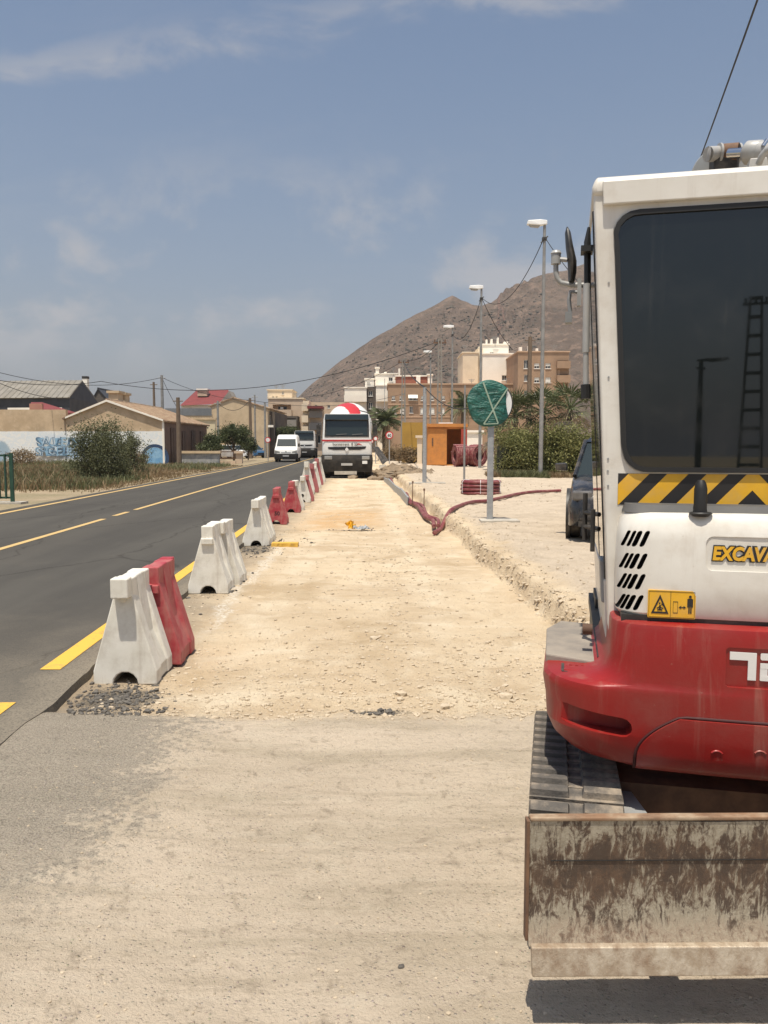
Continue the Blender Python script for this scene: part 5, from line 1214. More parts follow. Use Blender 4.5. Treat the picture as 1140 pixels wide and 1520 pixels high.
def wire(a, c, sag, r, lab, n=24):
    a, c = Vector(a), Vector(c); P = []
    for k in range(n + 1): f = k / n; p = a.lerp(c, f); p.z -= 4 * sag * f * (1 - f); P.append(p)
    b = MB(); b.tube(P, r, 5); tag(b.build('overhead_wire', M_wire, None, 60), lab, 'wire')
wire(at(1135, -30, 5.0), post_top, 0.15, 0.007, 'single black wire slanting down at the top right behind the cab')
L0, L1, L2 = [Vector((l[0], l[1], l[2] - 0.5)) for l in lamps[:3]]
wire(L0, L1, 1.3, 0.018, 'dark cable hanging between the nearest and second street lamp')
wire(L0, at(905, 465, 27), 0.2, 0.016, 'dark cable from the nearest lamp down behind the cab')
wire(L1, L2, 1.2, 0.022, 'dark cable hanging between second and third street lamp')
wire(L1, at(762, 520, 50), 0.3, 0.02, 'short dark cable from the second lamp down to the right')
wire(lp1, at(150, 566, 70), 2.0, 0.026, 'long thick cable crossing in front of the hill to the left')
wire(at(150, 566, 70), at(-60, 552, 60), 0.6, 0.026, 'thick cable running over the grey roofed hall')
wire(lp2, cab_top, 0.3, 0.028, 'cable from the lattice pole down to the thick galvanised post')
wire(cab_top, at(700, 605, 27), 0.3, 0.018, 'cable from the thick post towards the wrapped sign')
wire(lp2, at(440, 590, 95), 0.8, 0.022, 'thin cable from the lattice pole to the flats behind the van')
wire(lp1, lp2, 0.5, 0.022, 'cable joining the two lattice poles')
wire(hp2_, hp4, 0.5, 0.022, 'cable between the tall roof pole and the wooden gable pole')
wire(hp4, at(600, 584, 95), 1.0, 0.022, 'thin cable from the gable pole behind the mixer truck')
wire(hp2_, at(264, 607, 74), 0.1, 0.022, 'steep stay wire right of the tall roof pole')
wire(hp2_, at(-30, 545, 60), 1.0, 0.022, 'thin cable from the tall roof pole to the left edge')
wire(at(-20, 560, 50), at(110, 592, 62), 0.4, 0.022, 'drooping cable over the red lean-to roof')
wire(hp6, hp4, 0.9, 0.025, 'sagging cable along the tan gable wall')

# ------------------------------------------------------------------ small signs
M_signred = mat('sign_red', (0.55, 0.03, 0.035), None, rough=0.4); M_signwhite = mat('sign_white', (0.78, 0.77, 0.74), None, rough=0.4)
def round_sign(px, py, rpx, Y, zb, lab, text=None, postm=None):
    c = at(px, py, Y); rr = rpx * Y / FPX; t = thing('speed_sign' if text else 'round_sign', lab, 'sign', (c.x, Y, zb)); h = c.z - zb
    b = MB(); b.tube([(0, 0.05, -0.2), (0, 0.05, h + rr * 0.5)], 0.04, 8); b.build('post', M_steel, t, 40)
    b = MB(); b.tube([(0, 0.0, h), (0, 0.03, h)], rr, 28); b.build('rim', M_signred, t, 40); b = MB(); b.tube([(0, -0.008, h), (0, 0.0, h)], rr * 0.72, 28); b.build('face', M_signwhite, t, 40)
    if text: o = link('lettering', text_mesh(text, rr * 1.0, M_blk, 0.002, 0.008), t); o.location = (0, -0.012, h - rr * 0.36)
round_sign(578, 646, 5.8, 56, 0.1, 'round white and red speed limit sign reading 60', '60')
round_sign(557.5, 651, 3.4, 66, 0.0, 'small round white sign right of the mixer truck windscreen')
round_sign(551.5, 655, 2.8, 70, 0.0, 'smallest red ringed sign touching the side of the mixer truck')
round_sign(397.5, 653, 4.2, 70, 0.05, 'round red ringed sign on the left verge before the van')
# ------------------------------------------------------------------ buildings
def plaster(name, c1, c2, stain=0.35, sc=0.5):
    return mat(name, c1, c2, sc, 0.9, bump=0.15, bscale=12, dirt=((0.25, 0.19, 0.13), stain, 0.9), spec=0.2)
P_brick = plaster('brown_brick', (0.38, 0.255, 0.17), (0.33, 0.22, 0.145), 0.2)
P_band = plaster('pale_brick_band', (0.52, 0.36, 0.25), (0.48, 0.33, 0.22), 0.2)
P_white = plaster('white_render', (0.93, 0.87, 0.76), (0.88, 0.82, 0.71), 0.06)
P_cream = plaster('cream_render', (0.78, 0.66, 0.49), (0.72, 0.60, 0.44), 0.12)
P_tan = plaster('tan_render', (0.64, 0.50, 0.33), (0.56, 0.43, 0.28), 0.3)
P_pink = plaster('pinkish_render', (0.62, 0.48, 0.35), (0.56, 0.43, 0.31), 0.2)
P_red = plaster('red_brick', (0.33, 0.13, 0.09), (0.28, 0.11, 0.08), 0.2)
P_dark = plaster('dark_render', (0.10, 0.085, 0.075), (0.14, 0.12, 0.10), 0.3)
P_grey = plaster('grey_render', (0.30, 0.28, 0.255), (0.25, 0.235, 0.21), 0.3)
M_tile = mat('clay_tiles', (0.25, 0.15, 0.095), (0.40, 0.30, 0.20), 3.5, 0.85, dirt=((0.22, 0.18, 0.13), 0.5, 1.2))
M_rtile = mat('red_tiles', (0.19, 0.036, 0.034), (0.155, 0.03, 0.03), 1.2, 0.8)
M_slate = mat('dark_slate', (0.035, 0.038, 0.045), (0.055, 0.058, 0.065), 1.2, 0.6)
M_fibre = mat('fibre_cement', (0.25, 0.23, 0.195), (0.20, 0.185, 0.16), 0.7, 0.9, dirt=((0.16, 0.14, 0.11), 0.5, 0.6))
M_pane = mat('window_pane', (0.03, 0.035, 0.04), None, rough=0.08, spec=0.6)
M_frame = mat('window_frame', (0.70, 0.68, 0.63), None, rough=0.5)
M_shut = mat('white_shutter', (0.74, 0.72, 0.66), (0.68, 0.66, 0.6), 3, 0.5)
M_recess = mat('balcony_recess', (0.17, 0.12, 0.09), (0.13, 0.10, 0.08), 1, 0.9)
def holed_wall(b, x0, x1, z0, z1, y0, y1, holes, rec=0.22):
    """box with openings in the face y = y0; holes (hx0, hx1, hz0, hz1, depth)"""
    xs = sorted({x0, x1, *[h[0] for h in holes], *[h[1] for h in holes]}); zs = sorted({z0, z1, *[h[2] for h in holes], *[h[3] for h in holes]})
    for i in range(len(xs) - 1):
        for j in range(len(zs) - 1):
            cx, cz = (xs[i] + xs[i + 1]) / 2, (zs[j] + zs[j + 1]) / 2
            if any(h[0] < cx < h[1] and h[2] < cz < h[3] for h in holes): continue
            b.quad((xs[i], y0, zs[j]), (xs[i + 1], y0, zs[j]), (xs[i + 1], y0, zs[j + 1]), (xs[i], y0, zs[j + 1]))
    for a, c, e, f, d_ in holes:
        y2 = y0 + d_
        b.quad((a, y0, e), (a, y2, e), (a, y2, f), (a, y0, f)); b.quad((c, y0, e), (c, y0, f), (c, y2, f), (c, y2, e))
        b.quad((a, y0, e), (c, y0, e), (c, y2, e), (a, y2, e)); b.quad((a, y0, f), (a, y2, f), (c, y2, f), (c, y0, f))
        if d_ > 0.5: b.quad((a, y2, e), (c, y2, e), (c, y2, f), (a, y2, f))
    b.quad((x1, y0, z0), (x1, y1, z0), (x1, y1, z1), (x1, y0, z1)); b.quad((x0, y1, z0), (x0, y0, z0), (x0, y0, z1), (x0, y1, z1))
    b.quad((x1, y1, z0), (x0, y1, z0), (x0, y1, z1), (x1, y1, z1)); b.quad((x0, y0, z1), (x1, y0, z1), (x1, y1, z1), (x0, y1, z1))
def block(root, px0, px1, pyt, Y, depth, wm, wins=(), zb=None, cap=None, name='wall', yo=0.0):
    """a box-shaped part of a building, given by its outline on the plane Y; wins (px0, px1, py0, py1, kind)"""
    o = root.location; Yp = Y + yo
    a, c = at(px0, pyt, Yp), at(px1, pyt, Yp); x0, x1, z1 = a.x - o.x, c.x - o.x, a.z - o.z; z0 = 0.0 if zb is None else at(px0, zb, Yp).z - o.z
    yl = Yp - o.y; hs = []
    for w in wins:
        p, q = at(w[0], w[3], Yp), at(w[1], w[2], Yp); hs.append((p.x - o.x, q.x - o.x, p.z - o.z, q.z - o.z, 1.1 if w[4] == 'b' else 0.22))
    b = MB(); holed_wall(b, x0, x1, z0, z1, yl, yl + depth, hs); wall = b.build(name, wm, root)
    if cap: b = MB(); b.box(x0 - 0.12, x1 + 0.12, yl - 0.12, yl + depth + 0.1, z1 + 0.002, z1 + 0.18); b.build('coping', cap, root)
    for w, h in zip(wins, hs):
        a, c, e, f, d_ = h; k = w[4]; yy = yl + 0.14; t_ = 0.07
        if k == 'b':
            b = MB(); b.box(a - 0.15, c + 0.15, yl - 0.75, yl + 0.02, e - 0.12, e + 0.02)
            b.box(a - 0.15, c + 0.15, yl - 0.75, yl - 0.67, e + 0.021, e + 0.85); b.box(a - 0.15, a - 0.07, yl - 0.66, yl - 0.003, e + 0.021, e + 0.85); b.box(c + 0.07, c + 0.15, yl - 0.66, yl - 0.003, e + 0.021, e + 0.85)
            bal = b.build('balcony', wm if w[-1] == 'b' else w[5], root)
            b = MB(); b.box(a + (c - a) * 0.25, a + (c - a) * 0.72, yl + 0.98, yl + 1.06, e + 0.05, f - 0.25); b.build('glass_door', M_pane, bal); continue
        b = MB(); b.box(a, c, yy, yy + 0.06, e, e + t_); b.box(a, c, yy, yy + 0.06, f - t_, f); b.box(a, a + t_, yy, yy + 0.06, e + t_, f - t_); b.box(c - t_, c, yy, yy + 0.06, e + t_, f - t_)
        b.box((a + c) / 2 - t_ / 2, (a + c) / 2 + t_ / 2, yy, yy + 0.06, e + t_, f - t_); b.box(a - 0.08, c + 0.08, yl - 0.08, yl + 0.1, e - 0.08, e - 0.003)
        wo_ = b.build('window', M_frame, root)
        b = MB(); b.box(a + 0.01, c - 0.01, yy + 0.03, yy + 0.05, e + 0.01, f - 0.01); b.build('pane', M_pane, wo_)
        if k in 'ws':
            fr = 0.55 if k == 'w' else 0.92; b = MB(); b.box(a + 0.02, c - 0.02, yy - 0.06, yy - 0.02, f - (f - e) * fr, f - 0.01); b.build('shutter', M_shut, wo_)
        if k == 'a':   # awning
            b = MB(); b.add([(a - 0.1, yl - 0.02, f), (c + 0.1, yl - 0.02, f), (c + 0.1, yl - 0.6, f - 0.5), (a - 0.1, yl - 0.6, f - 0.5)], [(0, 1, 2, 3)]); b.build('awning', M_shut, wo_)
    return wall
def house_root(name, label, cat, px, Y, zb=0.0, group=None):
    p = at(px, 660, Y); return thing(name, label, cat, (p.x, Y, zb), 0, group)
# brown flats, three storeys, long low wing
t = house_root('apartment_building', 'brown brick flats with rows of small windows behind the orange shed', 'building', 640, 112)
wl = []
for a, c in ((581.5, 586.5), (593, 598.5), (625, 630), (639, 644), (655.5, 660.5)): wl.append((a, c, 587.5, 594.5, 'w'))
wl += [(607, 619, 586, 594, 'a'), (669, 683, 580, 591, 'b')]
for a, c in ((582, 588), (594, 600.5), (624, 632), (637, 645), (654, 660)): wl.append((a, c, 605, 614.5, 's'))
wl += [(608, 613, 603, 613, 'd'), (669, 683, 603, 614, 'b'), (718, 725, 588, 596, 's'), (735, 742, 588, 596, 'w'), (757, 766, 583, 591, 's')]
block(t, 576, 769, 571, 112, 12, P_brick, wl, cap=P_band)
b = MB()
for py_ in (599.5, 618):
    p0, p1 = at(576, py_, 112) - t.location, at(769, py_ + 1.6, 112) - t.location; b = MB(); b.box(p0.x, p1.x, -0.06, 0.0, p1.z, p0.z); b.build('floor_band', P_band, t)
block(t, 588, 636, 559, 112, 6, P_red, (), zb=571, yo=2, name='penthouse', cap=P_white); block(t, 635, 641.5, 557, 112, 1.2, P_white, (), zb=571, yo=1.5, name='chimney', cap=P_white)
block(t, 618, 624, 559, 112, 1.0, P_white, (), zb=571, yo=1, name='chimney')
t = house_root('apartment_building', 'tall end of the brown flats with three rows of white shuttered windows', 'building', 806, 108)
wl = []
for py0, py1 in ((539, 547), (560, 568), (581, 589)):
    wl += [(793, 801, py0, py1, 'w' if py0 != 581 else 's'), (809.5, 817.5, py0, py1, 's' if py0 > 550 else 'w'), (827, 843.5, py0 - 4, py1 - 1, 'b')]
wl += [(777.5, 784.5, 534, 547, 'd'), (778, 784, 556, 566, 'd'), (778, 784, 579, 588, 'd')]
block(t, 769, 845, 523, 108, 12, P_brick, wl, cap=P_band)
for a, c, py in ((784, 787, 513), (771, 775, 515), (796, 799, 517)): block(t, a, c, py, 108, 0.8, P_white, (), zb=523, yo=3, name='chimney')
b = MB()
for px in (786.5, 807, 828.5): x = at(px, 600, 108).x - t.location.x; b.box(x - 0.14, x + 0.14, -0.06, 0.0, 0.2, 11.5)
b.build('pilaster', P_band, t)
t = house_root('apartment_building', 'bright white block with a roof terrace between the brown flats', 'building', 727, 118)
block(t, 687, 710, 524, 118, 8, P_cream, (), cap=P_cream, yo=1.5); block(t, 716.5, 767, 526, 118, 9, P_white, [(745, 752, 557, 565, 'd')], cap=P_white)
block(t, 709.9, 716.6, 516, 118, 4, P_cream, (), yo=2)
block(t, 716, 755, 512, 118, 5, P_white, [(727, 733, 522.5, 526, 'd')], zb=526, yo=2.5, name='penthouse', cap=P_white)
for a, c, py in ((721.5, 723.7, 504), (728.5, 731.5, 503), (738, 740.5, 501), (748, 754, 507)): block(t, a, c, py, 118, 0.8, P_white, (), zb=512, yo=3, name='chimney')
t = house_root('apartment_building', 'modern white building with dark window bands left of the brown flats', 'building', 545, 126)
block(t, 511.5, 544, 576, 126, 9, P_white, [(512.5, 543, 589, 595.5, 'b')], cap=P_white); block(t, 543.8, 558.2, 574, 126, 9, P_dark, [(547, 553, 580, 588, 'd'), (547, 553, 597, 607, 'd')], yo=1.0)
block(t, 558, 576.5, 573, 126, 9, P_white, [(559.5, 576, 588, 595, 'b')], cap=P_white); block(t, 542, 555, 563, 126, 4, P_white, [(545, 549, 567.5, 569, 'd')], zb=577, yo=2, name='penthouse', cap=P_white)
block(t, 557, 590, 555.5, 126, 6, P_white, [(577, 583, 560, 566, 'd')], zb=575, yo=3, name='penthouse', cap=P_white); block(t, 557.5, 562.5, 546.5, 126, 1.2, P_white, (), zb=556, yo=3.5, name='chimney', cap=P_white)
block(t, 570, 574, 552, 126, 1, P_white, (), zb=556, yo=4, name='chimney'); block(t, 591.5, 594, 547, 126, 1, P_white, (), zb=572, yo=3, name='chimney')
for px_, m_ in ((549, P_white), (550, P_white)):
    pass
# flats behind the van
t = house_root('apartment_building', 'pinkish tan block with a cream roof storey behind the white van', 'building', 425, 118)
block(t, 398, 449.5, 592, 118, 10, P_pink, [(405, 432, 600.5, 617, 'b', P_pink, 'x'), (416, 420.5, 604, 609, 'w')], cap=P_cream)
block(t, 397, 433.5, 579.5, 118, 6, P_cream, [(404, 407, 588, 591.5, 'd'), (409, 412, 588, 591.5, 'd'), (418.5, 421, 580.5, 585, 'd')], zb=592, yo=1.5, name='roof_storey', cap=P_cream)
block(t, 414.5, 441.5, 617.5, 118, 3, P_dark, [(416.5, 439, 621, 632, 'b', P_grey, 'x')], yo=-3.2, name='porch')
t = house_root('apartment_building', 'narrow flats with stacked dark balconies left of the mixer truck', 'building', 465, 112)
block(t, 449.6, 459, 595, 112, 9, P_cream, [(450, 456.5, 601, 609, 'b', P_cream, 'x'), (450, 456.5, 617, 626, 'b', P_cream, 'x'), (450, 456.5, 634, 642, 'b', P_cream, 'x')])
block(t, 459.1, 520, 608, 112, 9, P_pink, [(461, 477, 611, 619, 'b', P_grey, 'x'), (461, 476, 628, 637, 'b', P_grey, 'x'), (462, 476, 645, 658, 'd')])
b = MB(); a, c = at(456.5, 606, 111), at(479, 606, 111); b.box(a.x - t.location.x, c.x - t.location.x, -1.6, 2.0, a.z - 0.05, a.z + 0.3); b.build('roof', M_rtile, t)
t = house_root('apartment_building', 'long pale building low behind the mixer truck at the foot of the hill', 'building', 480, 150)
block(t, 462, 512, 597, 150, 8, P_pink, [(467, 471, 601, 606, 'd'), (486, 490, 601, 606, 'd')])
# roof clutter of the flats
for px, pyb, pyt, Y in ((735, 512, 499, 120), (690, 524, 512, 120), (800, 523, 506, 111), (822, 523, 512, 111), (600, 571, 556, 116), (650, 571, 558, 116), (668, 571, 561, 117), (553, 563, 552, 129), (584, 555, 545, 129), (420, 579, 570, 121), (410, 579, 571, 121), (440, 592, 583, 121), (700, 571, 562, 115), (752, 571, 561, 115)):
    p, q2 = at(px, pyb, Y), at(px, pyt, Y); best = min((o for o in bpy.data.objects if o.parent is None and o.get('category') == 'building'), key=lambda o: abs(o.location.x - p.x) + 3 * abs(o.location.y - Y)); o_ = best.location
    b = MB(); b.tube([p - o_ - Vector((0, 0, 0.3)), q2 - o_], 0.035, 5)
    for k in range(3): b.box(p.x - o_.x - 0.45 + 0.1 * k, p.x - o_.x + 0.45 - 0.1 * k, Y - o_.y - 0.03, Y - o_.y + 0.03, q2.z - o_.z - 0.15 - 0.16 * k, q2.z - o_.z - 0.10 - 0.16 * k)
    b.build('aerial', M_polegrey, best)
# ---- gabled houses at the left
def gable(root, L, T, Rr, Y, depth, wm, rm, zb=0.0, ov=0.25, ribs=True, wallname='wall'):
    o = root.location; l, tp, r_ = [at(p[0], p[1], Y) - o for p in (L, T, Rr)]; yl = Y - o.y
    b = MB(); b.prism([(l.x, zb), (r_.x, zb), (r_.x, r_.z), (tp.x, tp.z), (l.x, l.z)], yl, yl + depth); w = b.build(wallname, wm, root); fix_normals(w.data)
    b = MB()
    for e in (l, r_):
        d_ = Vector((e.x - tp.x, 0, e.z - tp.z)); u = d_.normalized(); n = Vector((-u.z, 0, u.x)); n = n if n.z > 0 else -n
        e2 = Vector((e.x, 0, e.z)) + u * ov; t2 = Vector((tp.x, 0, tp.z))
        q = [t2 + n * 0.004, e2 + n * 0.004, e2 + n * 0.09, t2 + n * 0.09]
        b.add([(p.x, yl - 0.12, p.z) for p in q] + [(p.x, yl + depth + 0.1, p.z) for p in q], [(0, 1, 2, 3), (7, 6, 5, 4), (0, 4, 5, 1), (1, 5, 6, 2), (2, 6, 7, 3), (3, 7, 4, 0)])
        if ribs:
            k = yl
            while k < yl + depth: b.tube([(t2.x + n.x * 0.09, k, t2.z + n.z * 0.09), (e2.x + n.x * 0.09, k, e2.z + n.z * 0.09)], 0.075, 5); k += 0.27
    b.tube([(tp.x, yl - 0.12, tp.z + 0.12), (tp.x, yl + depth + 0.1, tp.z + 0.12)], 0.12, 7)
    rf = b.build('roof', rm, root); fix_normals(rf.data); return l, tp, r_, yl, rf
def mural_material():
    m = bpy.data.materials.new('painted_gable'); m.use_nodes = True; q = NT(m.node_tree); b = m.node_tree.nodes['Principled BSDF']
    co = q.new('ShaderNodeTexCoord').outputs['Object']; x, y, z = q.xyz(co)
    n = q.noise(co, 0.9, 8, 0.65); n2 = q.noise(co, 3.5, 6, 0.65, 0.8); n3 = q.noise(q.scale(co, (1, 1, 0.4)), 0.7, 5, 0.6)
    up = q.mix(q.step(n, 0.35, 0.65), (0.62, 0.47, 0.31), (0.48, 0.355, 0.225)); up = q.mix(q.m('MULTIPLY', q.step(n2, 0.55, 0.7), 0.4), up, (0.70, 0.56, 0.40))
    up = q.mix(q.m('MULTIPLY', q.step(n3, 0.55, 0.7), 0.35), up, (0.36, 0.28, 0.19))
    lo = q.mix(q.step(n2, 0.4, 0.6), (0.84, 0.83, 0.78), (0.74, 0.78, 0.79))
    # painted blues: a cloud of spray around the lettering and washes at both ends
    def blob(cx, cz, rx, rz):
        a = q.m('DIVIDE', q.m('SUBTRACT', x, cx), rx); c = q.m('DIVIDE', q.m('SUBTRACT', z, cz), rz)
        return q.step(q.m('ADD', q.m('ADD', q.m('MULTIPLY', a, a), q.m('MULTIPLY', c, c)), q.m('MULTIPLY', q.m('SUBTRACT', n2, 0.5), 1.6)), 1.15, 0.55)
    lo = q.mix(q.m('MULTIPLY', blob(-3.3, 0.9, 1.6, 0.55), 0.65), lo, (0.25, 0.42, 0.62))
    lo = q.mix(q.m('MULTIPLY', blob(-1.4, 1.5, 1.5, 0.7), 0.45), lo, (0.36, 0.52, 0.66))
    lo = q.mix(q.m('MULTIPLY', blob(-8.6, 0.9, 0.9, 0.9), 0.7), lo, (0.15, 0.30, 0.42))
    lo = q.mix(q.m('MULTIPLY', blob(4.5, 1.75, 0.55, 0.75), 0.8), lo, (0.18, 0.42, 0.68))
    lo = q.mix(q.m('MULTIPLY', blob(5.6, 1.6, 0.8, 1.0), 0.35), lo, (0.42, 0.58, 0.70))
    lo = q.mix(q.m('MULTIPLY', blob(4.0, 0.9, 0.8, 0.5), 0.8), lo, (0.52, 0.36, 0.26)); lo = q.mix(q.m('MULTIPLY', blob(4.2, 1.05, 0.28, 0.28), 0.85), lo, (0.10, 0.10, 0.16))
    lo = q.mix(q.m('MULTIPLY', blob(-5.2, 0.45, 2.0, 0.35), 0.5), lo, (0.45, 0.40, 0.34))
    edge = q.m('ADD', z, q.m('MULTIPLY', q.m('SUBTRACT', n, 0.5), 0.16))
    col = q.mix(q.step(edge, 2.40, 2.44), lo, up)
    q.put(b.inputs['Base Color'], col); b.inputs['Roughness'].default_value = 0.92; q.put(b.inputs['Normal'], q.bump(n2, 0.3, 0.03)); return m
M_mural = mural_material()
MY = 58
t = house_root('mural_house', 'low house with clay tile roof and blue graffiti mural on its tan gable', 'house', 171, MY, 0.1)
l, tp, r_, yl, rf = gable(t, (98, 621), (159, 596), (243, 625), MY, 14, M_mural, M_tile)
b = MB(); e0, e1 = Vector((tp.x, 0, tp.z)), Vector((r_.x, 0, r_.z))
for s in (l, r_):
    e = Vector((s.x, 0, s.z)); b.add([(tp.x, -0.18, tp.z + 0.13), (e.x, -0.18, e.z + 0.10), (e.x, -0.18, e.z - 0.02), (tp.x, -0.18, tp.z - 0.02), (tp.x, -0.121, tp.z + 0.13), (e.x, -0.121, e.z + 0.10), (e.x, -0.121, e.z - 0.02), (tp.x, -0.121, tp.z - 0.02)], [(0, 1, 2, 3), (7, 6, 5, 4), (0, 4, 5, 1), (2, 6, 7, 3)])
o = b.build('verge_trim', P_white, t); fix_normals(o.data)
block(t, 161, 175, 583.5, MY, 1.2, P_tan, (), zb=600, yo=3, name='chimney', cap=P_tan); block(t, 173, 185, 586, MY, 1.2, P_tan, (), zb=603, yo=4.5, name='chimney', cap=P_tan)
b = MB(); b.box(r_.x - 0.12, r_.x + 0.02, -0.03, 0.05, 0, r_.z); b.build('downpipe', P_white, t)
M_shutbrown = mat('brown_shutter', (0.075, 0.045, 0.035), (0.11, 0.07, 0.05), 3, 0.7)
b = MB(); b.box(r_.x + 0.003, r_.x + 0.03, 0.1, 13.9, 0.0, r_.z - 0.08); b.build('side_cladding', mat('brown_tile_cladding', (0.15, 0.085, 0.06), (0.11, 0.065, 0.05), 2, 0.6), t)
for yy, w_, z0, z1 in ((1.6, 1.3, 0.1, 2.7), (5.0, 1.1, 0.0, 2.5), (8.0, 1.3, 0.6, 2.6), (11.2, 1.3, 0.6, 2.6)):
    b = MB(); b.box(r_.x + 0.03, r_.x + 0.10, yy, yy + w_, z0, z1); b.box(r_.x + 0.10, r_.x + 0.12, yy + w_ / 2 - 0.05, yy + w_ / 2 + 0.05, z0, z1); b.build('shutter', M_shutbrown, t)
M_spray = [mat('slate_blue_spray', (0.07, 0.13, 0.20), (0.16, 0.27, 0.38), 3, 0.6), mat('pale_spray', (0.50, 0.63, 0.73), (0.62, 0.70, 0.74), 3, 0.6), mat('sky_spray', (0.20, 0.38, 0.55), (0.34, 0.52, 0.66), 3, 0.6)]
rgf = rng(21)
for row, (txt, py_, px0_, stp) in enumerate((('SAUEELEN', 662, 60, 8.6), ('SPEGELES', 676, 57, 7.8))):
    for k, chh in enumerate(txt):
        p = at(px0_ + stp * k, py_, MY) - t.location; rot = rgf.normal() * 0.16; sc_ = 0.95 + 0.25 * rgf.random()
        for lay_, (off_, mm_) in enumerate(((0.060, M_spray[0]), (0.022, M_spray[1 if (k + row) % 3 else 2]), (-0.010, M_spray[0 if k % 2 else 2]))):
            o = link('graffiti', text_mesh(chh, sc_, mm_, 0.002, off_, 0.15 * rgf.normal()), t); o.location = (p.x, -0.004 - 0.004 * lay_ - 0.0004 * k, p.z); o.rotation_euler = (0, rot, 0); o.scale = (0.85, 1, 0.78)
b = MB(); p = at(231, 676, MY) - t.location
b.lathe([(0.80, 0), (1.02, 0), (1.02, 0.008), (0.80, 0.008), (0.80, 0)], (p.x - 0.05, -0.010, p.z - 0.2), 'y', 30, False); b.build('graffiti', mat('navy_spray', (0.03, 0.06, 0.13), None, rough=0.6), t)
b = MB(); b.lathe([(0.02, 0), (0.78, 0), (0.78, 0.004)], (p.x - 0.05, -0.006, p.z - 0.2), 'y', 30); b.build('graffiti', mat('mid_blue_spray', (0.12, 0.30, 0.52), (0.3, 0.5, 0.66), 1.5, 0.6), t)
# yard wall left of the gable
t = house_root('yard_wall', 'tall tan wall with white mural paint continuing left of the gable', 'wall', 171, MY, 0.1)
block(t, -260, 97.5, 608, MY, 0.4, M_mural, (), yo=0.2)
t = house_root('shed', 'red roofed lean-to showing above the tan wall', 'shed', 80, 70, 0.1)
b = MB(); A = [at(*q) - t.location for q in ((46, 597, 70), (43, 611, 66), (115, 613, 66), (62, 597, 70))]; b.add([A[0], A[1], A[2], A[3]] + [p + Vector((0, 0, -0.2)) for p in A], [(0, 1, 2, 3), (7, 6, 5, 4), (0, 4, 5, 1), (1, 5, 6, 2), (2, 6, 7, 3), (3, 7, 4, 0)]); o = b.build('roof', M_rtile, t); fix_normals(o.data)
block(t, 43, 113, 613, 66, 3, P_tan, (), yo=0.3); o = MB(); a0 = at(44, 594, 65.8) - t.location; a1 = at(64, 611, 65.8) - t.location; o.box(a0.x, a1.x, -4.3, -4.1, a1.z, a1.z + 0.65); o.build('gable_panel', plaster('pink_render', (0.5, 0.25, 0.18), (0.45, 0.22, 0.16)), t)
# grey roofed hall
t = house_root('hall', 'long hall with grey sheet roof and a black gable behind the wall', 'building', 60, 86, 0.1)
A, B, C_ = at(122, 567, 88) - t.location, at(103, 591, 83) - t.location, at(147, 600, 93) - t.location; d_ = Vector((-40, 5, 0))
b = MB(); b.add([A, B, B + d_, A + d_, A + Vector((0, 0, 0.2)), B + Vector((0.1, -0.3, 0.05)), B + d_ + Vector((0, -0.3, 0.05)), A + d_ + Vector((0, 0, 0.2))], [(4, 5, 6, 7), (3, 2, 1, 0), (0, 1, 5, 4), (1, 2, 6, 5)])
k = 0.0
while k < 1: b.tube([A + d_ * k + Vector((0, 0, 0.2)), B + d_ * k + Vector((0, -0.3, 0.06))], 0.06, 4); k += 0.016
b.add([A, C_, C_ + d_, A + d_, A + Vector((0, 0, 0.2)), C_ + Vector((0, 0, 0.2)), C_ + d_ + Vector((0, 0, 0.2)), A + d_ + Vector((0, 0, 0.2))], [(4, 7, 6, 5), (0, 1, 2, 3), (0, 4, 5, 1)]); o = b.build('roof', M_fibre, t)
b = MB(); o3 = Vector((0.05, 0.05, 0)); b.add([A, B, Vector((B.x, B.y, 0)), Vector((C_.x, C_.y, 0)), C_], [(0, 1, 2, 3, 4)]); b.add([B, B + d_, Vector(((B + d_).x, (B + d_).y, 0)), Vector((B.x, B.y, 0))], [(0, 1, 2, 3)]); o = b.build('wall', M_slate, t)
b = MB()
for k in range(5): p = B + d_ * (0.02 + 0.19 * k); q2 = B + d_ * (0.17 + 0.19 * k); b.add([p + Vector((0, -0.1, -1.35)), q2 + Vector((0, -0.1, -1.35)), q2 + Vector((0, -0.1, -0.95)), p + Vector((0, -0.1, -0.95))], [(0, 1, 2, 3)])
b.build('light_strip', P_white, t)
p = at(127.5, 575, 90) - t.location; b = MB(); b.box(p.x - 0.27, p.x + 0.27, p.y - 0.3, p.y + 0.3, p.z - 2, p.z + 0.95); ch = b.build('chimney', P_white, t); b = MB(); b.box(p.x - 0.3, p.x + 0.3, p.y - 0.33, p.y + 0.33, p.z + 0.96, p.z + 1.22); b.build('chimney_cap', M_black, ch)
t = house_root('house', 'house with a black slate roof behind the black gable', 'house', 148, 98, 0.1); gable(t, (134, 600), (146, 578), (166, 601), 98, 8, P_dark, M_slate, ribs=False)
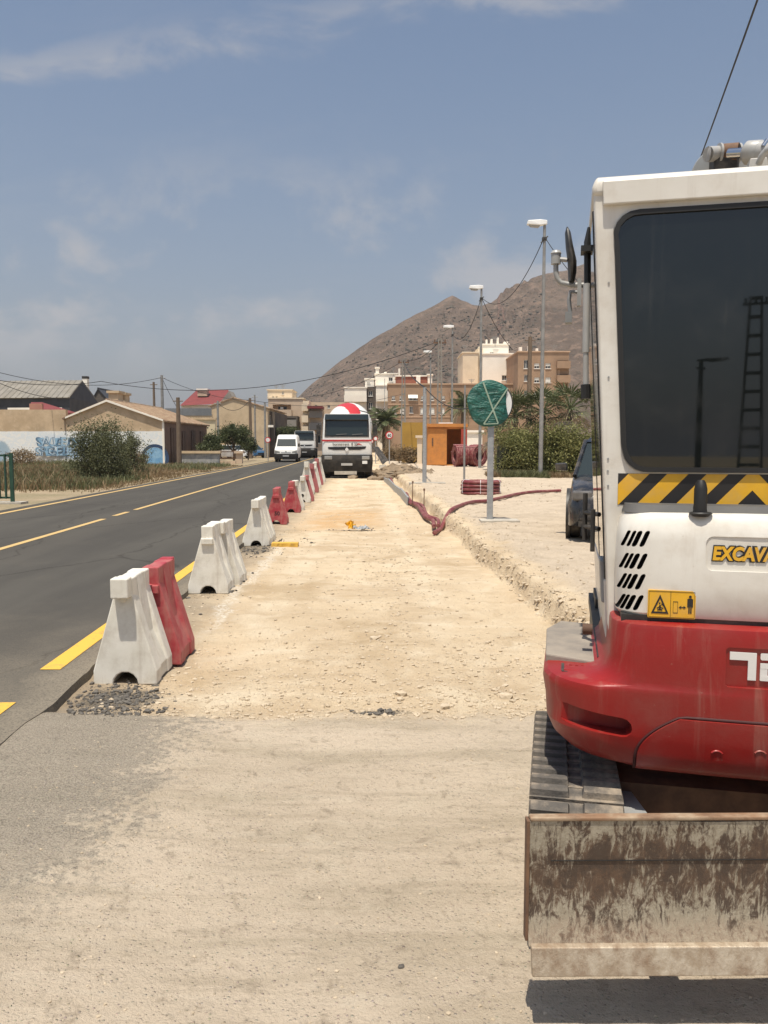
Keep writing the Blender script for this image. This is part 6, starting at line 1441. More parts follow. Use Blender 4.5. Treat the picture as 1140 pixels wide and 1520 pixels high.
# red roofed house
t = house_root('house', 'white house with a dark red hipped roof above the metal fence', 'house', 305, 98, 0.1)
block(t, 269, 340, 601, 98, 8, P_white, [(280, 285, 605, 612, 'd')]); A = [at(*q) - t.location for q in ((267, 602, 97.6), (341, 599, 97.6), (339, 578, 103), (292, 579, 103))]; bk = [at(341, 599, 107) - t.location, at(267, 602, 107) - t.location]
b = MB(); b.add(A + bk, [(0, 1, 2, 3), (1, 4, 2), (4, 5, 3, 2), (5, 0, 3), (0, 5, 4, 1)]); o = b.build('roof', M_rtile, t); fix_normals(o.data)
block(t, 293, 307, 579, 98, 1.2, P_pink, (), zb=588, yo=2.2, name='chimney', cap=P_white); b = MB(); A = [at(*q) - t.location for q in ((327, 597, 97.4), (349, 597, 97.4), (340, 580, 97.4))]; b.add(A + [p + Vector((0, 3, 0)) for p in A], [(0, 1, 2), (5, 4, 3), (0, 3, 4, 1), (1, 4, 5, 2), (2, 5, 3, 0)]); b.build('gable_panel', P_grey, t)
t = house_root('sheet_fence', 'grey corrugated metal fence below the red roofed house', 'fence', 278, 88, 0.1)
a, c = at(245, 606, 88) - t.location, at(313, 617, 88) - t.location
b = MB(); x = a.x
while x < c.x: b.box(x, x + 0.12, 0, 0.05, c.z, a.z); b.box(x + 0.12, x + 0.3, 0.03, 0.06, c.z, a.z); x += 0.3
b.build('sheet', mat('grey_sheet_metal', (0.24, 0.25, 0.26), (0.19, 0.2, 0.21), 0.5, 0.5, metal=0.3), t); b = MB(); b.box(a.x - 0.1, c.x + 0.1, 0.07, 0.4, 0, c.z + 0.2); b.build('wall', P_tan, t)
t = house_root('garden_wall', 'pale yellow wall with small square holes behind the dark trees', 'wall', 297, 84, 0.1)
block(t, 276, 319, 623, 84, 0.5, plaster('pale_yellow_render', (0.66, 0.58, 0.40), (0.6, 0.52, 0.36), 0.15), [(px, px + 1.3, py, py + 1.5, 'h') for px, py in ((299, 631), (303, 631), (307, 631), (301, 633.5), (305, 633.5), (309, 633.5))] and (), cap=P_tan)
b = MB()
for px, py in ((298, 633), (302, 631.5), (306, 633), (310, 631.5), (300, 635), (308, 635)): p = at(px, py, 83.9) - t.location; b.box(p.x - 0.07, p.x + 0.07, -0.012, 0.01, p.z - 0.07, p.z + 0.07)
b.build('vent_hole', M_blk, t)
t = house_root('house', 'large blank tan gable wall behind the round trees', 'house', 356, 92, 0.1)
gable(t, (313, 603), (346, 591.5), (397, 606), 92, 16, P_tan, M_tile)
block(t, 396.4, 407.5, 611, 92, 12, P_dark, [(398, 402, 616, 632, 'd')], yo=1.5, name='side_wing'); b = MB(); p = at(400, 633, 92) - t.location; b.box(p.x - 0.1, p.x + 0.5, -0.5, 0.0, p.z - 0.1, p.z + 0.15); b.build('awning', P_white, t)
# low graffiti wall with pillar and gate
t = house_root('low_wall', 'low grey graffiti covered wall by the wooden pole and verge', 'wall', 297, 60, 0.08)
block(t, 267, 325, 673, 60, 0.3, mat('graffiti_grey', (0.24, 0.25, 0.26), (0.42, 0.42, 0.40), 1.6, 0.9, dirt=((0.06, 0.08, 0.12), 0.7, 1.1)), (), cap=P_tan)
t = house_root('gate_pillar', 'square tan gate pillar at the end of the low wall', 'pillar', 354, 62, 0.08)
block(t, 350, 359, 673, 62, 0.5, P_pink, (), cap=P_pink)
t = house_root('low_wall', 'short pinkish kerb wall between the graffiti wall and the pillar', 'wall', 337, 61, 0.08); block(t, 325.5, 349.5, 684, 61, 0.3, P_pink, ())
t = house_root('garden_gate', 'dark barred gate standing left of the tan pillar', 'gate', 337, 62.4, 0.08)
for k in range(14): p = at(326 + k * 1.75, 668, 62.4) - t.location; b = MB(); b.box(p.x - 0.02, p.x + 0.02, -0.02, 0.02, 0.3, p.z); b.build('bar', M_rust, t)
b = MB(); p0, p1 = at(325, 670, 62.4) - t.location, at(350, 670, 62.4) - t.location; b.box(p0.x, p1.x, 0.021, 0.05, p0.z - 0.06, p0.z); b.box(p0.x, p1.x, 0.021, 0.05, 0.35, 0.41); b.build('rail', M_rust, t)
# green fence posts at the left edge
M_gfence = mat('green_fence_paint', (0.012, 0.05, 0.032), (0.02, 0.07, 0.045), 4, 0.5)
p = gnd(19, 747, 0.05); t = thing('metal_fence', 'dark green barred metal fence at the left edge of the photo', 'fence', (p.x, p.y, 0.05))
hF = at(19, 674, p.y).z - 0.05
for k in range(24):
    b = MB(); w_ = 0.045 if k % 4 == 0 else 0.018; b.box(-0.165 * k - w_, -0.165 * k + w_, -0.03, 0.03, -0.05 if k % 4 == 0 else 0.12, hF + (0.03 if k % 4 == 0 else 0)); b.build('post' if k % 4 == 0 else 'bar', M_gfence, t)
b = MB(); b.box(-3.9, 0.0, 0.031, 0.055, 0.12, 0.17); b.box(-3.9, 0.0, 0.031, 0.055, hF - 0.06, hF - 0.01); b.build('rail', M_gfence, t)
b = MB(); b.box(-3.9, 0.3, -0.2, 0.25, -0.1, 0.04); o = b.build('fence_footing', M_conc, t)

# ------------------------------------------------------------------ orange shed and rubble
M_orange = mat('orange_paint', (0.62, 0.25, 0.055), (0.56, 0.22, 0.05), 1.5, 0.6, dirt=((0.3, 0.14, 0.06), 0.45, 2.5))
M_ored = mat('red_orange_paint', (0.42, 0.06, 0.03), (0.36, 0.05, 0.03), 1.5, 0.6)
SYd = gnd(650, 691, 0.2).y; t = house_root('site_shed', 'orange metal site shed with a dark open doorway', 'shed', 664, SYd, 0.2)
X = lambda px: at(px, 660, SYd).x - t.location.x; Z = lambda py: at(650, py, SYd).z - 0.2
b = MB(); b.box(X(634.5), X(634.5) + 0.05, 0, 2.4, 0, Z(634)); b.box(X(692) - 0.05, X(692), 0, 2.4, 0, Z(634)); b.box(X(634.5), X(692), 2.4, 2.45, 0, Z(634)); b.box(X(635), X(692), 0.06, 2.39, -0.05, 0.05); b.box(X(634.5) + 0.051, X(663.5), 0.03, 0.08, 0.05, Z(634)); b.box(X(663.5), X(692) - 0.051, 0.03, 0.08, Z(637), Z(634)); b.build('wall', M_orange, t)
b = MB(); b.box(X(633), X(694), -0.15, 2.6, Z(634) + 0.003, Z(629)); b.build('roof', M_orange, t)
b = MB(); b.box(X(635.5), X(663), -0.03, 0.02, 0.05, Z(636)); dd = b.build('door', M_orange, t); b = MB(); b.box(X(641), X(643), -0.06, -0.03, Z(662), Z(650)); b.build('lock_bar', M_rust, dd)
b = MB(); b.box(X(684), X(693), -0.12, -0.07, 0.05, Z(637)); b.build('door', M_ored, t)
b = MB(); b.box(X(651), X(672), 0.0, 0.5, Z(629) + 0.01, Z(627)); o = b.build('white_board', M_white, t)
t = house_root('yellow_wall', 'plain ochre yellow wall left of the orange shed', 'wall', 618, 60, 0.1); block(t, 597, 634, 627, 60, 0.4, mat('ochre_paint', (0.42, 0.25, 0.045), (0.36, 0.21, 0.04), 1, 0.8), ())
t = house_root('white_pillar', 'cream pillar stub in front of the yellow wall', 'pillar', 623, 57, 0.1); block(t, 619.5, 626.5, 650, 57, 0.5, P_cream, (), cap=P_cream)
t = house_root('white_wall', 'short white wall with a small window behind the upright coil', 'wall', 700, 64, 0.1); block(t, 693, 716, 642, 64, 0.4, P_white, [(696, 701, 640, 647, 'x')] and (), cap=P_white)
t = house_root('water_tank', 'white round tank with dark railings right of the shed', 'tank', 700, 66, 0.1)
b = MB()
for k in range(6): p = at(695 + k * 2.2, 640, 65) - t.location; b.box(p.x - 0.03, p.x + 0.03, -1.1, -1.04, p.z - 0.6, p.z)
b.build('railing', M_grey, t); b = MB(); b.lathe([(0.6, 0.0), (0.62, 1.6), (0.5, 1.75), (0.1, 1.8)], (0, 0.3, 0), 'z', 20); b.build('tank', M_white, t, 40)
rp_ = []
rq = rng(71)
for cx, cy, sx, n, s in ((604, 680, 1.1, 90, 0.22), (617, 680, 0.9, 70, 0.2)):
    p = gnd(cx, cy, 0.1); a = rq.normal(size=(n, 2)); hz = np.maximum(0.05, 0.55 * np.exp(-(a ** 2).sum(1))); rp_.append(np.stack([p.x + a[:, 0] * sx, p.y + a[:, 1] * 0.8, 0.1 + hz * rq.random(n), s * (0.35 + rq.random(n))], -1))
rp_ = np.concatenate(rp_); o = link('rubble_heap', rocks_mesh('rubble_heap', rp_[:, :3], rp_[:, 3], M_conc, 9)); tag(o, 'heap of grey broken concrete beside the cream pillar', 'rubble heap', kind='stuff')
p = gnd(595, 706, 0.1); a = rq.normal(size=(240, 2)); o = link('dirt_heap', rocks_mesh('dirt_heap', np.stack([p.x + a[:, 0] * 0.75, p.y + 2 + a[:, 1] * 1.6, 0.05 + 0.42 * np.exp(-(a ** 2).sum(1) * 0.6)], -1), 0.12 + 0.2 * rq.random(240), mat('dug_soil', (0.27, 0.20, 0.13), (0.2, 0.15, 0.1), 4, 0.95), 10)); tag(o, kind='stuff')
b = MB(); q = [at(552.5, 664, 41), at(560, 664, 42), at(575, 684, 41), at(568, 690, 40)]; nn = Vector((0.05, 0.12, 0.04)); b.add(q + [p + nn for p in q], [(0, 1, 2, 3), (7, 6, 5, 4), (0, 4, 5, 1), (1, 5, 6, 2), (2, 6, 7, 3), (3, 7, 4, 0)]); o = b.build('rubber_sheet', M_rubber); fix_normals(o.data); tag(o, 'black rubber sheet hanging down beside the mixer truck over the dirt', 'rubber sheet')
b = MB(); p = gnd(567, 694, 0.05); b.box(p.x - 0.25, p.x + 0.35, p.y - 0.1, p.y + 0.3, -0.05, 0.22, 0.08, 0.06); o = b.build('concrete_lump', M_conc); tag(o, 'pale broken concrete lump under the black rubber sheet', 'concrete lump')

# ------------------------------------------------------------------ vehicles
def wheel(root, x, y, r, w, name='wheel'):
    b = MB(); b.lathe([(r * 0.6, -w / 2), (r * 0.93, -w / 2), (r, -w * 0.32), (r, w * 0.32), (r * 0.93, w / 2), (r * 0.6, w / 2)], (x, y, r), 'x', 22); o = b.build(name, M_rubber, root, 40); fix_normals(o.data)
    b = MB(); b.lathe([(r * 0.05, -w * 0.42), (r * 0.6, -w * 0.5), (r * 0.62, w * 0.5), (r * 0.05, w * 0.42)], (x, y, r), 'x', 16); q = b.build('rim', M_grey, o, 40); fix_normals(q.data)
M_tdark = mat('truck_dark_plastic', (0.028, 0.026, 0.024), (0.034, 0.031, 0.028), 2, 0.7, dirt=(DUST, 0.08, 3), spec=0.15)
M_twhite = mat('truck_white', (0.80, 0.79, 0.75), (0.76, 0.75, 0.71), 1.5, 0.35, dirt=(DUST, 0.06, 2)); M_tred = mat('truck_red', (0.50, 0.03, 0.035), None, rough=0.4)
M_wind = mat('windscreen', (0.02, 0.028, 0.027), None, rough=0.05, spec=0.7); M_lampg = mat('headlamp_glass', (0.40, 0.40, 0.38), None, rough=0.1, metal=0.4); M_plate = mat('number_plate', (0.45, 0.44, 0.42), None, rough=0.5)
def truck(loc, lab, mixer, grp=None):
    t = thing('mixer_truck' if mixer else 'tipper_truck', lab, 'truck', loc)
    def sec(z, w, y0, y1, r=0.14):
        return [(-w, y1, z), (-w, y0 + r, z), (-w + r * 0.3, y0 + r * 0.3, z), (-w + r, y0, z), (w - r, y0, z), (w - r * 0.3, y0 + r * 0.3, z), (w, y0 + r, z), (w, y1, z)]
    b = MB(); b.loft([sec(1.10, 1.15, 0.02, 1.9), sec(1.3, 1.16, 0.0, 1.9), sec(1.85, 1.15, 0.02, 1.9), sec(2.72, 1.10, 0.16, 1.9), sec(3.0, 1.04, 0.24, 1.85)]); o = b.build('cab', M_twhite, t, 40); fix_normals(o.data)
    b = MB(); ws = [(-1.04, -0.005 + 0.04, 1.93), (1.04, 0.035, 1.93), (1.01, 0.145, 2.70), (-1.01, 0.145, 2.70)]
    b.add([(x, y - 0.03, z) for x, y, z in ws] + [(x, y + 0.05, z) for x, y, z in ws], [(0, 1, 2, 3), (7, 6, 5, 4), (0, 4, 5, 1), (1, 5, 6, 2), (2, 6, 7, 3), (3, 7, 4, 0)]); o = b.build('windscreen_surround', M_black, t); fix_normals(o.data)
    b = MB(); wi = [(-0.96, 0.005, 1.99), (0.96, 0.005, 1.99), (0.94, 0.097, 2.66), (-0.94, 0.097, 2.66)]; b.add([(x, y - 0.006, z) for x, y, z in wi] + [(x, y + 0.01, z) for x, y, z in wi], [(0, 1, 2, 3), (7, 6, 5, 4), (0, 4, 5, 1), (1, 5, 6, 2), (2, 6, 7, 3), (3, 7, 4, 0)]); gl = b.build('windscreen', M_wind, t); fix_normals(gl.data)
    b = MB()
    for x in (-0.5, 0.25): b.tube([(x, -0.012, 2.03), (x + 0.5, 0.0, 2.06)], 0.012, 5)
    b.build('wiper', M_black, gl)
    b = MB(); b.loft([[(-1.03, -0.05, 2.70), (1.03, -0.05, 2.70), (1.03, 0.2, 2.70), (-1.03, 0.2, 2.70)], [(-1.0, 0.02, 2.98), (1.0, 0.02, 2.98), (1.0, 0.26, 2.98), (-1.0, 0.26, 2.98)]]); o = b.build('sun_visor', M_wind, t); fix_normals(o.data); bevel(o, 0.03, 2)
    if mixer:
        b = MB(); b.box(-1.155, 1.155, -0.006, 0.004, 1.72, 1.80); o = b.build('stripe', M_tred, t)
        b = MB(); b.box(-1.165, -1.1, 0.15, 1.8, 1.72, 1.80); b.box(1.1, 1.165, 0.15, 1.8, 1.72, 1.80); b.build('stripe', M_tred, t)
        o = link('lettering', text_mesh('hormirrent  8 33', 0.17, M_blk, 0.002, 0.002, 0, 'LEFT'), t); o.location = (-0.66, -0.016, 1.53)
        b = MB(); b.prism([(0.42, 1.55), (0.5, 1.60), (0.56, 1.64), (0.62, 1.60), (0.72, 1.56), (0.60, 1.575)], -0.008, 0.004); b.build('emblem', M_tred, t)
    b = MB(); b.prism([(-0.88, 1.46), (-0.86, 1.37), (-0.6, 1.325), (0.6, 1.325), (0.86, 1.38), (0.90, 1.49), (0.3, 1.475), (-0.3, 1.465)], -0.012, 0.02); o = b.build('grille', M_seal, t); fix_normals(o.data)
    b = MB(); b.prism([(0, 1.24), (0.085, 1.345), (0, 1.45), (-0.085, 1.345)], -0.03, 0.0); b.build('emblem', M_white, o)
    b = MB(); b.loft([sec(0.30, 1.17, -0.08, 0.7, 0.2), sec(0.75, 1.21, -0.16, 0.7, 0.2), sec(0.92, 1.21, -0.14, 0.7, 0.2), sec(1.09, 1.19, -0.06, 0.7, 0.2)]); bp = b.build('bumper', M_tdark, t, 40); fix_normals(bp.data)
    for x0, x1 in ((-1.04, -0.68), (0.70, 1.06)): b = MB(); b.box(x0, x1, -0.165, -0.10, 0.88, 1.04); o = b.build('headlight', M_lampg, t); bevel(o, 0.02, 2)
    b = MB(); b.box(-0.26, 0.26, -0.175, -0.15, 0.60, 0.71); b.build('number_plate', M_plate, bp)
    if mixer:
        b = MB(); b.box(0.72, 0.95, -0.175, -0.15, 0.68, 0.82); b.build('white_sticker', M_white, bp)
        b = MB(); b.box(-0.58, 0.46, -0.12, 0.1, 0.18, 0.34); b.build('front_step', M_conc, bp)
    for s in (-1, 1):
        b = MB(); b.tube([(s * 1.08, 0.3, 2.6), (s * 1.32, 0.2, 2.55), (s * 1.32, 0.2, 1.95), (s * 1.1, 0.25, 1.9)], 0.02, 6); b.box(s * 1.32 - 0.1, s * 1.32 + 0.1, 0.16, 0.24, 2.0, 2.48); b.build('mirror', M_black, t)
        for y in ((1.0, 2.9, 5.2, 6.6) if mixer else (1.0, 5.6)): wheel(t, s * 0.98, y, 0.52, 0.34)
    b = MB(); b.box(-0.45, 0.45, 0.6, 8.0, 0.75, 1.05); b.box(-1.1, 1.1, 1.95, 2.3, 0.8, 2.2); b.box(-0.8, 0.8, 0.5, 0.62, 0.08, 0.6); b.build('chassis_and_shade_panel', M_tdark, t)  # low front panel added as the dark shade between the wheels
    if mixer:
        b = MB(); rings = []; n = 120; prof = [(2.35, 0.35), (2.45, 0.6), (2.9, 0.92), (3.5, 1.14), (4.1, 1.2), (4.7, 1.18), (5.4, 1.0), (6.2, 0.72), (6.9, 0.45)]
        ax = lambda y: 2.28 + (y - 3.0) * 0.17
        yy = np.linspace(2.35, 6.9, 90); rr = np.interp(yy, [p[0] for p in prof], [p[1] for p in prof])
        b.loft([[(r_ * math.cos(2 * math.pi * k / n), y, ax(y) + r_ * math.sin(2 * math.pi * k / n)) for k in range(n)] for y, r_ in zip(yy, rr)])
        for f in range(len(b.f) - 2):
            i, k = f // n, f % n; b.mi[f] = 1 if ((k / n * 2 - yy[i] * 0.14 + 0.153) % 1.0) < 0.23 else 0
        o = b.build('drum', [M_twhite, M_tred], t, 50); fix_normals(o.data)
        b = MB(); b.box(-0.6, 0.6, 6.7, 7.3, 2.3, 3.6, 0.1, 0.1); b.add([(-0.2, 7.0, 2.2), (0.2, 7.0, 2.2), (0.25, 8.4, 1.4), (-0.25, 8.4, 1.4), (-0.2, 7.0, 2.3), (0.2, 7.0, 2.3), (0.25, 8.4, 1.5), (-0.25, 8.4, 1.5)], [(3, 2, 1, 0), (4, 5, 6, 7), (0, 1, 5, 4), (1, 2, 6, 5), (2, 3, 7, 6), (3, 0, 4, 7)]); b.build('chute', M_tdark, t)
        b = MB(); b.tube([(0.55, 2.5, 3.25), (0.95, 2.3, 3.15), (1.1, 2.2, 2.9)], 0.03, 6); b.build('hose_pipe', M_rubber, t)
    else:
        b = MB(); b.box(-1.15, 1.15, 2.2, 7.6, 1.15, 2.7); b.build('tipper_body', M_tdark, t)
    return t
p = gnd(515, 710); tr = truck((p.x, p.y, 0.0), 'white concrete mixer truck with a red and white striped drum facing the camera', True); tr.rotation_euler = (0, 0, R(1))
p = gnd(452, 680, ZR); tr = truck((p.x, p.y, ZR), 'distant white and black lorry driving behind the white van', False); tr.rotation_euler = (0, 0, R(2))
# delivery van
p = gnd(424.5, 686, ZR); t = thing('van', 'white delivery van with a black bumper coming up the road', 'van', (p.x, p.y, ZR), R(3))
def vsec(z, w, y0, y1, r=0.18): return [(-w, y1, z), (-w, y0 + r * 1.6, z), (-w + r * 0.35, y0 + r * 0.45, z), (-w + r * 1.4, y0, z), (w - r * 1.4, y0, z), (w - r * 0.35, y0 + r * 0.45, z), (w, y0 + r * 1.6, z), (w, y1, z)]
b = MB(); b.loft([vsec(0.35, 0.97, 0.05, 5.2), vsec(0.75, 1.0, 0.0, 5.3), vsec(1.05, 1.0, 0.10, 5.3), vsec(1.28, 0.98, 0.55, 5.3), vsec(1.34, 0.97, 0.72, 5.3), vsec(2.05, 0.88, 1.42, 5.25), vsec(2.25, 0.84, 1.65, 5.2), vsec(2.36, 0.74, 1.9, 5.1)]); o = b.build('body', M_twhite, t, 40); fix_normals(o.data)
b = MB(); q = [(-0.82, 0.86, 1.38), (0.82, 0.86, 1.38), (0.76, 1.42, 1.98), (-0.76, 1.42, 1.98)]; b.add([(x, y - 0.16, z) for x, y, z in q] + [(x, y + 0.05, z) for x, y, z in q], [(0, 1, 2, 3), (7, 6, 5, 4), (0, 4, 5, 1), (1, 5, 6, 2), (2, 6, 7, 3), (3, 7, 4, 0)]); o = b.build('windscreen', M_wind, t); fix_normals(o.data)
b = MB(); b.loft([vsec(0.25, 1.0, -0.04, 0.5), vsec(0.45, 1.02, -0.08, 0.6), vsec(0.72, 1.02, -0.05, 0.6)]); o = b.build('bumper', M_tdark, t, 40); fix_normals(o.data); b = MB(); b.box(-0.26, 0.26, -0.10, -0.06, 0.48, 0.59); b.build('number_plate', M_plate, o)
for s in (-1, 1):
    b = MB(); b.prism([(s * 0.94, 0.80), (s * 0.94, 1.02), (s * 0.52, 0.90), (s * 0.52, 0.78)], 0.0, 0.3); o = b.build('headlight', M_lampg, t); fix_normals(o.data)
    b = MB(); b.box(s * 1.05 - 0.09, s * 1.05 + 0.09, 0.95, 1.05, 1.3, 1.6); b.build('mirror', M_black, t)
    for y in (0.95, 4.2): wheel(t, s * 0.88, y, 0.34, 0.22)
b = MB(); b.box(-0.42, 0.42, 0.0, 0.08, 0.76, 0.84); b.tube([(0, 0.0, 0.9), (0, 0.1, 0.9)], 0.06, 12); b.build('grille', M_grey, t)
M_carlamp = mat('smoked_headlamp', (0.16, 0.15, 0.14), (0.10, 0.095, 0.09), 6, 0.2)
def car(loc, rz, lab, m, L=4.2, Wd=0.86, Hh=1.45, group=None, cat='car', name='parked_car'):
    t = thing(name, lab, cat, loc, rz, group)
    def s_(y, w, z0, z1): return [(-w, y, z0), (-w * 1.0, y, z0 + (z1 - z0) * 0.5), (-w * 0.93, y, z1 - 0.05), (-w * 0.80, y, z1), (w * 0.80, y, z1), (w * 0.93, y, z1 - 0.05), (w, y, z0 + (z1 - z0) * 0.5), (w, y, z0)]
    b = MB(); b.loft([s_(0.0, Wd * 0.80, 0.32, 0.62), s_(0.12, Wd * 0.93, 0.24, 0.74), s_(0.5, Wd * 0.99, 0.22, 0.84), s_(1.15, Wd, 0.22, 0.94), s_(L * 0.5, Wd, 0.22, 0.96), s_(L - 0.6, Wd, 0.22, 0.98), s_(L - 0.1, Wd * 0.95, 0.26, 0.95), s_(L, Wd * 0.85, 0.34, 0.8)]); bd = b.build('body', m, t, 40); fix_normals(bd.data)
    b = MB(); b.loft([[(-Wd * 0.90, 1.05, 0.90), (Wd * 0.90, 1.05, 0.90), (Wd * 0.92, L - 0.25, 0.92), (-Wd * 0.92, L - 0.25, 0.92)], [(-Wd * 0.74, 1.75, Hh - 0.07), (Wd * 0.74, 1.75, Hh - 0.07), (Wd * 0.76, L - 0.75, Hh - 0.05), (-Wd * 0.76, L - 0.75, Hh - 0.05)]]); o = b.build('window', M_wind, t); fix_normals(o.data)
    b = MB(); b.loft([[(-Wd * 0.75, 1.72, Hh - 0.07), (Wd * 0.75, 1.72, Hh - 0.07), (Wd * 0.77, L - 0.72, Hh - 0.06), (-Wd * 0.77, L - 0.72, Hh - 0.06)], [(-Wd * 0.66, 1.9, Hh), (Wd * 0.66, 1.9, Hh), (Wd * 0.68, L - 0.9, Hh), (-Wd * 0.68, L - 0.9, Hh)]])
    for s in (-1, 1):
        b.tube([(s * Wd * 0.9, 1.06, 0.91), (s * Wd * 0.745, 1.75, Hh - 0.06)], 0.035, 6); b.tube([(s * Wd * 0.92, L - 0.26, 0.93), (s * Wd * 0.765, L - 0.75, Hh - 0.05)], 0.05, 6)
    o = b.build('roof', m, t); fix_normals(o.data)
    for s in (-1, 1):
        wheel(t, s * (Wd - 0.09), 0.85, 0.335, 0.21); wheel(t, s * (Wd - 0.09), L - 0.8, 0.335, 0.21)
        b = MB(); b.box(s * Wd * 0.72 - 0.16, s * Wd * 0.72 + 0.12, 0.03, 0.25, 0.60, 0.74); o = b.build('headlight', M_carlamp, t); bevel(o, 0.03, 2)
        b = MB(); b.loft([[(s * (Wd + 0.02) + a * s, 1.35 + c, 0.97 + e) for a, c, e in ((0, 0, 0), (0.20, 0, 0.01), (0.22, 0, 0.13), (0.02, 0, 0.14))], [(s * (Wd + 0.02) + a * s, 1.47 + c, 0.97 + e) for a, c, e in ((0.02, 0, 0.02), (0.17, 0, 0.03), (0.18, 0, 0.11), (0.03, 0, 0.12))]]); o = b.build('mirror', m, t); fix_normals(o.data); bevel(o, 0.025, 2)
        b = MB(); b.lathe([(0.335, -0.03), (0.40, -0.03), (0.40, 0.03), (0.335, 0.03), (0.335, -0.03)], (s * (Wd - 0.015), 0.85, 0.335), 'x', 24, False); o = b.build('wheel_arch', M_black, t, 40); fix_normals(o.data)
    b = MB(); b.box(-Wd * 0.5, Wd * 0.5, -0.012, 0.06, 0.40, 0.56); b.box(-0.26, 0.26, -0.03, -0.012, 0.44, 0.54); b.build('grille', M_tdark, t); b = MB(); b.box(-Wd * 0.8, Wd * 0.8, 0.0, 0.12, 0.24, 0.34); b.build('bumper', M_black, t)
    return t
M_carblack = mat('black_car_paint', (0.012, 0.012, 0.013), None, rough=0.25, dirt=(DUST, 0.25, 3), coat=0.6); M_carblue = mat('blue_car_paint', (0.035, 0.10, 0.20), None, rough=0.3, coat=0.5); M_carwhite = mat('white_car_paint', (0.7, 0.7, 0.69), None, rough=0.3, coat=0.5)
p = gnd(850, 797, 0.2); ayc = R(15.0)
car((p.x + 0.80 * math.cos(ayc) - 0.85 * math.sin(ayc), p.y - 0.85 * math.cos(ayc) - 0.80 * math.sin(ayc), Hs(p.x, p.y)), -ayc, 'black car parked on the verge half hidden by the excavator cab', M_carblack, 4.3, 0.88, 1.5)
for px, Y, rz, lab, m in ((388, 88, R(40), 'small blue car parked beyond the tan pillar', M_carblue), (370, 84, R(60), 'white car partly hidden behind the dark gate', M_carwhite), (470, 112, R(20), 'white car far off left of the mixer truck', M_carwhite), (462, 118, R(-10), 'dark car far off below the stacked balconies', M_carblack)):
    p = at(px, 680, Y); car((p.x, Y, 0.05), rz, lab, m)

# ------------------------------------------------------------------ vegetation
p = gnd(152, 712, 0.1); bush('bush', 'big dark green bush in front of the blue mural', 'bush', (p.x, p.y, 0.1), (1.5, 1.2, 1.62), 22000, 0.036, M_olive, 1, clumps=80, shell=0.35)
p = gnd(185, 706, 0.1); bush('bush', 'narrow upright green shrub leaning right of the big bush', 'bush', (p.x + 0.15, p.y + 0.4, 0.1), (0.8, 0.7, 1.45), 9000, 0.035, M_olive, 2, clumps=34, shell=0.4)
p = gnd(120, 708, 0.1); bush('bush', 'low greyish shrub at the left foot of the big bush', 'bush', (p.x, p.y, 0.1), (1.1, 0.9, 0.55), 4500, 0.03, M_green_weed, 3, clumps=30)
for px, Y, rx, rz, lab, s in ((32, 52, 1.4, 0.75, 'dry brown shrub at the foot of the yard wall', 4), (205, 52, 0.9, 0.6, 'dry weeds at the right foot of the mural', 5)):
    p = at(px, 690, Y); bush('bush', lab, 'bush', (p.x, Y, 0.15), (rx, 0.8, rz), 3500, 0.04, M_straw, s, clumps=26)
for px, Y, rx, rz, n, lab, s in ((347, 70, 1.55, 1.25, 9000, 'round dark tree between the low wall and tan gable', 11), (312, 66, 1.0, 0.85, 5000, 'smaller dark tree beside the shuttered corner', 12), (368, 75, 0.75, 0.9, 3500, 'dark leafy shrub at the right of the round tree', 13), (425, 95, 1.6, 1.0, 6000, 'dark tree crown showing above the white van', 14), (404, 99, 0.9, 0.9, 3500, 'small dark tree left of the van roof', 15)):
    p = at(px, 660, Y); hh = {347: 1.3, 312: 0.9, 368: 0.8, 425: 1.9, 404: 1.9}[px]; bush('tree', lab, 'tree', (p.x, Y, 0.05), (rx, rx * 0.8, rz), n, 0.075, M_dkleaf, s, trunk=hh, clumps=40, shell=0.4)
# hedge at the right: leafy mass over a low dark fence
for px, Y, rx, rz, n, lab, s in ((768, 37, 1.15, 1.5, 13000, 'left end of the leafy hedge beside the street lamp', 21), (805, 36, 1.3, 1.45, 15000, 'middle of the leafy hedge behind the nearest lamp', 22), (842, 35, 1.25, 1.5, 15000, 'hedge end next to the excavator door', 23), (893, 34.5, 1.5, 1.3, 7000, 'hedge part hidden mostly behind the excavator', 24)):
    p = at(px, 690, Y); bush('hedge', lab, 'hedge', (p.x, Y, 0.2), (rx, 0.95, rz), n, 0.045, M_hedge, s, clumps=52, shell=0.55, group='hedge along the verge')
b = MB(); p0, p1 = at(738, 680, 36.6), at(900, 680, 36.6); b.box(p0.x, p1.x, 36.6, 36.7, 0.1, 1.5); o = b.build('screen_fence', mat('shade_netting', (0.03, 0.035, 0.02), (0.05, 0.05, 0.03), 4, 0.9)); tag(o, 'dark screening fence inside the hedge', 'fence')
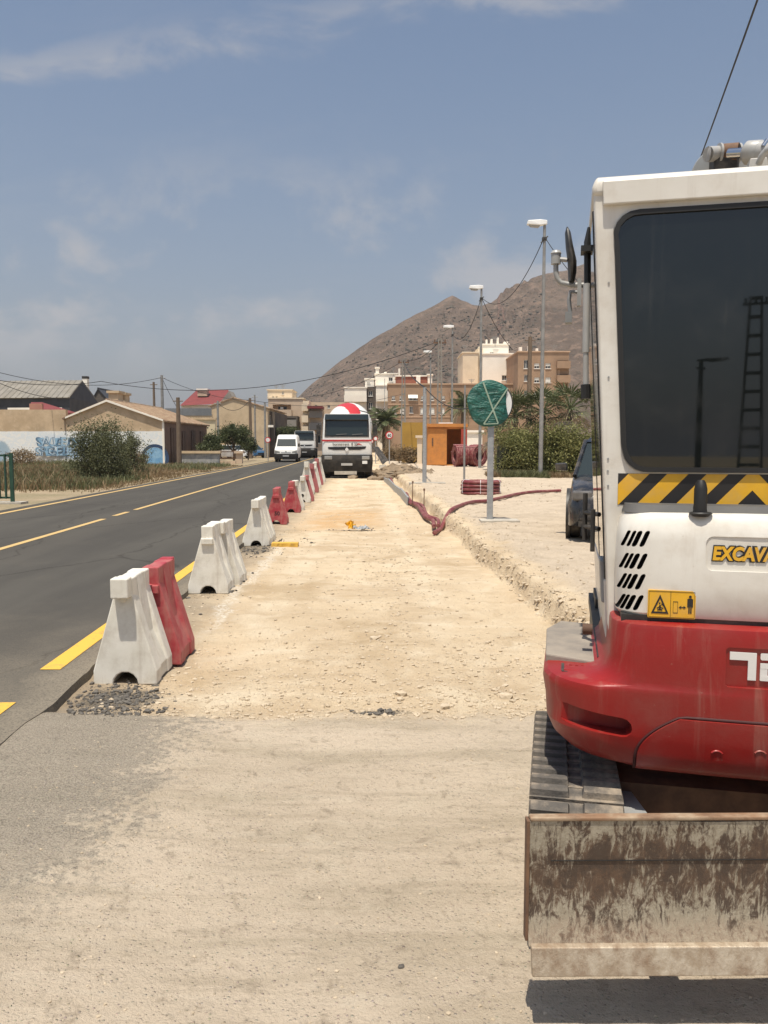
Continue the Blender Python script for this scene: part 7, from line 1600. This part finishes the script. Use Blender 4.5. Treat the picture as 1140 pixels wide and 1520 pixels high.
def palm(px, pyc, Y, zb, lab, n, L, m, trunk_r, seed, drop=1.0, fan=False, dry=0, cat='palm'):
    c = at(px, pyc, Y); t = thing('palm_tree' if not fan else 'fan_palm', lab, cat, (c.x, Y, zb)); h = c.z - zb; r = rng(seed)
    b = MB(); k = 8; b.tube([(0.02 * math.sin(i), 0, -0.2 + (h + 0.25) * i / k) for i in range(k + 1)], [trunk_r * (1.15 - 0.03 * i + 0.08 * (i % 2)) for i in range(k + 1)], 9); b.build('trunk', M_bark, t, 60)
    for q in range(n):
        az = 2 * math.pi * (q * 0.618 % 1) + r.normal() * 0.15; el0 = R(75 - 95 * q / n + r.normal() * 8) if q < n - dry else R(-45 + r.normal() * 15); ln = L * (0.8 + 0.35 * r.random())
        P = []; p = Vector((0, 0, h)); e = el0; S = 9
        for i in range(S + 1):
            P.append(p.copy()); p += Vector((math.cos(az) * math.cos(e), math.sin(az) * math.cos(e), math.sin(e))) * (ln / S); e -= R(9.0 * drop * (0.5 + i / S))
        V = []; Fc = []
        side_ = Vector((-math.sin(az), math.cos(az), 0))
        if fan:
            pe, tg = P[5], (P[5] - P[4]).normalized(); upv = side_.cross(tg).normalized(); nl = 17
            for i in range(nl):
                q2 = R(-100 + 200 * i / (nl - 1)); dr = (tg * math.cos(q2) + side_ * math.sin(q2) + upv * 0.10 * r.normal()); ll = L * (0.62 - 0.16 * abs(math.sin(q2))) * (0.85 + 0.3 * r.random()); w_ = dr.cross(upv).normalized() * L * 0.022; o_ = len(V)
                V += [pe, pe + dr * ll * 0.5 + w_, pe + dr * ll - Vector((0, 0, 0.08 * L)), pe + dr * ll * 0.5 - w_]; Fc.append((o_, o_ + 1, o_ + 2, o_ + 3))
            P = P[:6]; S = 5
        for i in (range(1, S * 4) if not fan else ()):
            f = i / (S * 4); j = min(int(f * S), S - 1); a = P[j].lerp(P[j + 1], f * S - j); tg = (P[j + 1] - P[j]).normalized(); upv = side_.cross(tg)
            ll = L * (0.30 if not fan else 0.5) * math.sin(math.pi * (0.15 + 0.8 * f)) * (0.8 + 0.4 * r.random()); w = L * 0.020
            for s in (-1, 1):
                dr = (side_ * s * 0.75 + tg * (0.65 if not fan else 1.1) - Vector((0, 0, 0.22 * drop)) + upv * 0.12 * r.normal()).normalized(); o_ = len(V)
                V += [a - tg * w, a + dr * ll * 0.5 + tg * w * 0.9, a + dr * ll, a + dr * ll * 0.5 - tg * w * 0.9]; Fc.append((o_, o_ + 1, o_ + 2, o_ + 3))
        b = MB(); b.add(V, Fc); b.tube(P, [0.035 * L / 2.4] * S + [0.006], 4); b.build('frond', M_drypalm if q >= n - dry else m, t)
    return t
palm(572, 628, 75, 0.0, 'date palm with arching fronds right behind the mixer truck', 34, 2.5, M_palm, 0.26, 1, dry=6)
palm(688, 604, 70, 0.1, 'palm with drooping fronds peeping out left of the wrapped sign', 24, 2.0, M_palm, 0.2, 2, dry=3)
palm(765, 616, 40, 0.2, 'spiky fan palm rising over the left end of the hedge', 34, 1.5, M_palm, 0.14, 3, 0.7, True, 3)
palm(806, 612, 40, 0.2, 'spiky fan palm directly behind the nearest street lamp', 34, 1.5, M_palm, 0.14, 4, 0.7, True, 0)
palm(846, 608, 38, 0.2, 'fan palm with bleached dry leaves close to the excavator', 34, 1.5, M_palm, 0.14, 5, 0.7, True, 9)
palm(738, 645, 44, 0.2, 'half dry palm low behind the post of the wrapped sign', 24, 1.3, M_palm, 0.14, 6, 0.9, True, 9)
for px, Y, lab, s in ((588, 66, 'straw coloured bush below the date palm', 31), (611, 58, 'dry bush in front of the ochre wall', 32)):
    p = at(px, 680, Y); bush('bush', lab, 'bush', (p.x, Y, 0.0), (1.3, 0.8, 0.95), 4000, 0.06, M_straw, s, clumps=26)
# dry grass
def grass(n, X, Y, Z, hh, w, m, seed, name):
    r = rng(seed); P = np.stack([X, Y, Z], -1); lean = r.normal(size=(n, 2)) * 0.35 * hh[:, None]; a = r.random(n) * 6.28
    sd = np.stack([np.cos(a), np.sin(a), np.zeros(n)], -1) * w[:, None]; tip = P + np.stack([lean[:, 0], lean[:, 1], hh], -1); mid = P + np.stack([lean[:, 0] * 0.35, lean[:, 1] * 0.35, hh * 0.55], -1)
    V = np.stack([P - sd, P + sd, mid + sd * 0.7, tip, mid - sd * 0.7], 1).reshape(-1, 3); i = np.arange(n)[:, None] * 5
    F = np.concatenate([i + np.array([[0, 1, 2, 4]])], 0); F3 = i + np.array([[4, 2, 3, 3]])
    me = mesh_np(name, V, np.concatenate([F, F3[:, [0, 1, 2, 2]]]) if False else F, m); me2 = mesh_np(name + '_tips', V, F3[:, :3], m)
    bm = bmesh.new(); bm.from_mesh(me); bm.from_mesh(me2); bm.to_mesh(me); bm.free(); bpy.data.meshes.remove(me2)
    return tag(link(name, me), kind='stuff')
rg = rng(55); n = 52000
Y = 25 + 33 * rg.random(n) ** 0.9; X = xl(Y) - 0.55 - 22 * rg.random(n) ** 1.25; hp_n = 0.5 + 0.9 * fbm(X * 0.35, Y * 0.35, 4, 77)
near = sstep(-(X - xl(Y)), 0.5, 3.0); keep = (rg.random(n) < np.clip(0.35 + hp_n, 0.05, 1)) & ((Y > 29) | (rg.random(n) < sstep(Y, 24.5, 29))); X, Y, hp_n, near = X[keep], Y[keep], hp_n[keep], near[keep]
grass(len(X), X, Y, Hf(X, Y) - 0.02, (0.08 + 0.36 * rg.random(len(X))) * (0.35 + 0.65 * near) * np.clip(0.5 + hp_n, 0.35, 1.3) * (1 - 0.45 * sstep(Y, 40, 54)), 0.010 + 0.014 * rg.random(len(X)), M_straw, 56, 'dry_grass')
n = 42000; Y = 27 + 30 * rg.random(n); X = xl(Y) - 1.2 - 18 * rg.random(n); keep = fbm(X * 0.3, Y * 0.3, 3, 78) > -0.08; X, Y = X[keep], Y[keep]
grass(len(X), X, Y, Hf(X, Y) - 0.02, 0.12 + 0.30 * rg.random(len(X)), 0.012 + 0.014 * rg.random(len(X)), M_green_weed, 57, 'weeds')
n = 9000; Y = 33.2 + 3.0 * rg.random(n) ** 1.3; X = 4.4 + 6.5 * rg.random(n); keep = fbm(X * 0.8, Y * 0.8, 3, 79) > -0.15; X, Y = X[keep], Y[keep]
grass(len(X), X, Y, H(X, Y) - 0.01, 0.06 + 0.26 * rg.random(len(X)), 0.008 + 0.012 * rg.random(len(X)), M_straw, 58, 'dry_grass')
n = 3500; X = 4.9 + 2.0 * rg.random(n); Y = 33.0 + 1.2 * rg.random(n); grass(n, X, Y, H(X, Y) - 0.01, 0.06 + 0.30 * rg.random(n), 0.010 + 0.014 * rg.random(n), M_green_weed, 59, 'weeds')
# scrub dots on the hill
nb = 3500; hi_, hj = rg.integers(20, 280, nb), rg.integers(8, 104, nb); Pb = np.stack([HX[hi_, hj], HY[hi_, hj], HZ[hi_, hj] + 0.2], -1); o = link('hill_scrub', rocks_mesh('hill_scrub', Pb, 0.35 + 1.2 * rg.random(nb) ** 3, leaf_mat('scrub_green', (0.075, 0.065, 0.045), (0.11, 0.094, 0.068), 0.0), 60, 0.8)); tag(o, kind='stuff')

# ------------------------------------------------------------------ things behind the camera that the cab window mirrors
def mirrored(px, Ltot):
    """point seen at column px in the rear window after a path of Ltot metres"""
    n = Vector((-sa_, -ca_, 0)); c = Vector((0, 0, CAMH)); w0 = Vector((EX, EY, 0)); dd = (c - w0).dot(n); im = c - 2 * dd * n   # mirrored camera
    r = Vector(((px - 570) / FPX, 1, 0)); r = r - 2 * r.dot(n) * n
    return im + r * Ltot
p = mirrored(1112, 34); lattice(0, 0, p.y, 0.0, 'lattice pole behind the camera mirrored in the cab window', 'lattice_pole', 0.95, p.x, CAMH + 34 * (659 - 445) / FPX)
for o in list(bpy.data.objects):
    if o.parent is not None and 'mirrored in' in o.parent.get('label', ''): o.data = o.data.copy(); o.data.materials.clear(); o.data.materials.append(M_black)  # pale pole made black: its backlit darkness is put into the colour
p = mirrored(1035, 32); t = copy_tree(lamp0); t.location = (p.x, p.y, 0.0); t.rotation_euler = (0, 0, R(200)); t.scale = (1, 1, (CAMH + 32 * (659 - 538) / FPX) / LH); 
for c in t.children: c.data = c.data.copy(); c.data.materials.clear(); c.data.materials.append(M_black)  # lamp blackened as well, a backlit look painted on
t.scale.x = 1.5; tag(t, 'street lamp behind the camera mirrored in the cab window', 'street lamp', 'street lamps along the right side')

# ------------------------------------------------------------------ thin haze in the air
m = bpy.data.materials.new('haze'); m.use_nodes = True; nt = m.node_tree; nt.nodes.remove(nt.nodes['Principled BSDF'])
pv = nt.nodes.new('ShaderNodeVolumePrincipled'); pv.inputs['Color'].default_value = (0.86, 0.88, 0.92, 1); pv.inputs['Density'].default_value = HAZE; pv.inputs['Anisotropy'].default_value = 0.2
nt.links.new(pv.outputs[0], [n for n in nt.nodes if n.type == 'OUTPUT_MATERIAL'][0].inputs['Volume'])
b = MB(); b.box(-1800, 1800, -120, 1400, -1.5, 175); tag(b.build('haze', m), kind='stuff')
